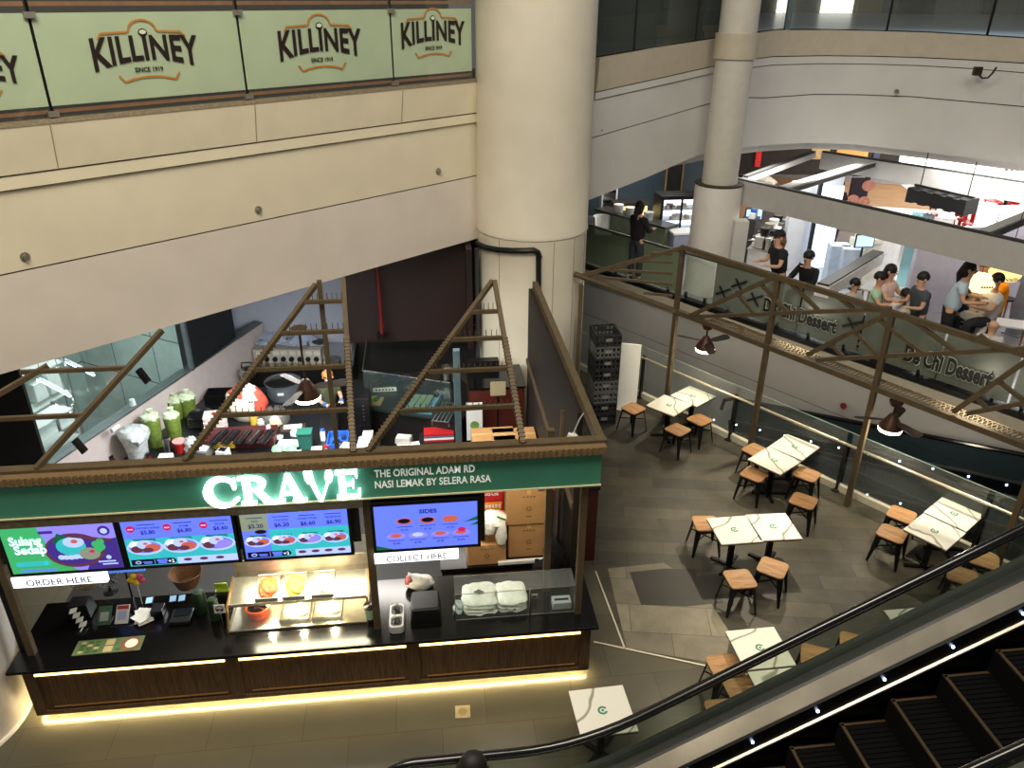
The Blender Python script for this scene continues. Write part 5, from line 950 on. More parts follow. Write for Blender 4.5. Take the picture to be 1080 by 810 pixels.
q = g0+pn*.14; struct(MB().bar(Vector((q.x, q.y, 2.0)), Vector((q.x, q.y, 2.0))-SX*4.5-SY*.6, .1, 3.95), 'wall_black_left', mat('black_wall', (16, 16, 16), .6, var=.2))
for i, (u, v, L, lab) in enumerate(((95, 414, 1.2, 'bright tube light in the white back room, lowest of three'), (120, 393, 1.1, 'bright tube light in the white back room, middle of three'), (108, 438, .9, 'short bright tube light in the white back room by the tubs'))):
    p = PZ(u, v, 2.0 if i < 2 else 1.2)+pn*.8; t = thing('tube_light', lab, 'lamp', p, prz+1.2); MB().tube([(-L/2, 0, 0), (L/2, 0, 0)], .022, 8).build('tube', em('tube_white', (240, 250, 255), 7), t, smooth=True); MB().bx(-L/2, L/2, -.03, .03, .02, .05).build('housing', WHITE, t); [MB().tube([(x, 0, .05), (x, 0, 3.95-p.z)], .006, 5).build('cord', STEEL, t) for x in (-L/3, L/3)]
# ================================================================== seating deck
OFF = 12.72; ta = K(0, OFF); tb = K(5, OFF)
def TP(u, v): return PV(u, v, ta, tb)
t = thing('seating_frame', 'bronze pitched steel frame with slanting braces over the seating beside the glass rail', 'frame', (0, 0, 0))
def post_xy(u, v): p = TP(u, v); return p
posts = [(703.5, 417, 720, 261), (793, 470, 817, 292), (896.5, 534, 941, 331)]
P2 = [PZ(896.5, 534, 0)]
tt4 = P2[0].dot(E_); tops = []
ts = [TP(711, 345).dot(E_), TP(803, 400).dot(E_), TP(908, 470).dot(E_)]; ts.append(ts[2]+2.6)
zr = [TP(713, 328).z, TP(809, 370).z, TP(921, 411).z]; zrl = sum(zr)/3
zt = [TP(720, 261).z, TP(817, 292).z, TP(941, 331).z]
s0 = oncol(606, 289, 1.2); s0b = oncol(613, 300, 1.28)
MB().bx(s0b.x-.04, s0b.x+.04, s0b.y-.04, s0b.y+.04, 0, s0b.z).build('post', BRONZE, t)
for i, tk in enumerate(ts[:3]): q = K(tk, OFF); MB().box((q.x, q.y, (zt[i])/2), (.09, .09, zt[i]), E_, N_, ZZ).build('post', BRONZE, t)
q = K(ts[3], OFF); MB().box((q.x, q.y, 2.0), (.09, .09, 4.0), E_, N_, ZZ).build('post', BRONZE, t)
def mem(name, p, q, w=.07, h=None): return MB().bar(p, q, w, h or w).build(name, BRONZE, t)
r1, r2 = TP(713, 328), TP(1092, 474.5)
m = MB(); m.tube([s0, r1], .06, 8); m.bar(r1, r2, .1, .1); m.build('lower_rail', BRONZE, t)
mem('ridge_rail', TP(719, 260.5), TP(1095, 378), .09)
def SPn(u, v): return PV(u, v, s0, r1)
mem('diagonal', SPn(613, 291), TP(720, 261)); 
for (a, b, c_, d_) in ((687, 267, 709, 268), (665, 275, 709, 277), (638, 284, 709, 288.5), (630, 292, 709, 300), (679, 309, 709, 312)):
    mem('rung', SPn(a, b), SPn(c_, d_), .05)
for seg in (((728, 333), (817, 292)), ((852, 374), (939, 329.5)), ((1006, 434), (1085, 379))): mem('diagonal', TP(*seg[0]), TP(*seg[1]), .085)
for seg in (((733, 334), (940, 325.5)), ((861, 379.5), (1085, 367.5)), ((1020, 436), (1090, 423))): mem('tie_bar', TP(*seg[0]), TP(*seg[1]), .07)
for a, b, c_, d_ in ((776, 308, 795, 330), (802, 299, 831.5, 330), (832.6, 297.5, 864, 328), (880.7, 310, 902, 327), (878, 364, 889, 376), (902, 350, 925, 374), (926.7, 336.7, 973, 372), (953, 331, 1006.7, 370), (1033, 353, 1051, 368), (1031, 420, 1042, 432), (1053, 402, 1082, 424)):
    mem('brace', TP(a, b), TP(c_, d_), .06)
m = MB(); n = 84; ra_, rb_ = TP(745, 338), TP(1092, 473)
out = N_*.32
for i in range(n):
    p = ra_.lerp(rb_, i/n); q = ra_.lerp(rb_, (i+1)/n); m.bar(p+out*.15, q+out, .018); m.bar(q+out*.15, p+out, .018)
m.bar(ra_+out, rb_+out, .03); m.build('mesh_shelf', mat('mesh_bronze', (128, 112, 84), .6, .2, var=.2), t)
# fans on the lower rail
for u, v, lab in ((747, 341, 'lit bronze fan lamp hanging from the seating frame above the far tables'), (946.5, 421, 'lit bronze fan lamp hanging from the seating frame near the right edge')):
    p = TP(u, v); make_fan(lab, (p.x, p.y, p.z-.31), .5 if u < 800 else .9, .27)
    lamp('fan_lamp_light', 'POINT', (p.x, p.y, p.z-.8), 28, (1, .9, .72), .12)
# unseen spots without fixtures, added to brighten the deck tables and floor
for (u, v), e in (((690, 420), 55), ((815, 478), 120), ((745, 512), 60), ((775, 560), 115), ((985, 562), 110), ((815, 695), 70), ((700, 640), 30), ((880, 600), 35)):
    p = PZ(u, v, .4); q = p+Vector((.9, 1.1, 3.6)); lamp('deck_spot_added', 'SPOT', q, e*5.2, (1, .88, .66), .09, aim=p, spot=50, blend=.8)

# glass balustrade
t = thing('glass_balustrade', 'clear glass balustrade with a steel handrail along the seating deck', 'balustrade', (0, 0, 0))
bt = [-13.2, -10.65, -8.1, -5.6, -3.1, -.6, 1.9, 4.4]
for i in range(len(bt)):
    if i: a, b = bt[i-1]+.05, bt[i]-.05; MB().add([K(a, 13.12, .15), K(b, 13.12, .15), K(b, 13.12, 1.28), K(a, 13.12, 1.28)], [(0, 1, 2, 3)]).build('pane', GLASS, t)
    m = MB(); m.box(K(bt[i], 13.06, .55), (.05, .07, 1.1), E_, N_, ZZ); m.box(K(bt[i], 13.02, .02), (.12, .12, .03), E_, N_, ZZ); m.build('post', mat('dark_steel_post', (62, 62, 60), .35, .7, var=.05), t)
MB().tube([K(bt[0], 13.02, 1.06), K(4.4, 13.02, 1.06)], .028, 10).build('handrail', mat('pale_handrail', (200, 192, 168), .3, .6, var=.03), t, smooth=True)
m = MB(); m.bar(K(bt[0], 13.12, 1.28), K(4.4, 13.12, 1.28), .014, .014); m.build('glass_edge', mat('glass_edge', (130, 150, 140), .3), t)

# tables
MARB = marble('white_marble_laminate', (236, 232, 216), (150, 148, 130)); LOGOG = mat('green_logo', (72, 140, 110), .5, var=0); EDGE = mat('table_edge', (96, 64, 42), .5, var=.1); IRON = mat('black_iron', (17, 17, 18), .45, .4, var=.1)
def make_table(lab, loc, rz, group=None):
    t = thing('cafe_table', lab, 'table', loc, rz, group)
    MB().bx(-.35, .35, -.35, .35, .735, .755).build('tabletop', MARB, t, bev=.003); MB().bx(-.345, .345, -.345, .345, .71, .734).build('edge_band', EDGE, t)
    m = MB(); m.lathe([(.035, .7555), (.062, .7555), (.062, .7575), (.035, .7575), (.035, .7555)], 20, ang=(.5, 5.9)); m.lathe([(0, .7555), (.018, .7555), (.018, .7575), (0, .7575)], 10); m.build('logo', LOGOG, t)
    MB().bx(-.04, .04, -.04, .04, .03, .71).build('column', IRON, t); m = MB(); m.bar((-.23, -.23, .02), (.23, .23, .02), .06, .035); m.bar((-.23, .23, .021), (.23, -.23, .021), .06, .035); m.build('base', IRON, t); MB().bx(-.13, .13, -.13, .13, .69, .71).build('bracket', IRON, t)
    return t
T0 = None
def table(quad, lab):
    global T0
    P = [PZ(u, v, .755) for u, v in quad]; c = sum(P, Vector())/len(P) if len(P) == 4 else P[0]; d = (P[1]-P[0])+(P[2]-P[3]) if len(P) == 4 else None
    rz = math.atan2(d.y, d.x); loc = (c.x, c.y, .007)
    if T0 is None: T0 = make_table(lab, loc, rz, 'white marble tables on the deck'); return T0
    return dup(T0, loc, rz, lab)
table([(680.7, 426.7), (698.5, 416), (731.1, 428.1), (712.6, 439.6)], 'white marble table of the farthest pair, on the side of the crates')
table([(705.9, 416), (725.9, 406.4), (755.6, 419.7), (737, 429.6)], 'white marble table of the farthest pair, next to the glass rail')
table([(787.3, 483.3), (809.3, 470.4), (846, 488.1), (824.8, 501.9)], 'brightly lit white table of the second farthest pair, away from the glass rail')
table([(810, 469.6), (829, 456.6), (866.6, 472.9), (847, 487.4)], 'veined white table of the second farthest pair, next to the glass rail')
table([(748.9, 547.5), (787, 544.8), (801.5, 570.7), (761.2, 573.7)], 'plain white table in the middle of the deck, left of its pair')
table([(789.3, 543.6), (827.9, 541.9), (842.2, 567.8), (803, 569.7)], 'veined white table in the middle of the deck, right of its pair')
table([(951.4, 557.1), (971.9, 540.8), (1019.7, 564.1), (1000.7, 580.8)], 'brightly lit white table of the pair near the right edge, farther from the glass rail')
table([(973.3, 538.1), (991.6, 523.8), (1039.3, 545.6), (1021.5, 562.1)], 'veined white table of the pair near the right edge, touching the frame post')
def table_at(u, v, rz, lab, z=.755): p = PZ(u, v, z); return dup(T0, (p.x, p.y, .007), rz, lab)
rz3 = math.atan2(*((PZ(819, 661, .755)-PZ(765, 666, .755)).yx))
pc = PZ(765, 666, .755)+Vector((math.cos(rz3), math.sin(rz3), 0))*.35+Vector((math.sin(rz3), -math.cos(rz3), 0))*.35
dup(T0, (pc.x, pc.y, .007), rz3, 'white table seen through the escalator glass, crossed by its handrail')
pc2 = pc+Vector((math.sin(rz3), -math.cos(rz3), 0))*.73+Vector((math.cos(rz3), math.sin(rz3), 0))*.02
dup(T0, (pc2.x, pc2.y, .007), rz3, 'white table below the escalator handrail, next to the crossed one')
r5 = math.atan2(*((PZ(660.6, 722.2, .755)-PZ(599.7, 729.2, .755)).yx)); p5 = PZ(599.7, 729.2, .755)+Vector((math.cos(r5), math.sin(r5), 0))*.35+Vector((math.sin(r5), -math.cos(r5), 0))*.35
dup(T0, (p5.x, p5.y, .007), r5, 'single white veined table in front of the kiosk corner')
p7 = PZ(932, 644, .755); a7 = math.atan2(*((PZ(979, 640, .755)-p7).yx)); p7 = p7+Vector((math.cos(a7), math.sin(a7), 0))*.35+Vector((math.sin(a7), -math.cos(a7), 0))*.35
dup(T0, (p7.x, p7.y, .007), a7, 'white table almost hidden behind the grey strip of the escalator')

# stools
SEATW = wood('oak_seat', (138, 98, 60), (186, 142, 94), 3, .45, (1, 9, 1))
def make_stool(lab, loc, rz):
    t = thing('metal_stool', lab, 'stool', loc, rz, 'wooden seat stools on the deck')
    MB().prism(rounded(.43, .43, .08), (0, 0, .53), (1, 0, 0), (0, 1, 0), ZZ, .025).build('seat', SEATW, t, bev=.005)
    MB().prism(rounded(.39, .39, .07), (0, 0, .48), (1, 0, 0), (0, 1, 0), ZZ, .05).build('apron', IRON, t)
    for sx, sy in ((1, 1), (-1, 1), (-1, -1), (1, -1)):
        m = MB(); a = Vector((sx*.155, sy*.155, .53)); b = Vector((sx*.225, sy*.225, 0)); d = (b-a).normalized(); o_ = Vector((sx, sy, 0)).normalized(); s_ = Vector((-sy, sx, 0)).normalized()
        m.prism([(-.055, 0), (.055, 0), (.018, .535), (-.018, .535)], a, s_, d, o_, .018); m.build('leg', IRON, t)
    m = MB(); m.bar((-.18, -.18, .3), (.18, .18, .3), .012, .02); m.bar((-.18, .18, .302), (.18, -.18, .302), .012, .02); m.build('cross_brace', IRON, t)
    return t
S0 = None
def stool(u, v, deg, lab):
    global S0
    p = PZ(u, v, .555); loc = (p.x, p.y, .007)
    if S0 is None: S0 = make_stool(lab, loc, math.radians(deg)); return
    dup(S0, loc, math.radians(deg), lab)
stool(668, 430.5, -50, 'stool standing left of the farthest tables, by the white panel')
stool(715, 453, -47, 'stool in front of the farthest pair of tables, left of two')
stool(738, 442.5, -50, 'stool in front of the farthest pair of tables, right of two by the glass rail')
stool(795.5, 500, -40, 'stool half lit at the left of the second farthest tables')
stool(797, 475, -50, 'stool mostly hidden behind the second farthest tables by the frame post')
stool(851, 500, -40, 'stool right of the second farthest tables, by the glass rail')
stool(847.5, 528, -35, 'stool standing apart in front of the second farthest tables')
stool(745, 552, 2, 'stool tucked under the left end of the middle tables')
stool(780.5, 610.5, 8, 'brightly lit light wood stool in front of the middle tables, left of two')
stool(815, 598.5, -32, 'darker stool in front of the middle tables, right of two')
stool(941, 562.5, -40, 'light stool left of the tables near the right edge')
stool(951, 542.5, -40, 'dark stool behind the light one, left of the tables near the right edge')
stool(1015, 607, -30, 'stool seen through the escalator glass right of the right edge tables, nearer one')
stool(1038, 590, -30, 'stool seen through the escalator glass right of the right edge tables, farther one')
stool(862, 693, -20, 'light stool right of the table crossed by the handrail')
stool(903, 680, -20, 'stool corner showing above the grey escalator strip')
stool(765, 703, 10, 'dark stool left of the table crossed by the handrail')
stool(783, 727, 10, 'shaded stool below the handrail, left of the lower table')
stool(764, 752, 5, 'light brown stool low behind the escalator glass, nearest the camera')
# crates and white panel
cb0 = PZ(640, 449, 0); cr0 = None; CRA = [mat('dark_crate', (44, 45, 46), .6, var=.15), mat('grey_crate', (98, 99, 98), .6, var=.1)]
names = ['bottom', 'second', 'third', 'fourth', 'fifth', 'sixth', 'seventh', 'top']
def crate_mb():
    m = MB(); w, d, h = .52, .6, .27
    for x, y, sx, sy in ((0, -d/2, w, .02), (0, d/2, w, .02), (-w/2, 0, .02, d), (w/2, 0, .02, d)):
        for z in (.02, .13, .25): m.box((x, y, z), (sx+.01, sy+.01, .035))
        k = 6
        for i in range(k+1):
            f = -0.5+i/k; m.box((x+(f*w if sx > .1 else 0), y+(f*d if sy > .1 else 0), .135), (.03, .03, .25))
        m.box((x*.97, y*.97, .17), (sx*.4, sy*.4, .1))
    m.box((0, 0, .015), (w, d, .02)); return m
for k in range(8):
    grey = k in (2, 3, 6) ; nm = names[k]
    t = thing('storage_crate', f'{"grey" if grey else "dark grey"} vented plastic crate beside the big column, {nm} of its stack'.replace('bottom of', 'lowest of').replace('second of', 'second from the floor of').replace('third of', 'third from the floor of').replace('fourth of', 'fourth from the floor of').replace('fifth of', 'fifth from the floor of').replace('sixth of', 'sixth from the floor of').replace('seventh of', 'seventh from the floor of').replace('top of', 'topmost of'), 'crate', (cb0.x-.12, cb0.y+.33, .007+k*.272), .15, 'crates stacked by the column')
    crate_mb().build('crate_body', CRA[grey], t); MB().bx(-.07, .07, -.326, -.318, .12, .19).build('crate_label', mat('crate_plate', (130, 130, 126), .6), t)
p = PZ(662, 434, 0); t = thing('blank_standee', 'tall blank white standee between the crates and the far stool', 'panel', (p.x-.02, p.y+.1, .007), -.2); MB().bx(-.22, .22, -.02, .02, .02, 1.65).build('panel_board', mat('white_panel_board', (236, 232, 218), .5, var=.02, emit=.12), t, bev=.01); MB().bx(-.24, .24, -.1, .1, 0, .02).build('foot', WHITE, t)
p = PZ(488, 751, 0); t = thing('floor_socket', 'small square brass floor plate in the walkway below the counter', 'floor plate', (p.x, p.y, 0), .08); MB().bx(-.1, .1, -.1, .1, 0, .012).build('plate', mat('brushed_brass', (196, 184, 140), .4, .5, var=.1), t, bev=.003); MB().lathe([(0, .012), (.06, .012), (.06, .016), (0, .016)], 16).build('cap', mat('brushed_brass_cap', (170, 156, 110), .4, .5), t)
# ================================================================== dessert level and beyond
lamp('dessert_light', 'AREA', (7.2, 19.5, 4.9), 160, (1, .97, .92), 3.5, 2); lamp('dessert_light', 'AREA', (12.5, 18.5, 4.9), 380, (1, .97, .93), 4.5, 3)
lamp('dessert_light', 'AREA', (4.0, 23, 4.9), 90, NEUT, 2, 2); lamp('far_light', 'AREA', (16, 28, 4.9), 600, (1, .96, .9), 6, 5); lamp('far_light', 'AREA', (9.5, 27, 4.9), 130, (1, .85, .65), 3, 3)
lamp('upper_light', 'AREA', (16, 30, 11), 300, COOL, 6, 5)
SKIN = mat('skin', (205, 160, 130), .6, var=.04); HAIRB = mat('dark_hair', (26, 20, 18), .6, var=.15); HAIRT = mat('brown_hair', (130, 90, 56), .6, var=.15)
def skin_mesh(V, Ed, rad, root=0):
    me = bpy.data.meshes.new('s'); me.from_pydata([tuple(v) for v in V], Ed, []); o = bpy.data.objects.new('s', me); COL.objects.link(o)
    md = o.modifiers.new('skin', 'SKIN'); md.use_smooth_shade = True
    for i, d in enumerate(me.skin_vertices[0].data): d.radius = (rad[i], rad[i]*.9) if rad[i] > .1 else (rad[i], rad[i]); d.use_root = (i == root)
    sb = o.modifiers.new('sub', 'SUBSURF'); sb.levels = sb.render_levels = 1
    bpy.context.view_layer.update(); r = bpy.data.meshes.new_from_object(o.evaluated_get(bpy.context.evaluated_depsgraph_get()))
    bpy.data.objects.remove(o); bpy.data.meshes.remove(me); return r
def person(lab, u, v, pose='stand', rz=0, top=(30, 30, 32), legs=(40, 40, 48), hair=None, arms='down', lean=0.0, long_hair=False, bald=False, cap=None, scale=1.0, z0=ZD+.002, seat=.45, p=None, sleeves=.6):
    if z0 > 1.9 and scale <= 1 and u > 600: scale *= 1.17
    hh = 1.60 if pose == 'stand' else seat+.70
    if p is None: p = PZ(u, v, z0+hh*scale)
    t = thing('person', lab, 'person', (p.x, p.y, z0), rz); t.scale = (scale,)*3
    pz = .94 if pose == 'stand' else seat+.12; ln = Vector((0, -lean, 0))
    pel = Vector((0, 0, pz)); wa = pel+Vector((0, -lean*.3, .16)); ch = pel+Vector((0, -lean*.75, .33)); nk = pel+Vector((0, -lean, .50)); jaw = nk+Vector((0, -.02, .08)); hd = nk+Vector((0, -.015, .17)); cr = nk+Vector((0, 0, .24))
    V = [pel, wa, ch, nk, jaw, hd, cr]; E_l = [(0, 1), (1, 2), (2, 3), (3, 4), (4, 5), (5, 6)]; Rr = [.118, .105, .14, .052, .072, .098, .075]
    arm_idx = []; leg_idx = []
    for s in (-1, 1):
        sh = ch+Vector((s*.175, 0, .09)); k = len(V)
        if arms == 'down': el = sh+Vector((s*.06, .02, -.28)); ha = el+Vector((s*.0, -.05, -.25))
        elif arms == 'front': el = sh+Vector((s*.05, -.08, -.26)); ha = el+Vector((-s*.06, -.24, .02))
        elif arms == 'table': el = sh+Vector((s*.08, -.14, -.20)); ha = el+Vector((-s*.1, -.24, .04))
        else: el = sh+Vector((s*.08, -.2, -.12)); ha = el+Vector((-s*.06, -.18, .12))
        V += [sh, el, el.lerp(ha, .85), ha]; Rr += [.06, .043, .03, .034]; E_l += [(2, k), (k, k+1), (k+1, k+2), (k+2, k+3)]; arm_idx.append(k)
        d = (ha-el).normalized(); sd = d.cross(Vector((0, 0, 1))); sd = sd.normalized() if sd.length > .1 else Vector((1, 0, 0))
        pb = ha+d*.035
        for fi, (off, L) in enumerate(((-.027, .06), (-.009, .075), (.009, .07), (.027, .055), (-.045, .045))):
            kk = len(V); b_ = (pb if fi < 4 else ha)+sd*off*(-s); c_ = b_+d*L*.6+(sd*(-s*-.02) if fi == 4 else Vector()); e_ = c_+d*L*.4+Vector((0, 0, -.015)); V += [c_, e_]; Rr += [.0095, .007]; E_l += [(k+3, kk), (kk, kk+1)]
    for s in (-1, 1):
        k = len(V); hp = pel+Vector((s*.095, 0, -.04))
        if pose == 'stand': kn = Vector((s*.11, -.02, .50)); an = Vector((s*.12, .03, .09)); ft = Vector((s*.13, -.13, .04))
        else: kn = hp+Vector((s*.05, -.42, .0)); an = Vector((kn.x, kn.y+.03, max(.1, seat-.36))); ft = an+Vector((0, -.13, -.05))
        V += [hp, kn, an, ft]; Rr += [.085, .058, .04, .035]; E_l += [(0, k), (k, k+1), (k+1, k+2), (k+2, k+3)]; leg_idx.append(k)
    me = skin_mesh(V, E_l, Rr); me.materials.clear(); me.materials.append(SKIN)
    b = bpy.data.objects.new('body', me); COL.objects.link(b); b.parent = t
    # clothes follow the same joints
    SV_ = [V[0]+Vector((0, 0, -.13)), V[1], V[2], V[3]+Vector((0, 0, -.045))]; SE = [(0, 1), (1, 2), (2, 3)]; SR_ = [.195, .165, .172, .075]
    for k in arm_idx: q = len(SV_); SV_ += [V[k], V[k].lerp(V[k+1], sleeves) if sleeves <= 1 else V[k+1]]; SR_ += [.08, .062]; SE += [(2, q), (q, q+1)]; 
    if sleeves > 1:
        for n_, k in enumerate(arm_idx): q = len(SV_); SV_ += [V[k+1].lerp(V[k+3], .8)]; SR_ += [.045]; SE += [(5+2*n_, q)]
    sm = skin_mesh(SV_, SE, SR_); sm.materials.clear(); sm.materials.append(mat('cloth_%d_%d_%d' % top, top, .85, var=.08)); o = bpy.data.objects.new('shirt', sm); COL.objects.link(o); o.parent = t
    TV = [V[0], V[0]+Vector((0, 0, .1))]; TE = [(0, 1)]; TR = [.175, .15]
    for k in leg_idx: q = len(TV); TV += [V[k], V[k+1], V[k+2]]; TR += [.122, .085, .06]; TE += [(0, q), (q, q+1), (q+1, q+2)]
    tm_ = skin_mesh(TV, TE, TR); tm_.materials.clear(); tm_.materials.append(mat('cloth_%d_%d_%d' % legs, legs, .85, var=.08)); o = bpy.data.objects.new('trousers', tm_); COL.objects.link(o); o.parent = t
    m = MB()
    for k in leg_idx: a = V[k+3]; m.ell(a+Vector((0, .03, .0)), (.05, .13, .045), 10, 6)
    m.build('shoes', BLACKP if legs[0] < 150 else WHITE, t, smooth=True)
    if not bald:
        m = MB(); m.ell(hd+Vector((0, .022, .03)), (.108, .112, .112), 14, 9, bot=-.35)
        if long_hair: m.tube([hd+Vector((0, .09, .02)), hd+Vector((0, .13, -.1)), hd+Vector((0, .12, -.3))], [.05, .055, .02], 8); m.ell(hd+Vector((0, .05, -.04)), (.1, .085, .12), 12, 8)
        m.build('hair', hair or HAIRB, t, smooth=True)
    m = MB(); f = hd+Vector((0, -.095, -.01)); m.ell(f+Vector((0, -.006, -.01)), (.014, .02, .02), 8, 5); m.build('nose', SKIN, t, smooth=True)
    m = MB(); [m.ell(f+Vector((s*.035, .006, .02)), (.013, .008, .008), 8, 5) for s in (-1, 1)]; m.build('eyes', HAIRB, t, smooth=True)
    m = MB(); m.ell(f+Vector((0, .012, -.052)), (.024, .008, .007), 8, 5); m.build('mouth', mat('lips', (150, 80, 70), .5), t, smooth=True)
    m = MB(); [m.ell(hd+Vector((s*.098, .0, -.005)), (.014, .025, .034), 8, 5) for s in (-1, 1)]; m.build('ears', SKIN, t, smooth=True)
    if cap: m = MB(); m.ell(hd+Vector((0, .01, .045)), (.116, .118, .1), 14, 8, bot=-.1); m.box(hd+Vector((0, -.14, .045)), (.14, .12, .012)); m.build('cap', mat('cap_%d' % cap[0], cap, .8), t, smooth=True)
    return t
PI = math.pi
person('person in a black top with long dark hair standing left of the slim column', 675, 219, rz=2.3, top=(24, 22, 24), legs=(50, 50, 58), arms='front', long_hair=True, sleeves=1.2)
person('person in black with a dark cap and light hair by the coffee machines', 828, 250, rz=-1.3, top=(28, 30, 34), legs=(60, 64, 72), arms='front', hair=HAIRT, cap=(30, 30, 34), lean=.12, long_hair=True)
person('person in black bending over a table right of the coffee machines', 858, 274, 'sit', rz=-.9, top=(20, 20, 22), legs=(24, 24, 28), arms='table', lean=.18, sleeves=1.2)
person('dark haired person seated behind the ridge rail, left of the white table', 901, 304, 'sit', rz=.6, top=(180, 180, 176), legs=(50, 50, 56), arms='table', scale=1.01)
person('child in a pale green shirt seated at the white table', 927, 298, 'sit', rz=.9, top=(176, 210, 176), legs=(60, 60, 70), arms='table', scale=.92)
person('person in a pink top with black hair seated across the white table', 938.5, 291, 'sit', rz=.7, top=(210, 180, 170), legs=(60, 60, 70), arms='table', long_hair=True)
person('person in a grey vest standing by the white table looking down', 978.5, 294, rz=-1.4, top=(70, 76, 84), legs=(52, 60, 72), arms='front', lean=.1, scale=1.06)
person('person in a white patterned shirt seated with back to the glass', 954, 315, 'sit', rz=2.9, top=(222, 214, 204), legs=(50, 52, 60), arms='table', scale=1.01)
person('person with a ponytail in a pale blue top, standing behind the navy shirt', 1013.5, 283, rz=1.0, top=(196, 214, 226), legs=(26, 26, 30), arms='front', long_hair=True, lean=.12)
person('person in a navy shirt and white trousers seated on a stool', 1021, 294, 'sit', rz=1.1, top=(28, 44, 84), legs=(226, 220, 208), arms='table', seat=.62)
person('person in a white T-shirt seated facing the one in navy', 1050, 301, 'sit', rz=-1.5, top=(228, 222, 214), legs=(40, 40, 46), arms='table', seat=.58)
person('person in an orange shirt seated by the oval lantern', 1060, 291, 'sit', rz=-1.9, top=(240, 150, 24), legs=(60, 50, 50), arms='table', seat=.62)
person('fair haired person seated behind the round glowing lantern', 1037, 285, 'sit', rz=0, top=(226, 210, 190), legs=(60, 60, 60), arms='table', hair=HAIRT, seat=.6)
person('bald person seated below the white bench near the right edge', 1046.5, 348, 'sit', rz=2.6, top=(200, 196, 190), legs=(50, 50, 56), arms='table', bald=True, scale=1.01)
person('person in dark clothes standing by the food poster beyond the beam', 886, 195, rz=.2, top=(40, 28, 34), legs=(40, 40, 46), arms='front', long_hair=True)
# cook inside the kiosk
pc_ = PZ(343, 394, 1.62); person('cook in a tan cap, mask and dark green shirt bending over the kiosk counter', 343, 394, rz=.5, top=(66, 74, 50), legs=(30, 30, 34), arms='front', lean=.16, cap=(190, 130, 80), z0=0.002)
cook = [o for o in bpy.data.objects if o.name.startswith('person')][-1]
m = MB(); m.ell((0, -.27, 1.53), (.075, .04, .05), 10, 7); m.build('mask', WHITE, cook, smooth=True)
m = MB(); [m.ell((s*.17, -.42, 1.12), (.05, .08, .05), 10, 6) for s in (-1, 1)]; m.build('gloves', mat('blue_gloves', (50, 100, 170), .4), cook, smooth=True)

# left of the slim column
def dthing(name, lab, cat, u, v, z=ZD, rz=0, group=None): p = PZ(u, v, z); return thing(name, lab, cat, (p.x, p.y, z+.001), rz, group)
KR = math.atan2(E_.y, E_.x)+PI      # along the kerb, pointing away
g = [PZ(620, 246, ZD+1.08), PZ(716, 276, ZD+1.08)]
# glass rail of the dessert level: clear at the left, printed panes at the right
t = thing('glass_balustrade', 'glass balustrade of the dessert level with dark lettering on its frosted panes', 'balustrade', (0, 0, 0))
FROST = glass('frosted_green_glass', (118, 124, 112), .58, .25); SAGE = glass('pale_sage_film', (118, 132, 106), .8, .3)
def ept(tk, z, off=.05):
    b_ = lerp(tk, [a for a, _ in ed], [b for _, b in ed]); return K(tk, OD+b_+off, z)
def tk_of(u, v, z=ZD+.3):
    best = min((abs((lambda q: 540+FPX*((q-Vector((0, 0, EYE))).dot(R_))/((q-Vector((0, 0, EYE))).dot(F)))(ept(k/20, z))-u), k/20) for k in range(-400, 240)); return best[1]
xs_ = [600, 663, 716, 752, 842, 905, 990, 1068, 1140]; tks = [tk_of(x, 0) for x in xs_]
for i in range(len(tks)-1):
    mm = SAGE if i < 2 else (GLASS if i == 2 else FROST); a, b = tks[i]+.02, tks[i+1]-.02
    MB().add([ept(a, ZD+.03), ept(b, ZD+.03), ept(b, ZD+1.05), ept(a, ZD+1.05)], [(0, 1, 2, 3)]).build('pane', mm, t)
    for f in (.2, .8): q = ept(a+(b-a)*f, ZD+.05, .08); MB().box(q, (.06, .06, .12), E_, N_, ZZ).build('clamp', BLACKM, t)
m = MB(); [m.bar(ept(tks[i], ZD+1.07), ept(tks[i+1], ZD+1.07), .05, .04) for i in range(len(tks)-1)]; m.build('top_rail', mat('dark_top_rail', (66, 70, 62), .4, .3, var=.1), t)
INKW = mat('lettering_outline', (196, 204, 184), .6, var=0); INK = mat('dark_lettering', (20, 22, 22), .5, var=0)
def glass_word(s, u, v, u2, wd_h=.3):
    k0_, k1_ = tk_of(u, 0), tk_of(u2, 0); a, b = ept(k0_, 0, .02), ept(k1_, 0, .02); ex = (b-a).normalized(); L = (b-a).length; mid = a.lerp(b, .5); dd = ray((u+u2)/2, v)
    zc = EYE+dd.z*(mid.y/dd.y); o_ = Vector((mid.x, mid.y, zc-.1)); nn = Vector((-ex.y, ex.x, 0)); nn = nn if nn.y < 0 else -nn
    m = MB(); put_text(m, s, o_, ex, ZZ, wd_h, ez=nn, lift=.02, bold=.075, width=L); m.build('lettering', INKW, t)
    m = MB(); put_text(m, s, o_, ex, ZZ, wd_h, ez=nn, lift=.028, bold=.045, width=L); m.build('lettering', INK, t)
glass_word('De Chi Dessert', 806, 334, 882, .42); glass_word('De Chi Dessert', 955, 388, 1046, .46)
m = MB()
for (u, v) in ((762, 308), (795, 315), (778, 300), (896, 342)):
    k = tk_of(u, 0); q = ept(k, 0, .0); dd = ray(u, v); zc = EYE+dd.z*(q.y/dd.y); q = Vector((q.x, q.y, zc))
    m.bar(q+E_*-.18+ZZ*-.1, q+E_*.2+ZZ*.12, .02, .05); m.bar(q+E_*-.1+ZZ*.12, q+E_*.12+ZZ*-.16, .02, .04)
m.build('printed_motif', INK, t)
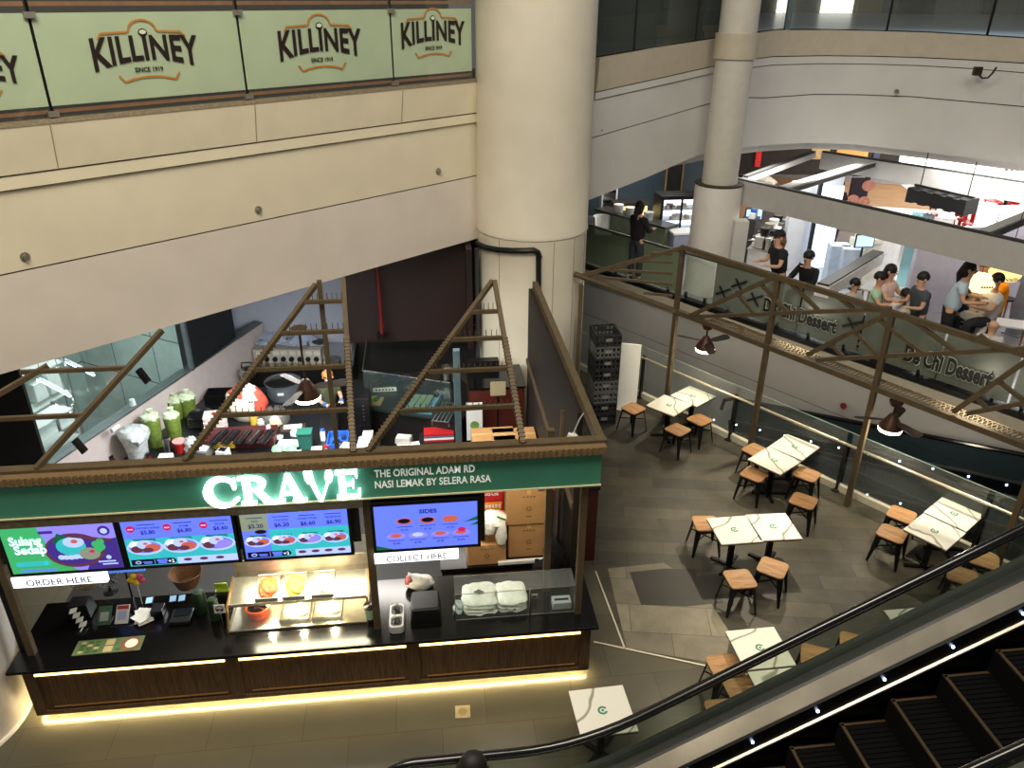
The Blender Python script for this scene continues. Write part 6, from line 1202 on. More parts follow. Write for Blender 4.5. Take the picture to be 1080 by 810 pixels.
for u, v, lab in ((782.5, 348, 'small dark red disc on the dessert level fascia, the farther one'), (897, 428.5, 'small dark red disc on the dessert level fascia, the nearer one')):
    k = tk_of(u, 0, 1.2); q = ept(k, 0, -.12); dd = ray(u, v); zc = EYE+dd.z*(q.y/dd.y); m = MB(); q = Vector((q.x, q.y, zc)); m.tube([q, q+N_*.03], .07, 14); tag(m.build('wall_disc', mat('dark_red_disc', (120, 40, 40), .5)), lab, 'disc')
# backdrop walls
def upwall(name, u0, v0, u1, v1, z, h, m_, zb=None):
    a, b = PZ(u0, v0, z), PZ(u1, v1, z); zb = z if zb is None else zb; return struct(MB().bar(Vector((a.x, a.y, zb+h/2)), Vector((b.x, b.y, zb+h/2)), .12, h), name, m_)
upwall('wall_dessert_left', 600, 228, 735, 222, ZD, 3.0, mat('blue_grey_wall', (66, 82, 92), .4, var=.1))
upwall('wall_dessert_mid', 822, 284, 872, 276, ZD, 2.35, mat('pale_grey_wall', (196, 200, 206), .5, var=.04))
upwall('wall_dessert_right', 950, 330, 1100, 322, ZD, 2.0, mat('lilac_white_wall', (214, 210, 226), .5, var=.06))
LITW = em('lit_white_panel', (255, 250, 240), 1.3)
p, q = PZ(1000, 324.5, ZD), PZ(1085, 321.5, ZD); t = thing('lit_counter_sign', 'bright white lit sign band with a red line behind the seated group', 'sign', (0, 0, 0)); p = p+Vector((0, -.12, 0)); q = q+Vector((0, -.12, 0))
MB().bar(p+ZZ*2.2, q+ZZ*2.2, .04, .5).build('band', LITW, t); MB().bar(p+ZZ*1.9+Vector((0, -.03, 0)), q+ZZ*1.84+Vector((0, -.03, 0)), .03, .06).build('red_line', mat('red_line', (214, 40, 60), .5), t)
# furniture and machines
t = dthing('cake_display', 'white lit cake display fridge left of the slim column', 'fridge', 693, 262, rz=.15)
MB().bx(0, 1.35, 0, .7, 0, .5).build('base', mat('pale_lilac_steel', (176, 188, 214), .4, var=.05), t); m = MB(); m.bx(0, .08, 0, .7, .5, 1.45); m.bx(1.27, 1.35, 0, .7, .5, 1.45); m.bx(0, 1.35, 0, .7, 1.4, 1.5); m.bx(.6, .65, 0, .04, .5, 1.4); m.build('frame', BLACKP, t)
MB().bx(.08, 1.27, .6, .68, .5, 1.4).build('lit_back', em('fridge_glow', (226, 238, 255), 1.6), t); m = MB(); [m.bx(.08, 1.27, .1, .6, z, z+.02) for z in (.78, 1.08)]; m.build('shelf', WHITE, t)
m = MB(); rnd = random.Random(9); [m.lathe([(0, 0), (.07, 0), (.06, .09), (0, .1)], 10, (rnd.uniform(.18, 1.18), rnd.uniform(.15, .5), z+.02)) for z in (.5, .78, 1.08) for _ in range(6)]; m.build('cakes', mat('pale_cakes', (200, 190, 180), .6, var=.3), t, smooth=True)
t = dthing('low_cabinet', 'white low cabinet in front of the cake fridge', 'cabinet', 712, 276, rz=.15); MB().bx(-.1, .5, 0, .5, 0, .75).build('body', mat('grey_lilac', (140, 144, 166), .5), t); MB().bx(-.12, .52, -.02, .52, .75, .8).build('worktop', WHITE, t)
t = dthing('lit_counter', 'counter with a warm yellow lit front beyond the person in black', 'counter', 645, 247, rz=.1); MB().bx(0, 1.1, 0, .5, 0, .95).build('body', mat('dark_cabinet', (50, 44, 40), .5), t); MB().bx(.05, 1.05, -.02, 0, .55, .85).build('lit_front', em('yellow_glow', (250, 226, 140), 1.0), t)
t = dthing('bar_chair', 'rounded white chair near the column edge behind the sage glass', 'chair', 633, 262, rz=.4); MB().prism(rounded(.5, .5, .12), (0, 0, .42), (1, 0, 0), (0, 1, 0), ZZ, .07).build('seat', WHITE, t, bev=.02); m = MB(); m.lathe([(.25, .45), (.27, .9), (.25, .95), (.22, .9), (.21, .45)], 18, ang=(0, PI)); m.build('backrest', WHITE, t, smooth=True)
for x in (-.18, .18):
    for y in (-.18, .18): MB().bar((x, y, 0), (x*.8, y*.8, .42), .03).build('leg', STEEL, t)
t = dthing('shelf_unit', 'small white arched shelf unit with dark shelves beside the big column', 'shelf', 641, 240, rz=.1); m = MB(); m.bx(-.25, -.2, 0, .3, 0, 1.3); m.bx(.2, .25, 0, .3, 0, 1.3); m.lathe([(.2, 0), (.25, 0), (.25, .3), (.2, .3), (.2, 0)], 14, ang=(0, PI)); m.v = [(x, y, z) for x, y, z in m.v]; m.bx(-.25, .25, .28, .3, 0, 1.4); m.build('body', WHITE, t); m = MB(); [m.bx(-.2, .2, 0, .28, z, z+.03) for z in (.5, .8, 1.1, 1.35)]; m.build('shelf', BLACKP, t)
t = dthing('standing_mirror', 'tall gold framed arched mirror leaning near the slim column', 'mirror', 707, 231, rz=.2); m = MB(); m.prism([(-.3, 0), (.3, 0), (.3, 1.6)]+[(.3*math.cos(a), 1.6+.3*math.sin(a)) for a in [PI*i/8 for i in range(1, 8)]]+[(-.3, 1.6)], (0, 0, .1), (1, 0, 0), ZZ, (0, 1, 0), .04); m.build('frame', GOLDT, t); MB().prism([(-.25, .05), (.25, .05), (.25, 1.6)]+[(.25*math.cos(a), 1.6+.25*math.sin(a)) for a in [PI*i/8 for i in range(1, 8)]]+[(-.25, 1.6)], (0, -.01, .1), (1, 0, 0), ZZ, (0, 1, 0), .005).build('mirror_glass', mat('mirror', (220, 225, 220), .05, 1, var=0), t)
MB().bx(-.3, .3, 0, .3, 0, .1).build('base', GOLDT, t)
t = dthing('service_counter', 'white service counter in front of the person in black', 'counter', 668, 263, rz=math.atan2(-.762, .647)); MB().bx(-1.6, 1.1, 0, .5, 0, .82).build('body', mat('sage_panel', (120, 130, 104), .6), t); MB().bx(-1.62, 1.12, -.02, .52, .82, .88).build('worktop', mat('dark_stone_top', (60, 62, 56), .3, var=.2), t)
for i, (dx, lab) in enumerate(((-.9, 'white plastic tub on the service counter, nearest the big column'), (-.45, 'white square tub on the service counter, second from the big column'), (.25, 'clear jar on the service counter beside the person in black'))):
    a = math.atan2(-.762, .647); b = t.location+Vector((math.cos(a)*dx-math.sin(a)*.25, math.sin(a)*dx+math.cos(a)*.25, .882)); s_ = thing('storage_tub', lab, 'tub', b, a); MB().lathe([(0, 0), (.13, 0), (.15, .22), (0, .24)], 14).build('tub_body', WHITE if i < 2 else BAGC, s_, smooth=True)
# machines
t = dthing('machine_bench', 'long white bench carrying coffee machines right of the slim column', 'counter', 786, 296, rz=math.atan2(.9, .5)); MB().bx(-.2, 2.3, -.6, 0, 0, .88).build('body', mat('pale_bench', (200, 200, 198), .5), t); MB().bx(-.22, 2.32, -.62, .02, .88, .92).build('worktop', STEEL, t); bl_ = t.location.copy(); br2 = t.rotation_euler.z
def onb(x, y, z=.922): return bl_+Vector((math.cos(br2)*x-math.sin(br2)*y, math.sin(br2)*x+math.cos(br2)*y, z))
for i in range(5):
    x = .05+i*.48; s_ = thing('coffee_machine', ('steel coffee machine at the near end of the bench', 'dark coffee grinder second from the near end of the bench', 'white blender jar in the middle of the bench', 'steel milk frother second from the far end of the bench', 'white machine at the far end of the bench')[i], 'machine', onb(x, -.3), br2)
    MB().bx(-.16, .16, -.2, .2, 0, .3+.05*(i % 2)).build('body', [STEEL, BLACKP, WHITE, mat('dull_steel', 0), WHITE][i], s_, bev=.02); MB().lathe([(.0, .3), (.1, .3), (.13, .5), (0, .5)], 12).build('hopper', [BLACKP, STEEL, WHITE, BLACKP, STEEL][i], s_, smooth=True)
    m = MB(); m.tube([(.0, .2, .15), (.0, .3, .15)], .03, 8); m.tube([(0, .3, .15), (.0, .38, .12)], .015, 6); m.build('spout', STEEL, s_, smooth=True)
for i in range(8):
    x = .0+i*.27; s_ = thing('cup', 'small cup among the coffee machines on the bench', 'cup', onb(x, -.07), br2, 'cups along the machine bench'); MB().lathe([(0, 0), (.03, 0), (.045, .1), (.04, .1), (.028, .01), (0, .01)], 12).build('cup_body', [WHITE, REDP, BLUEP, SST][i % 4], s_, smooth=True)
def monitor(lab, u, v, rz, z=ZD+1.25, em_=None):
    p = PZ(u, v, z); t = thing('monitor', lab, 'monitor', (p.x, p.y, ZD+.001), rz); h = z-ZD; MB().bx(-.25, .25, -.02, .02, h-.17, h+.17).build('bezel', BLACKP, t, bev=.01); MB().bx(-.22, .22, -.026, -.02, h-.14, h+.14).build('display', em('monitor_glow', (170, 200, 235), 1.1), t); MB().bx(-.02, .02, .02, .05, 0, h).build('pole', BLACKM, t); MB().bx(-.14, .14, -.1, .14, 0, .02).build('foot', BLACKM, t)
monitor('small lit monitor above the coffee machines', 795, 226, .1); monitor('small pale blue lit monitor above the beige tills', 912, 254, .1)
t = dthing('lit_doorway', 'bright bluish lit doorway panel behind the bending person', 'door', 863, 283, rz=.1); MB().bx(-.3, .3, 0, .06, .02, 2.2).build('panel', em('door_glow', (214, 236, 255), 1.3), t); MB().bx(-.38, -.3, -.02, .08, 0, 2.3).build('frame', BLACKP, t)
for i, (u, v, lab) in enumerate(((880, 300, 'white blue cabinet right of the lit doorway, left of two'), (893, 304, 'white blue cabinet right of the lit doorway, right of two'))):
    t = dthing('storage_cabinet', lab, 'cabinet', u, v, rz=-.1); MB().bx(-.24, .24, 0, .4, 0, 1.0).build('body', mat('ice_blue_cabinet', (190, 206, 226), .4), t, bev=.01); MB().bx(.16, .19, -.02, 0, .4, .7).build('handle', BLACKP, t)
for i, (u, v, lab) in enumerate(((903, 300, 'beige till terminal under the pale blue monitor, left of two'), (914, 303, 'beige till terminal under the pale blue monitor, right of two'))):
    t = dthing('till_machine', lab, 'till', u, v, rz=.1); MB().bx(-.2, .2, 0, .4, 0, 1.15).build('body', mat('beige_plastic', (206, 202, 186), .5), t, bev=.02); MB().box((0, .1, 1.2), (.34, .3, .12)).build('top', mat('beige_light', (222, 216, 200), .5), t)
t = dthing('planter_box', 'pale yellow and pink flowers in a box behind the glass screen', 'flowers', 931, 296, rz=.2); MB().bx(-.3, .3, 0, .3, 0, 1.1).build('box', mat('pale_bench', 0), t); m = MB(); rnd = random.Random(12); [blob(m, (rnd.uniform(-.24, .24), rnd.uniform(.05, .25), 1.12+rnd.uniform(0, .12)), (.08, .08, .07), .2, 8, 6, mi=k % 3, seed=k) for k in range(12)]; m.build('flowers', [mat('soft_yellow', (214, 196, 110), .6), mat('soft_pink', (214, 160, 150), .6), mat('soft_white', (220, 220, 205), .6)], t, smooth=True)
def sbeam(lab, u0, v0, u1, v1, z, w, h, m1, m2=None):
    a, b = PZ(u0, v0, z), PZ(u1, v1, z); t = thing('grid_beam', lab, 'beam', (0, 0, 0)); MB().bar(a-ZZ*h/2, b-ZZ*h/2, w, h).build('beam_body', m1, t)
    MB().bar(a+ZZ*.02, b+ZZ*.02, w*.8, .04).build('top_channel', m2 or mat('dark_channel', (46, 46, 44), .6), t); return t
GB = mat('beam_grey', (176, 174, 170), .6, var=.04); ZB = 4.7
sbeam('long grey beam with a dark top crossing from the slim column to the right edge', 776, 188.5, 1095, 259.5, ZB, .14, .55, GB)
sbeam('farther grey beam parallel to the long one, above the bright food court', 868, 160.5, 1095, 195, ZB, .14, .45, GB)
sbeam('slanting grey beam joining the two long beams, left of two', 786, 187, 858, 160.5, ZB, .16, .14, GB)
sbeam('slanting beam with a black underside joining the two long beams, right of two', 824, 199.5, 918, 171, ZB, .3, .1, BLACKM, GB)
sbeam('short dark slanting beam near the right edge above the long beam', 1036, 246, 1095, 222, ZB, .25, .12, BLACKM, GB)
sbeam('white slanting counter edge with a black top, in front of the beige tills', 868, 301, 926, 266, ZD+1.3, .3, .25, mat('white_edge', (210, 208, 204), .5), BLACKM)
# glass booth by the seated group and big slanted post
t = thing('booth_screen', 'glass booth screen with slim vertical metal frames left of the standing person in a vest', 'screen', (0, 0, 0)); a, b = PZ(940, 318, ZD), PZ(961, 322, ZD)
MB().add([a, b, b+ZZ*2.2, a+ZZ*2.2], [(0, 1, 2, 3)]).build('pane', glass('aqua_glass', (150, 200, 206), .35), t); m = MB(); [m.bar(a.lerp(b, f), a.lerp(b, f)+ZZ*2.2, .05) for f in (.6, .8, 1.0)]; m.build('frame', STEEL, t)
a = PZ(1069, 352, ZD); t = thing('grey_post', 'broad grey post rising near the right edge behind the glass', 'post', (a.x, a.y, ZD), .6); MB().bx(-.13, .13, -.13, .13, 0.03, 2.55).build('post_body', mat('blue_grey_post', (140, 142, 150), .5), t); MB().bx(-.18, .18, -.18, .18, 0, .03).build('base_plate', mat('blue_grey_post', 0), t)
# tables, stools and lanterns
def dtable(lab, u, v, w, d, rz=0, h=.76):
    p = PZ(u, v, ZD+h); t = thing('dining_table', lab, 'table', (p.x, p.y, ZD+.001), rz); MB().bx(-w/2, w/2, -d/2, d/2, h-.04, h).build('tabletop', WHITE, t, bev=.01)
    for x in (-w/2+.08, w/2-.08):
        for y in (-d/2+.08, d/2-.08): MB().bx(x-.02, x+.02, y-.02, y+.02, 0, h-.04).build('leg', mat('light_wood_leg', (170, 130, 90), .5), t)
    return t
dtable('white table with papers between the seated people left of the vest', 943, 306, 1.3, .7, -.7); dtable('small table between the navy and white shirts', 1034, 309, .7, .6, .1)
dtable('long white bench table in front of the seated group near the right edge', 1046, 338, 1.5, .5, -.35, .6); dtable('white covered table behind the printed glass, lower right', 1018, 362, 1.2, .8, -.7, .7)
for u, v, lab in ((1012, 326, 'light wood stool under the person in navy'), (1062, 316, 'dark stool under the person in orange'), (1049, 322, 'dark stool under the person in the white T-shirt')):
    t = dthing('bar_stool', lab, 'stool', u, v, ZD+.5, group='stools at the dessert tables'); t.location.z = ZD+.001; MB().lathe([(0, .5), (.17, .5), (.17, .54), (0, .54)], 16).build('seat', SEATW if u < 1040 else BLACKP, t)
    for k in range(4): a = PI/4+k*PI/2; MB().bar((.18*math.cos(a), .18*math.sin(a), 0), (.12*math.cos(a), .12*math.sin(a), .5), .03).build('leg', mat('light_wood_leg', 0), t)
t = thing('round_lantern', 'round glowing cream lantern sign above the seated group', 'lantern', PZ(1033, 299, ZD+1.15)); t.location = PY(1033, 298, PZ(1050, 301, ZD+1.28).y-.5); MB().lathe([(0, -.2), (.2, -.16), (.29, -.02), (.29, .02), (.2, .16), (0, .2)], 24).build('shade', em('lantern_glow', (255, 236, 180), 1.5), t, smooth=True); MB().tube([(0, 0, .2), (0, 0, 4.9-t.location.z)], .008, 6).build('cord', BLACKM, t)
m = MB(); [m.bx(-.12+i*.05, -.09+i*.05, -.30, -.29, -.02, .02) for i in range(5)]; m.build('lettering', mat('lantern_ink', (150, 110, 60), .5), t)
t = thing('oval_lantern', 'oval glowing yellow lantern sign near the right edge', 'lantern', PY(1060, 288, PZ(1050, 301, ZD+1.28).y-.3)); MB().lathe([(0, -.13), (.25, -.11), (.3, 0), (.25, .11), (0, .13)], 24).build('shade', em('lantern_yellow', (255, 226, 140), 1.3), t, smooth=True); m = MB(); put_text(m, 'vallu', (0, -.31, -.07), (1, 0, 0), ZZ, .12, ez=(0, -1, 0), bold=.02, width=.3); m.build('lettering', mat('lantern_ink', 0), t); MB().tube([(0, 0, .13), (0, 0, 4.9-t.location.z)], .008, 6).build('cord', BLACKM, t)

# ---- beyond the beams
struct(MB().slab([(7, 24.2), (14.2, 24.2), (15.2, 31), (8, 33)], ZD, ZD+.01), 'floor_wood', wood('food_court_floor', (120, 92, 64), (150, 120, 88), 2, .5, (1, 6, 1)))
struct(MB().slab([(13.6, 20), (26, 17), (30, 33), (15.2, 31), (14.2, 24.2)], ZD, ZD+.012), 'floor_white', mat('white_food_court_floor', (216, 210, 206), .3, var=.05))
fy = 32.5
def fw(name, lab, u0, u1, v0, v1, m_, cat='sign', y=fy+.2, th=.1):
    a, b = PY(u0, v1, y), PY(u1, v0, y); t = thing(name, lab, cat, ((a.x+b.x)/2, y, a.z)); MB().bx(-(b.x-a.x)/2, (b.x-a.x)/2, 0, th, 0, b.z-a.z).build('panel', m_, t); return t, (b.x-a.x), b.z-a.z
struct(MB().bx(4, 32, fy+.3, fy+.5, ZD, 5.2), 'wall_far', mat('dark_far_wall', (46, 40, 36), .7, var=.2))
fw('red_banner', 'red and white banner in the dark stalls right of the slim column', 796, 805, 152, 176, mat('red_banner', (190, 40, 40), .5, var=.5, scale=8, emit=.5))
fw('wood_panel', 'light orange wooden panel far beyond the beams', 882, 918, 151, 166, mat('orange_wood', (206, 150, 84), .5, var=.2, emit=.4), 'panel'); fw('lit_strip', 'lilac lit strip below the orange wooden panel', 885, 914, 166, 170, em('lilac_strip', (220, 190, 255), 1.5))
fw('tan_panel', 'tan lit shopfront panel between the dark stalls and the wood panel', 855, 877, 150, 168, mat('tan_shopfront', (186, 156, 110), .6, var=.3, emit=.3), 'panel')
fw('dark_stall', 'dark blue stall panel left of the bright shopfront', 920, 931, 150, 172, mat('navy_panel', (70, 76, 100), .5), 'panel')
LS, w_, h_ = fw('bright_shopfront', 'very bright white shopfront sign band under the curved fascia', 945, 1100, 150, 190, em('bright_sign', (255, 252, 244), 2.2), y=28.0)
m = MB(); [m.bx(x, x+.12, -.02, 0, .35, .55) for x in (w_*.28, w_*.32, w_*.36)]; put_text(m, 'D', (w_*.42, -.02, .6), (1, 0, 0), ZZ, .6, ez=(0, -1, 0), bold=.03); m.build('lettering', mat('shop_ink', (120, 110, 110), .5), LS)
t, w_, h_ = fw('food_poster', 'dark poster with three bowls of food beside the woman beyond the beam', 893, 919, 185, 221, mat('poster_dark', (44, 30, 44), .5, emit=.15), 'poster', 24.5); m = MB(); [m.lathe([(0, 0), (.2, 0), (.2, .01), (0, .01)], 16, (x, 0, z)) for x, z in ()]
for x, z in ((-.15, .3), (.25, .75), (.2, .25)): ellipse(m, x, z, .2, .17, (0, 0, 0), 18, .012)
m.build('bowl', mat('poster_bowl', (190, 130, 110), .5, var=.4, scale=20, emit=.3), t); m = MB(); [rect(m, -.35, .1, z, z+.03, (0, 0, 0), .012) for z in (1.0, 1.08)]; m.build('lettering', WHITE, t)
MB().bx(-.02, .02, .1, .14, -(t.location.z-ZD)+.012, .05).build('stand', BLACKM, t)
t = thing('long_counter', 'long bright white counter beyond the long beam', 'counter', (PZ(975, 225, ZD+.9).x, PZ(975, 225, ZD+.9).y, ZD+.013), -.3); MB().bx(-1.5, .8, -.4, .4, .86, .9).build('worktop', mat('glowing_white_top', (236, 228, 226), .3, emit=.25), t); MB().bx(-1.45, .75, -.35, .35, 0, .86).build('cabinet', WHITE, t)  # worktop emits a little to stand for the light falling on it
MB().bx(.0, .3, -.38, -.2, .9, .98).build('tray', mat('small_red', (190, 60, 60), .5), t)
RC = mat('red_chair_paint', (200, 34, 34), .4)
ch0 = None; tb0 = None
for i, (u, v, lab) in enumerate(((1035, 216, 'white table in the far food court, left of three'), (1050, 221, 'white table in the far food court, middle of three'), (1002, 208, 'white table in the far food court beside the black awning'))):
    p = PZ(u, v, ZD+.75)
    if tb0 is None: tb0 = thing('food_court_table', lab, 'table', (p.x, p.y, ZD+.013), -.2, 'far food court tables'); MB().bx(-.5, .5, -.35, .35, .71, .75).build('tabletop', WHITE, tb0); [MB().bx(x-.02, x+.02, y-.02, y+.02, 0, .71).build('leg', BLACKM, tb0) for x in (-.42, .42) for y in (-.28, .28)]
    else: dup(tb0, (p.x, p.y, ZD+.013), -.2, lab)
for i, (u, v) in enumerate(((1016, 232), (1024, 236), (1033, 238), (1042, 232), (1052, 226), (1058, 216), (1048, 212), (1066, 219))):
    p = PZ(u, v, ZD+.45); lab = 'red chair with thin legs at the far food court tables'
    if ch0 is None:
        ch0 = thing('red_chair', lab, 'chair', (p.x, p.y, ZD+.013), 0, 'red chairs in the far food court'); MB().bx(-.2, .2, -.2, .2, .43, .46).build('seat', RC, ch0); MB().bx(-.2, .2, .18, .21, .5, .85).build('backrest', RC, ch0); [MB().bx(x-.02, x+.02, y-.02, y+.02, 0, .43).build('leg', RC, ch0) for x in (-.17, .17) for y in (-.17, .17)]
    else: dup(ch0, (p.x, p.y, ZD+.013), i*.8)
p0, p1 = PZ(964, 199, 4.3), PZ(1026, 213, 4.3); t = thing('black_awning', 'black scalloped awning hanging under the farther beam', 'awning', p0); v_ = p1-p0; L = v_.length; d = v_.normalized(); m = MB(); n = 9
for k in range(n): m.box(d*(L*(k+.5)/n)-ZZ*.12, (L/n*1.02, .5, .3 if k % 2 else .36), d, (-d.y, d.x, 0), ZZ)
m.build('fringe', mat('black_fabric', (14, 13, 13), .9), t); MB().bar(ZZ*.1, d*L+ZZ*.1, .05).build('pole', BLACKM, t); [MB().tube([d*(L*f)+ZZ*.1, d*(L*f)+ZZ*.9], .015, 6).build('hanger', BLACKM, t) for f in (.1, .9)]
p = PZ(1063, 205, 3.4); t = thing('round_table', 'round dark tabletop on a pole beside the red chairs', 'table', (p.x, p.y, ZD+.013)); h = 3.4-ZD; MB().lathe([(0, h-.05), (.42, h-.05), (.42, h-.013), (0, h-.013)], 28).build('tabletop', mat('dark_grey_disc', (62, 62, 60), .4), t, smooth=True); MB().tube([(0, 0, .02), (0, 0, h-.05)], .05, 10).build('column', BLACKM, t); MB().lathe([(0, 0), (.25, 0), (.22, .03), (0, .04)], 20).build('base', BLACKM, t)
for i, (u, v, s_, mm, lab) in enumerate(((806, 190, .35, WHITE, 'white heap of plates beyond the left end of the long beam'), (784, 187, .3, BLACKP, 'dark bag at the left end of the long beam'), (842, 168, .3, BLACKP, 'dark dining chair on the wood floor beyond the slanting beam'))):
    p = PZ(u, v, ZD+.3); t = thing(('plate_heap', 'bag', 'dark_chair')[i], lab, ('plates', 'bag', 'chair')[i], (p.x, p.y, ZD+.012)); m = MB()
    if i == 2: m.bx(-.22, .22, -.22, .22, .43, .47); [m.bx(x-.02, x+.02, y-.02, y+.02, 0, .43) for x in (-.2, .2) for y in (-.2, .2)]; m.bx(-.22, .22, .2, .23, .47, .9)
    else: blob(m, (0, 0, s_*.55), (s_*1.3, s_, s_*.7), .12, seed=i)
    m.build('body', mm, t, smooth=i < 2)
# crowded machine bench: more pots, bottles and packs
rnd = random.Random(21)
kinds = (('syrup_bottle', 'bottle', 'dark syrup bottle on the machine bench'), ('steel_jug', 'jug', 'steel jug on the machine bench'), ('white_pack', 'pack', 'white pack on the machine bench'))
for i in range(24):
    x = -.1+(i % 12)*.2; y = -.52+.17*(i//12)+rnd.uniform(-.04, .04); kd = kinds[i % 3]; s_ = thing(kd[0], kd[2]+' right of the slim column', kd[1], onb(x, y), br2+rnd.uniform(-.4, .4), kd[0].replace('_', ' ')+'s on the machine bench')
    if kd[0] == 'syrup_bottle': MB().lathe([(0, 0), (.04, 0), (.04, .2), (.015, .26), (.015, .32), (0, .32)], 10).build('bottle_body', mat('dark_syrup', (40, 26, 20), .25), s_, smooth=True)
    elif kd[0] == 'steel_jug': MB().lathe([(0, 0), (.06, 0), (.05, .14), (.055, .15), (.045, .15), (.04, .01), (0, .01)], 12).build('jug_body', STEEL, s_, smooth=True)
    else: MB().box((0, 0, .08), (.12, .1, .16)).build('pack_body', [WHITE, mat('pack_blue', (60, 90, 150), .5), SST][i % 2], s_, bev=.005)
t = dthing('back_bench', 'dark back bench with shelves behind the coffee machines', 'shelf', 800, 268, rz=br2); MB().bx(-1.0, 1.8, 0, .4, 0, 1.2).build('body', mat('dark_bench', (50, 48, 50), .5, var=.2), t); m = MB(); [m.box((rnd.uniform(-.9, 1.6), .15, 1.2+h_/2), (.16, .16, h_), mi=k % 3) for k, h_ in enumerate([rnd.uniform(.1, .35) for _ in range(12)])]; m.build('stock', [WHITE, BLUEP, STEEL], t)
# ================================================================== gallery glass with the printed film
def fpx(u, v, off):          # seen point on the plane off in front of the left fascia
    a = fpt(0, off); b = fpt(5, off); return PV(u, v, a, b)
def ft(p): return (Vector((p.x, p.y))-Vector(FA)).dot(fdir)
OG = .08; joints = [(-140, 150), (33, 24, 58, 130), (248, 11.7, 262.5, 108), (411, 4, 416, 88), (499, 0, 499, 80)]
tj = [FL0, ft(fpx(58, 130, OG)), ft(fpx(262.5, 108, OG)), ft(fpx(416, 88, OG)), ft(fpx(499, 80, OG))]
zf0, zf1 = fpx(150, 104, OG).z, fpx(150, 12.5, OG).z; zg0 = ztop+.05
t = thing('gallery_balustrade', 'green glass balustrade with printed logos above the left cream fascia', 'balustrade', (0, 0, 0))
FILM = mat('sage_film', (206, 214, 186), .35, var=.06, scale=1.5)
ax3 = Vector((fdir.x, fdir.y, 0)); nn3 = Vector((fn.x, fn.y, 0))
for i in range(4):
    a, b = tj[i]+.02, tj[i+1]-.02
    MB().add([fpt(a, OG, zg0), fpt(b, OG, zg0), fpt(b, OG, zf1+.16), fpt(a, OG, zf1+.16)], [(0, 1, 2, 3)]).build('pane', glass('dark_clear_glass', (232, 238, 232), .05), t)
    MB().box((fpt((a+b)/2, OG-.012, (zf0+zf1)/2)), (b-a, .004, zf1-zf0), ax3, nn3, ZZ).build('film', FILM, t)
for i in (1, 2, 3):
    MB().bar(fpt(tj[i], OG-.03, zg0), fpt(tj[i], OG-.03, zf1+.16), .05, .03).build('joint_strip', BLACKM, t)
    for z in (zf1-.02, zg0+.05): MB().box(fpt(tj[i], OG+.02, z), (.13, .05, .07), ax3, nn3, ZZ).build('clamp', BKT, t)
MB().bar(fpt(tj[0], OG-.06, zf1+.1), fpt(tj[4], OG-.06, zf1+.1), .05, .05).build('top_rail', mat('brown_wood_rail', (150, 96, 56), .4, var=.15), t)
MB().bar(fpt(tj[0], .03, zg0+.075), fpt(tj[4], .03, zg0+.075), .02, .045).build('brown_stripe', mat('brown_wood_rail', 0), t)
m = MB().bar(fpt(tj[0], .0, zg0+.08), fpt(tj[4], .0, zg0+.08), .03, .16); m.build('skirting', mat('dark_skirting', (34, 24, 20), .6), t)
BRN = mat('logo_brown', (34, 20, 17), .5, var=0); ORG = mat('logo_orange', (176, 120, 50), .5, var=0)
def klogo(u0, u1, v, t_):
    P0, P1 = fpx(u0, v, OG), fpx(u1, v, OG); w = ft(P1)-ft(P0); z = (P0.z+P1.z)/2; mid = fpt((ft(P0)+ft(P1))/2, OG, z); h = w*.27
    tv, tf = text_geo('KILLINEY', .03, 1.05); xm = max(p[0] for p in tv); H = max(p[1] for p in tv)
    def warp(x, y):
        q = x/xm; top = .5+.06*(1-q*q); bot = -.5+.32*(1-q*q); return x, bot+(top-bot)*(y/H)
    m = MB(); vs = []
    for x, y in tv: X, Y = warp(x, y); vs.append(mid+ax3*(X/xm*w/2)+ZZ*(Y*h*1.0-h*.09)+nn3*.006)
    m.add(vs, tf); put_text(m, 'SINCE 1919', mid-ZZ*w*.178, ax3, ZZ, h*.2, ez=nn3, lift=.006, bold=.03, width=w*.26)
    o_ = mid+ZZ*w*.148
    for k, (rx, ry) in enumerate(((.042, .032),)):
        m.add([o_+ax3*(w*rx*math.cos(a))+ZZ*(w*ry*math.sin(a))+nn3*.006 for a in [2*PI*i/16 for i in range(16)]], [tuple(range(16))])
    m.build('logo', BRN, t_)
    m = MB(); m.add([o_+ax3*(w*.032*math.cos(a))+ZZ*(w*(.004+.018*math.sin(a)))+nn3*.009 for a in [2*PI*i/16 for i in range(16)]], [tuple(range(16))]); m.build('logo_cup', FILM, t_)
    m = MB(); pts = [(-.40, .10), (-.37, .145), (-.135, .155)]+[(-.125*math.cos(a), .165+.085*math.sin(a)) for a in [PI*i/8 for i in range(0, 9)]]+[(.135, .155), (.35, .145), (.39, .105)]
    def line(pp, tk):
        for (x0, y0), (x1, y1) in zip(pp[:-1], pp[1:]): a = mid+ax3*(x0*w)+ZZ*(y0*w); b = mid+ax3*(x1*w)+ZZ*(y1*w); m.bar(a+nn3*.005, b+nn3*.005, tk, .002, up=nn3)
    line(pts, w*.018); line([(-.28, -.20), (-.235, -.255)]+[(x, -.255+.035*(1-(x/.235)**2)) for x in [-.16, -.08, 0, .08, .16]]+[(.235, -.255), (.28, -.20)], w*.018); m.build('logo_line', ORG, t_)
klogo(92.5, 209, 53, t); klogo(291, 381, 44.5, t); klogo(421, 490, 34.5, t)
P0 = fpx(92.5, 53, OG); wref = ft(fpx(209, 53, OG))-ft(P0)
# the far left logo, cut by the frame
uL = -78; klogo(-105, 22, 74, t)
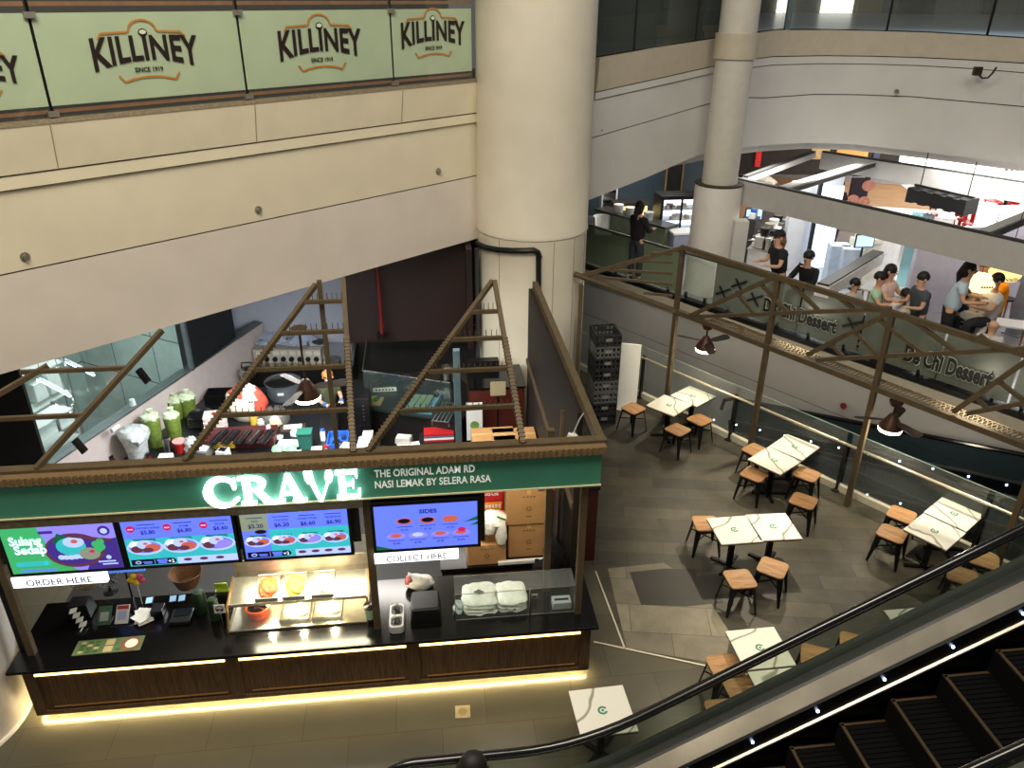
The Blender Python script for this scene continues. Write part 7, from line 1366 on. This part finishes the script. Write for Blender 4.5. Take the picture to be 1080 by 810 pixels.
# lit things behind the glass
t = thing('gallery_shelf', 'dark gallery back shelf with a red patch seen above the green glass', 'shelf', fpt(2.6, -2.6, 7.062), math.atan2(fdir.y, fdir.x)); MB().bx(-3, 3, -.2, .2, 0, .9).build('body', mat('dark_shelf', (44, 30, 24), .6, var=.2), t); MB().bx(-.5, .1, -.22, -.2, .6, 1.2).build('red_patch', mat('red_patch', (190, 40, 30), .6, emit=.2), t)
lamp('gallery_light', 'AREA', tuple(fpt(3, -1.2, 10.4)), 14, WARM, 3, .5)

# ================================================================== ring glass at the right and the upper floor
t = thing('ring_balustrade', 'clear glass balustrade with dark posts along the curved upper right gallery', 'balustrade', (0, 0, 0))
rt = [Vector((ring[i].x, ring[i].y, prof_z['top'][i])) for i in range(len(ring))]
def ringpt(u, dz=0, back=.05):
    i = 0
    while i < len(us)-2 and us[i+1] < u: i += 1
    f = (u-us[i])/(us[i+1]-us[i]); p = rt[i].lerp(rt[i+1], f); return p+Vector((0, back, dz))
cuts = [621, 658, 720, 772]; DGL = glass('smoky_glass', (110, 118, 112), .25)
def rpanes(cuts, gm):
    for a, b in zip(cuts[:-1], cuts[1:]):
        n = 3; ps = [ringpt(a+(b-a)*k/n) for k in range(n+1)]; m = MB()
        for k in range(n): m.add([ps[k], ps[k+1], ps[k+1]+ZZ*1.1, ps[k]+ZZ*1.1], [(0, 1, 2, 3)])
        m.build('pane', gm, t)
        MB().bar(ps[-1], ps[-1]+ZZ*1.12, .035, .05).build('post', BLACKM, t)
rpanes(cuts, DGL); rpanes([806, 912, 1010, 1085], GLASS)
MB().bar(ringpt(812), ringpt(812)+ZZ*1.3, .12, .12).build('post', mat('grey_metal_frame', 0), t)
m = MB(); [m.bar(ringpt(a), ringpt(b), .05, .05) for a, b in zip([621, 658, 720, 772, 806, 850, 900, 950, 1000, 1040], [658, 720, 772, 806, 850, 900, 950, 1000, 1040, 1085])]; m.build('bottom_rail', BLACKM, t)
struct(MB().bar(PY(600, 20, 24)+Vector((0, 0, 0)), PY(775, 20, 27), .2, 6), 'wall_upper_left', mat('dark_olive_wall', (44, 46, 38), .5, var=.25, scale=.6))
t = thing('upper_ledge', 'grey low ledge in the dark gallery behind the smoky glass', 'ledge', (0, 0, 0)); MB().bar(ringpt(640, .35, 2.2), ringpt(756, .35, 2.2), .4, .5).build('ledge_body', mat('dull_olive_ledge', (84, 86, 78), .6, var=.1), t); t.location.z = -.0
yb = 68.0
def upp(name, lab, u0, u1, v0, v1, m_, y=yb, cat='panel'):
    a, b = PY(u0, v1, y), PY(u1, v0, y); t = thing(name, lab, cat, ((a.x+b.x)/2, y, 7.43)); z0 = max(0.0, a.z-7.43); MB().bx(-(b.x-a.x)/2, (b.x-a.x)/2, 0, .1, 0, max(b.z, a.z+.5)-7.43+1.5).build('panel', m_, t); return t
struct(MB().bx(6, 66, yb+.3, yb+.5, 7.42, 12), 'wall_upper_back', mat('upper_back_wall', (120, 122, 112), .6, var=.15))
upp('lit_window', 'bright lit shop window at the very top, right of the slim column', 820, 838, -10, 4, em('upper_lit', (255, 250, 238), 1.4)); upp('lit_window', 'wide bright lit shop window at the very top edge of the gallery', 866, 903, -10, 6, MC['upper_lit']); upp('timber_board', 'pale timber panel beside the bright shop window at the top edge', 904, 934, -10, 8, mat('pale_timber', (170, 150, 116), .5, var=.1))
upp('shopfront', 'black framed shopfront at the top edge near the right corner', 948, 990, -10, 6, BLACKP); upp('shopfront', 'narrow black framed shopfront in the top right corner', 1036, 1056, -10, 8, BLACKP)

# ================================================================== escalator in front
AZ = math.radians(83); ED = Vector((math.sin(AZ), math.cos(AZ), 0)); EC = Vector((ED.y, -ED.x, 0))     # EC points to the near side
EH = PZ(680, 753.5, 3.153); SL30 = math.tan(math.radians(30)); LAND = EH.z-.95
def ez(s, soft=.55):
    """height of the handrail line over the landing line at run s"""
    s0_ = -.55; x = s-s0_
    if x < -soft: return EH.z+SL30*s0_*0-.0+(SL30*(0))-(-SL30*s0_)*1 if False else EH.z+SL30*s0_
    if x > soft: return EH.z+SL30*s
    return EH.z+SL30*s0_+SL30*(x+soft)**2/(4*soft)
def EPt(s, w, dz): p = EH+ED*s+EC*w; return Vector((p.x, p.y, ez(s)+dz))
RUN = [-1.9, -1.6, -1.3, -1.1, -.95, -.8, -.65, -.5, -.35, -.2, -.05, .1, .4, 1, 2, 3, 4, 5, 6, 6.8]
def sweep(name, prof, m, t, s0=-2.2, s1=6.9, smooth=False):
    rs = [s for s in RUN if s0 < s < s1]; rs = [s0]+rs+[s1]; mb = MB(); n = len(prof)
    for s in rs:
        for w, z in prof: mb.v.append(tuple(EPt(s, w, z)))
    for i in range(len(rs)-1):
        for j in range(n): mb.f.append((i*n+j, i*n+(j+1) % n, (i+1)*n+(j+1) % n, (i+1)*n+j)); mb.m.append(0)
    mb.f += [tuple(range(n))[::-1], tuple((len(rs)-1)*n+j for j in range(n))]; mb.m += [0, 0]; return mb.build(name, m, t, smooth=smooth)
RUB = mat('black_rubber_handrail', (14, 14, 16), .18, var=.05, spec=.8); DK = mat('dark_grey_deck', (62, 66, 62), .35, .3, var=.08); SHN = mat('polished_steel_deck', (216, 208, 188), .3, .9, var=.15, scale=2.5, stretch=(1, 1, 1)); SKR = mat('black_skirt', (12, 12, 13), .3); LINE2 = mat('bright_edge_line', (220, 212, 190), .3, .7)
t = thing('escalator', 'black and steel escalator rising to the right in the foreground', 'escalator', (0, 0, 0))
nl = -2.25
def hr(w):
    zt_ = ez(-2); pts = [EPt(s, w, 0) for s in [6.9, 5, 3, 1, .4, .1, -.05, -.2, -.35, -.5, -.65, -.8, -.95, -1.1, -1.4, -1.7, -1.95]]
    c = EPt(-1.95, w, 0)-ZZ*.26
    for k in range(1, 12): a = PI*k/12; pts.append(c+ZZ*(.26*math.cos(a))-ED*(.30*math.sin(a)))
    pts.append(c-ZZ*.26+ED*.25); return pts
WID = 1.47
for w in (0, WID): MB().tube(hr(w), .042, 10).build('handrail', RUB, t, smooth=True)
EG = glass('escalator_glass', (190, 200, 190), .05)
for w in (0, WID):
    ss = [-1.9, -1.1, -.8, -.5, -.2, .1, 1.6, 3.2, 4.8, 6.9]
    for a, b in zip(ss[:-1], ss[1:]): pass
    m = MB(); 
    for a, b in zip(ss[:-1], ss[1:]): m.add([EPt(a, w, -.47), EPt(b, w, -.47), EPt(b, w, -.03), EPt(a, w, -.03)], [(0, 1, 2, 3)])
    m.build('glass_panel', EG, t)
for sg, w0, nm in ((1, 0, 'far'), (-1, WID, 'near')):
    P = lambda l: [(w0+sg*a, z) for a, z in l]
    sweep('deck_strip', P([(-.10, -.66), (-.10, -.47), (.06, -.50), (.06, -.66)]), DK, t)
    sweep('groove', P([(.06, -.62), (.06, -.502), (.085, -.515), (.085, -.62)]), SKR, t)
    sweep('steel_deck', P([(.085, -.66), (.085, -.51), (.20, -.60), (.20, -.66)]), SHN, t)
    sweep('skirt', P([(.18, -1.2), (.18, -.603), (.225, -.61), (.235, -.99), (.235, -1.2)]), SKR, t)
    sweep('edge_line', P([(.232, -.80), (.232, -.78), (.252, -.79), (.252, -.81)]), LINE2, t)
    led = em('blue_white_led', (190, 210, 255), 12)
    for k in range(15):
        s = -1.2+k*.52; q = EPt(s, w0+sg*.238, -.68); MB().ell(q, .013, 8, 5).build('led', led, t)
STP = mat('black_step', (3, 3, 4), .85, .0, spec=.2, var=.1); YEL = mat('worn_yellow_edge', (70, 52, 26), .6, var=.2)
i0 = 0
for k in range(14):
    s = -.4+k*.4; 
    if s > 6.4: break
    z = ez(s+.2)-.95-.1; a = EH+ED*s+EC*.26; b = EH+ED*(s+.4)+EC*.26
    m = MB(); mid = (a+b)/2+EC*(WID-.52)/2; m.box(Vector((mid.x, mid.y, z-.12)), (.4, WID-.52, .24), ED, EC, ZZ)
    for g_ in range(20): q = mid+EC*(-(WID-.52)/2+.03+g_*(WID-.58)/19); m.box(Vector((q.x, q.y, z+.004)), (.39, .012, .01), ED, EC, ZZ)
    st = m.build('step', STP, t)
    m = MB(); q = mid-ED*.185; m.box(Vector((q.x, q.y, z+.006)), (.025, WID-.54, .012), ED, EC, ZZ); m.box(Vector((mid.x, mid.y, z+.006))+EC*(-(WID-.52)/2+.03), (.39, .022, .012), ED, EC, ZZ); m.build('yellow_edge', YEL, st)
sweep('truss_casing', [(-.14, -1.7), (-.14, -1.35), (WID+.14, -1.35), (WID+.14, -1.7)], STP, t, -.3)
q = EH+ED*-1.9+EC*(WID/2); struct(MB().box(Vector((q.x, q.y, LAND-.5)), (3.4, WID+.3, .2), ED, EC, ZZ), 'floor_landing', mat('landing_plate', (110, 108, 100), .4, .4))
# stickers on the newel glass
def sticker(nm, lab, s, n, w):
    c = EPt(s, .012, -.30); m = MB().box(c, (w, .004, .13), ED, EC, ZZ); t_ = m.build(nm, WHITE, t); t_['label'] = lab; m = MB()
    for k in range(n):
        for j in range(2):
            o_ = c+ED*((k+.5)/n-.5)*w+ZZ*(.032-.064*j)+EC*.004; m.add([o_+ED*(.022*math.cos(a))+ZZ*(.022*math.sin(a)) for a in [2*PI*i/12 for i in range(12)]], [tuple(range(12))], (k+j) % 2)
            m.add([o_+EC*.002+ED*(.014*math.cos(a))+ZZ*(.014*math.sin(a)) for a in [2*PI*i/12 for i in range(12)]], [tuple(range(12))], 2)
            m.box(o_+EC*.004, (.02, .002, .005), (ED+ZZ).normalized(), EC, (ZZ-ED).normalized(), mi=1-((k+j) % 2))
    m.build('pictograms', [mat('ink_black', (30, 30, 34), .5, var=0), mat('ink_red', (190, 50, 50), .5, var=0), WHITE], t)
sticker('warning_sticker', 'white safety sticker with round pictograms', -1.05, 5, .36); sticker('warning_sticker', 'small white safety sticker at the newel', -1.52, 2, .17)
# the person whose dark hair shows at the bottom edge
hp = PZ(497, 800, LAND+1.62-.35) 
person('person with long dark hair, only the top of the head showing at the bottom edge', 500, 806, rz=1.2, top=(70, 60, 60), legs=(40, 40, 46), long_hair=True, z0=LAND-.398, scale=.96, p=PZ(500, 806, LAND-.398+1.58))

# ================================================================== moving walkway in the pit behind the deck glass
t = thing('moving_walkway', 'dark moving walkway with rows of small lights behind the deck glass', 'walkway', (0, 0, 0))
def wl(u, v, off): return PV(u, v, K(0, off), K(5, off))
a1, b1 = wl(754, 442, 14.45), wl(1056, 509, 14.45); a2, b2 = wl(915.7, 520.8, 13.45), wl(1072, 562, 13.45)
d1 = (b1-a1); d2 = (b2-a2); LEDB = em('walkway_led', (200, 220, 255), 9)
A1_, B1_ = a1-d1*.12, b1+d1*.35
t20 = a2.dot(E_); sl = d2.z/Vector((d2.x, d2.y)).length
def l2(tk): return Vector((*K(tk, 13.45).xy, a2.z+(tk-t20)*sl))
t10 = A1_.dot(E_); sl1 = d1.z/Vector((d1.x, d1.y)).length
def l1(tk): return Vector((*K(tk, 14.45).xy, A1_.z+(tk-t10)*sl1))
T0_, T1_ = -9.0, 5.0
for f, off, nm in ((l1, 14.5, 'far_skirt'), (l2, 13.4, 'near_skirt')):
    MB().bar(f(T0_)-ZZ*.25, f(T1_)-ZZ*.25, .06, .6).build('skirt', mat('gloss_black_skirt', (14, 16, 20), .2), t)
    MB().bar(f(T0_)+ZZ*.08, f(T1_)+ZZ*.08, .12, .03).build('deck_strip', DK, t)
    MB().add([f(T0_)+ZZ*.1, f(T1_)+ZZ*.1, f(T1_)+ZZ*.62, f(T0_)+ZZ*.62], [(0, 1, 2, 3)]).build('glass_panel', glass('smoky_walkway_glass', (64, 80, 86), .35), t)
    MB().tube([f(T0_-.3)+ZZ*.3, f(T0_-.25)+ZZ*.55, f(T0_)+ZZ*.64, f(T1_)+ZZ*.64], .045, 8).build('handrail', RUB, t, smooth=True)
m = MB().add([l1(T0_)-ZZ*.35, l1(T1_)-ZZ*.35, l2(T1_)-ZZ*.35, l2(T0_)-ZZ*.35], [(0, 1, 2, 3)]); m.build('tread_belt', STP, t)
n1 = 14; L1 = (b1-a1); 
for k in range(-1, 17): q = l1(a1.dot(E_)+k*.62)+N_*-.05; MB().ell(q, .02, 8, 5).build('led', LEDB, t)
for k in range(-6, 8): q = l2(t20+k*.62)+N_*-.05; MB().ell(q, .018, 8, 5).build('led', LEDB, t)
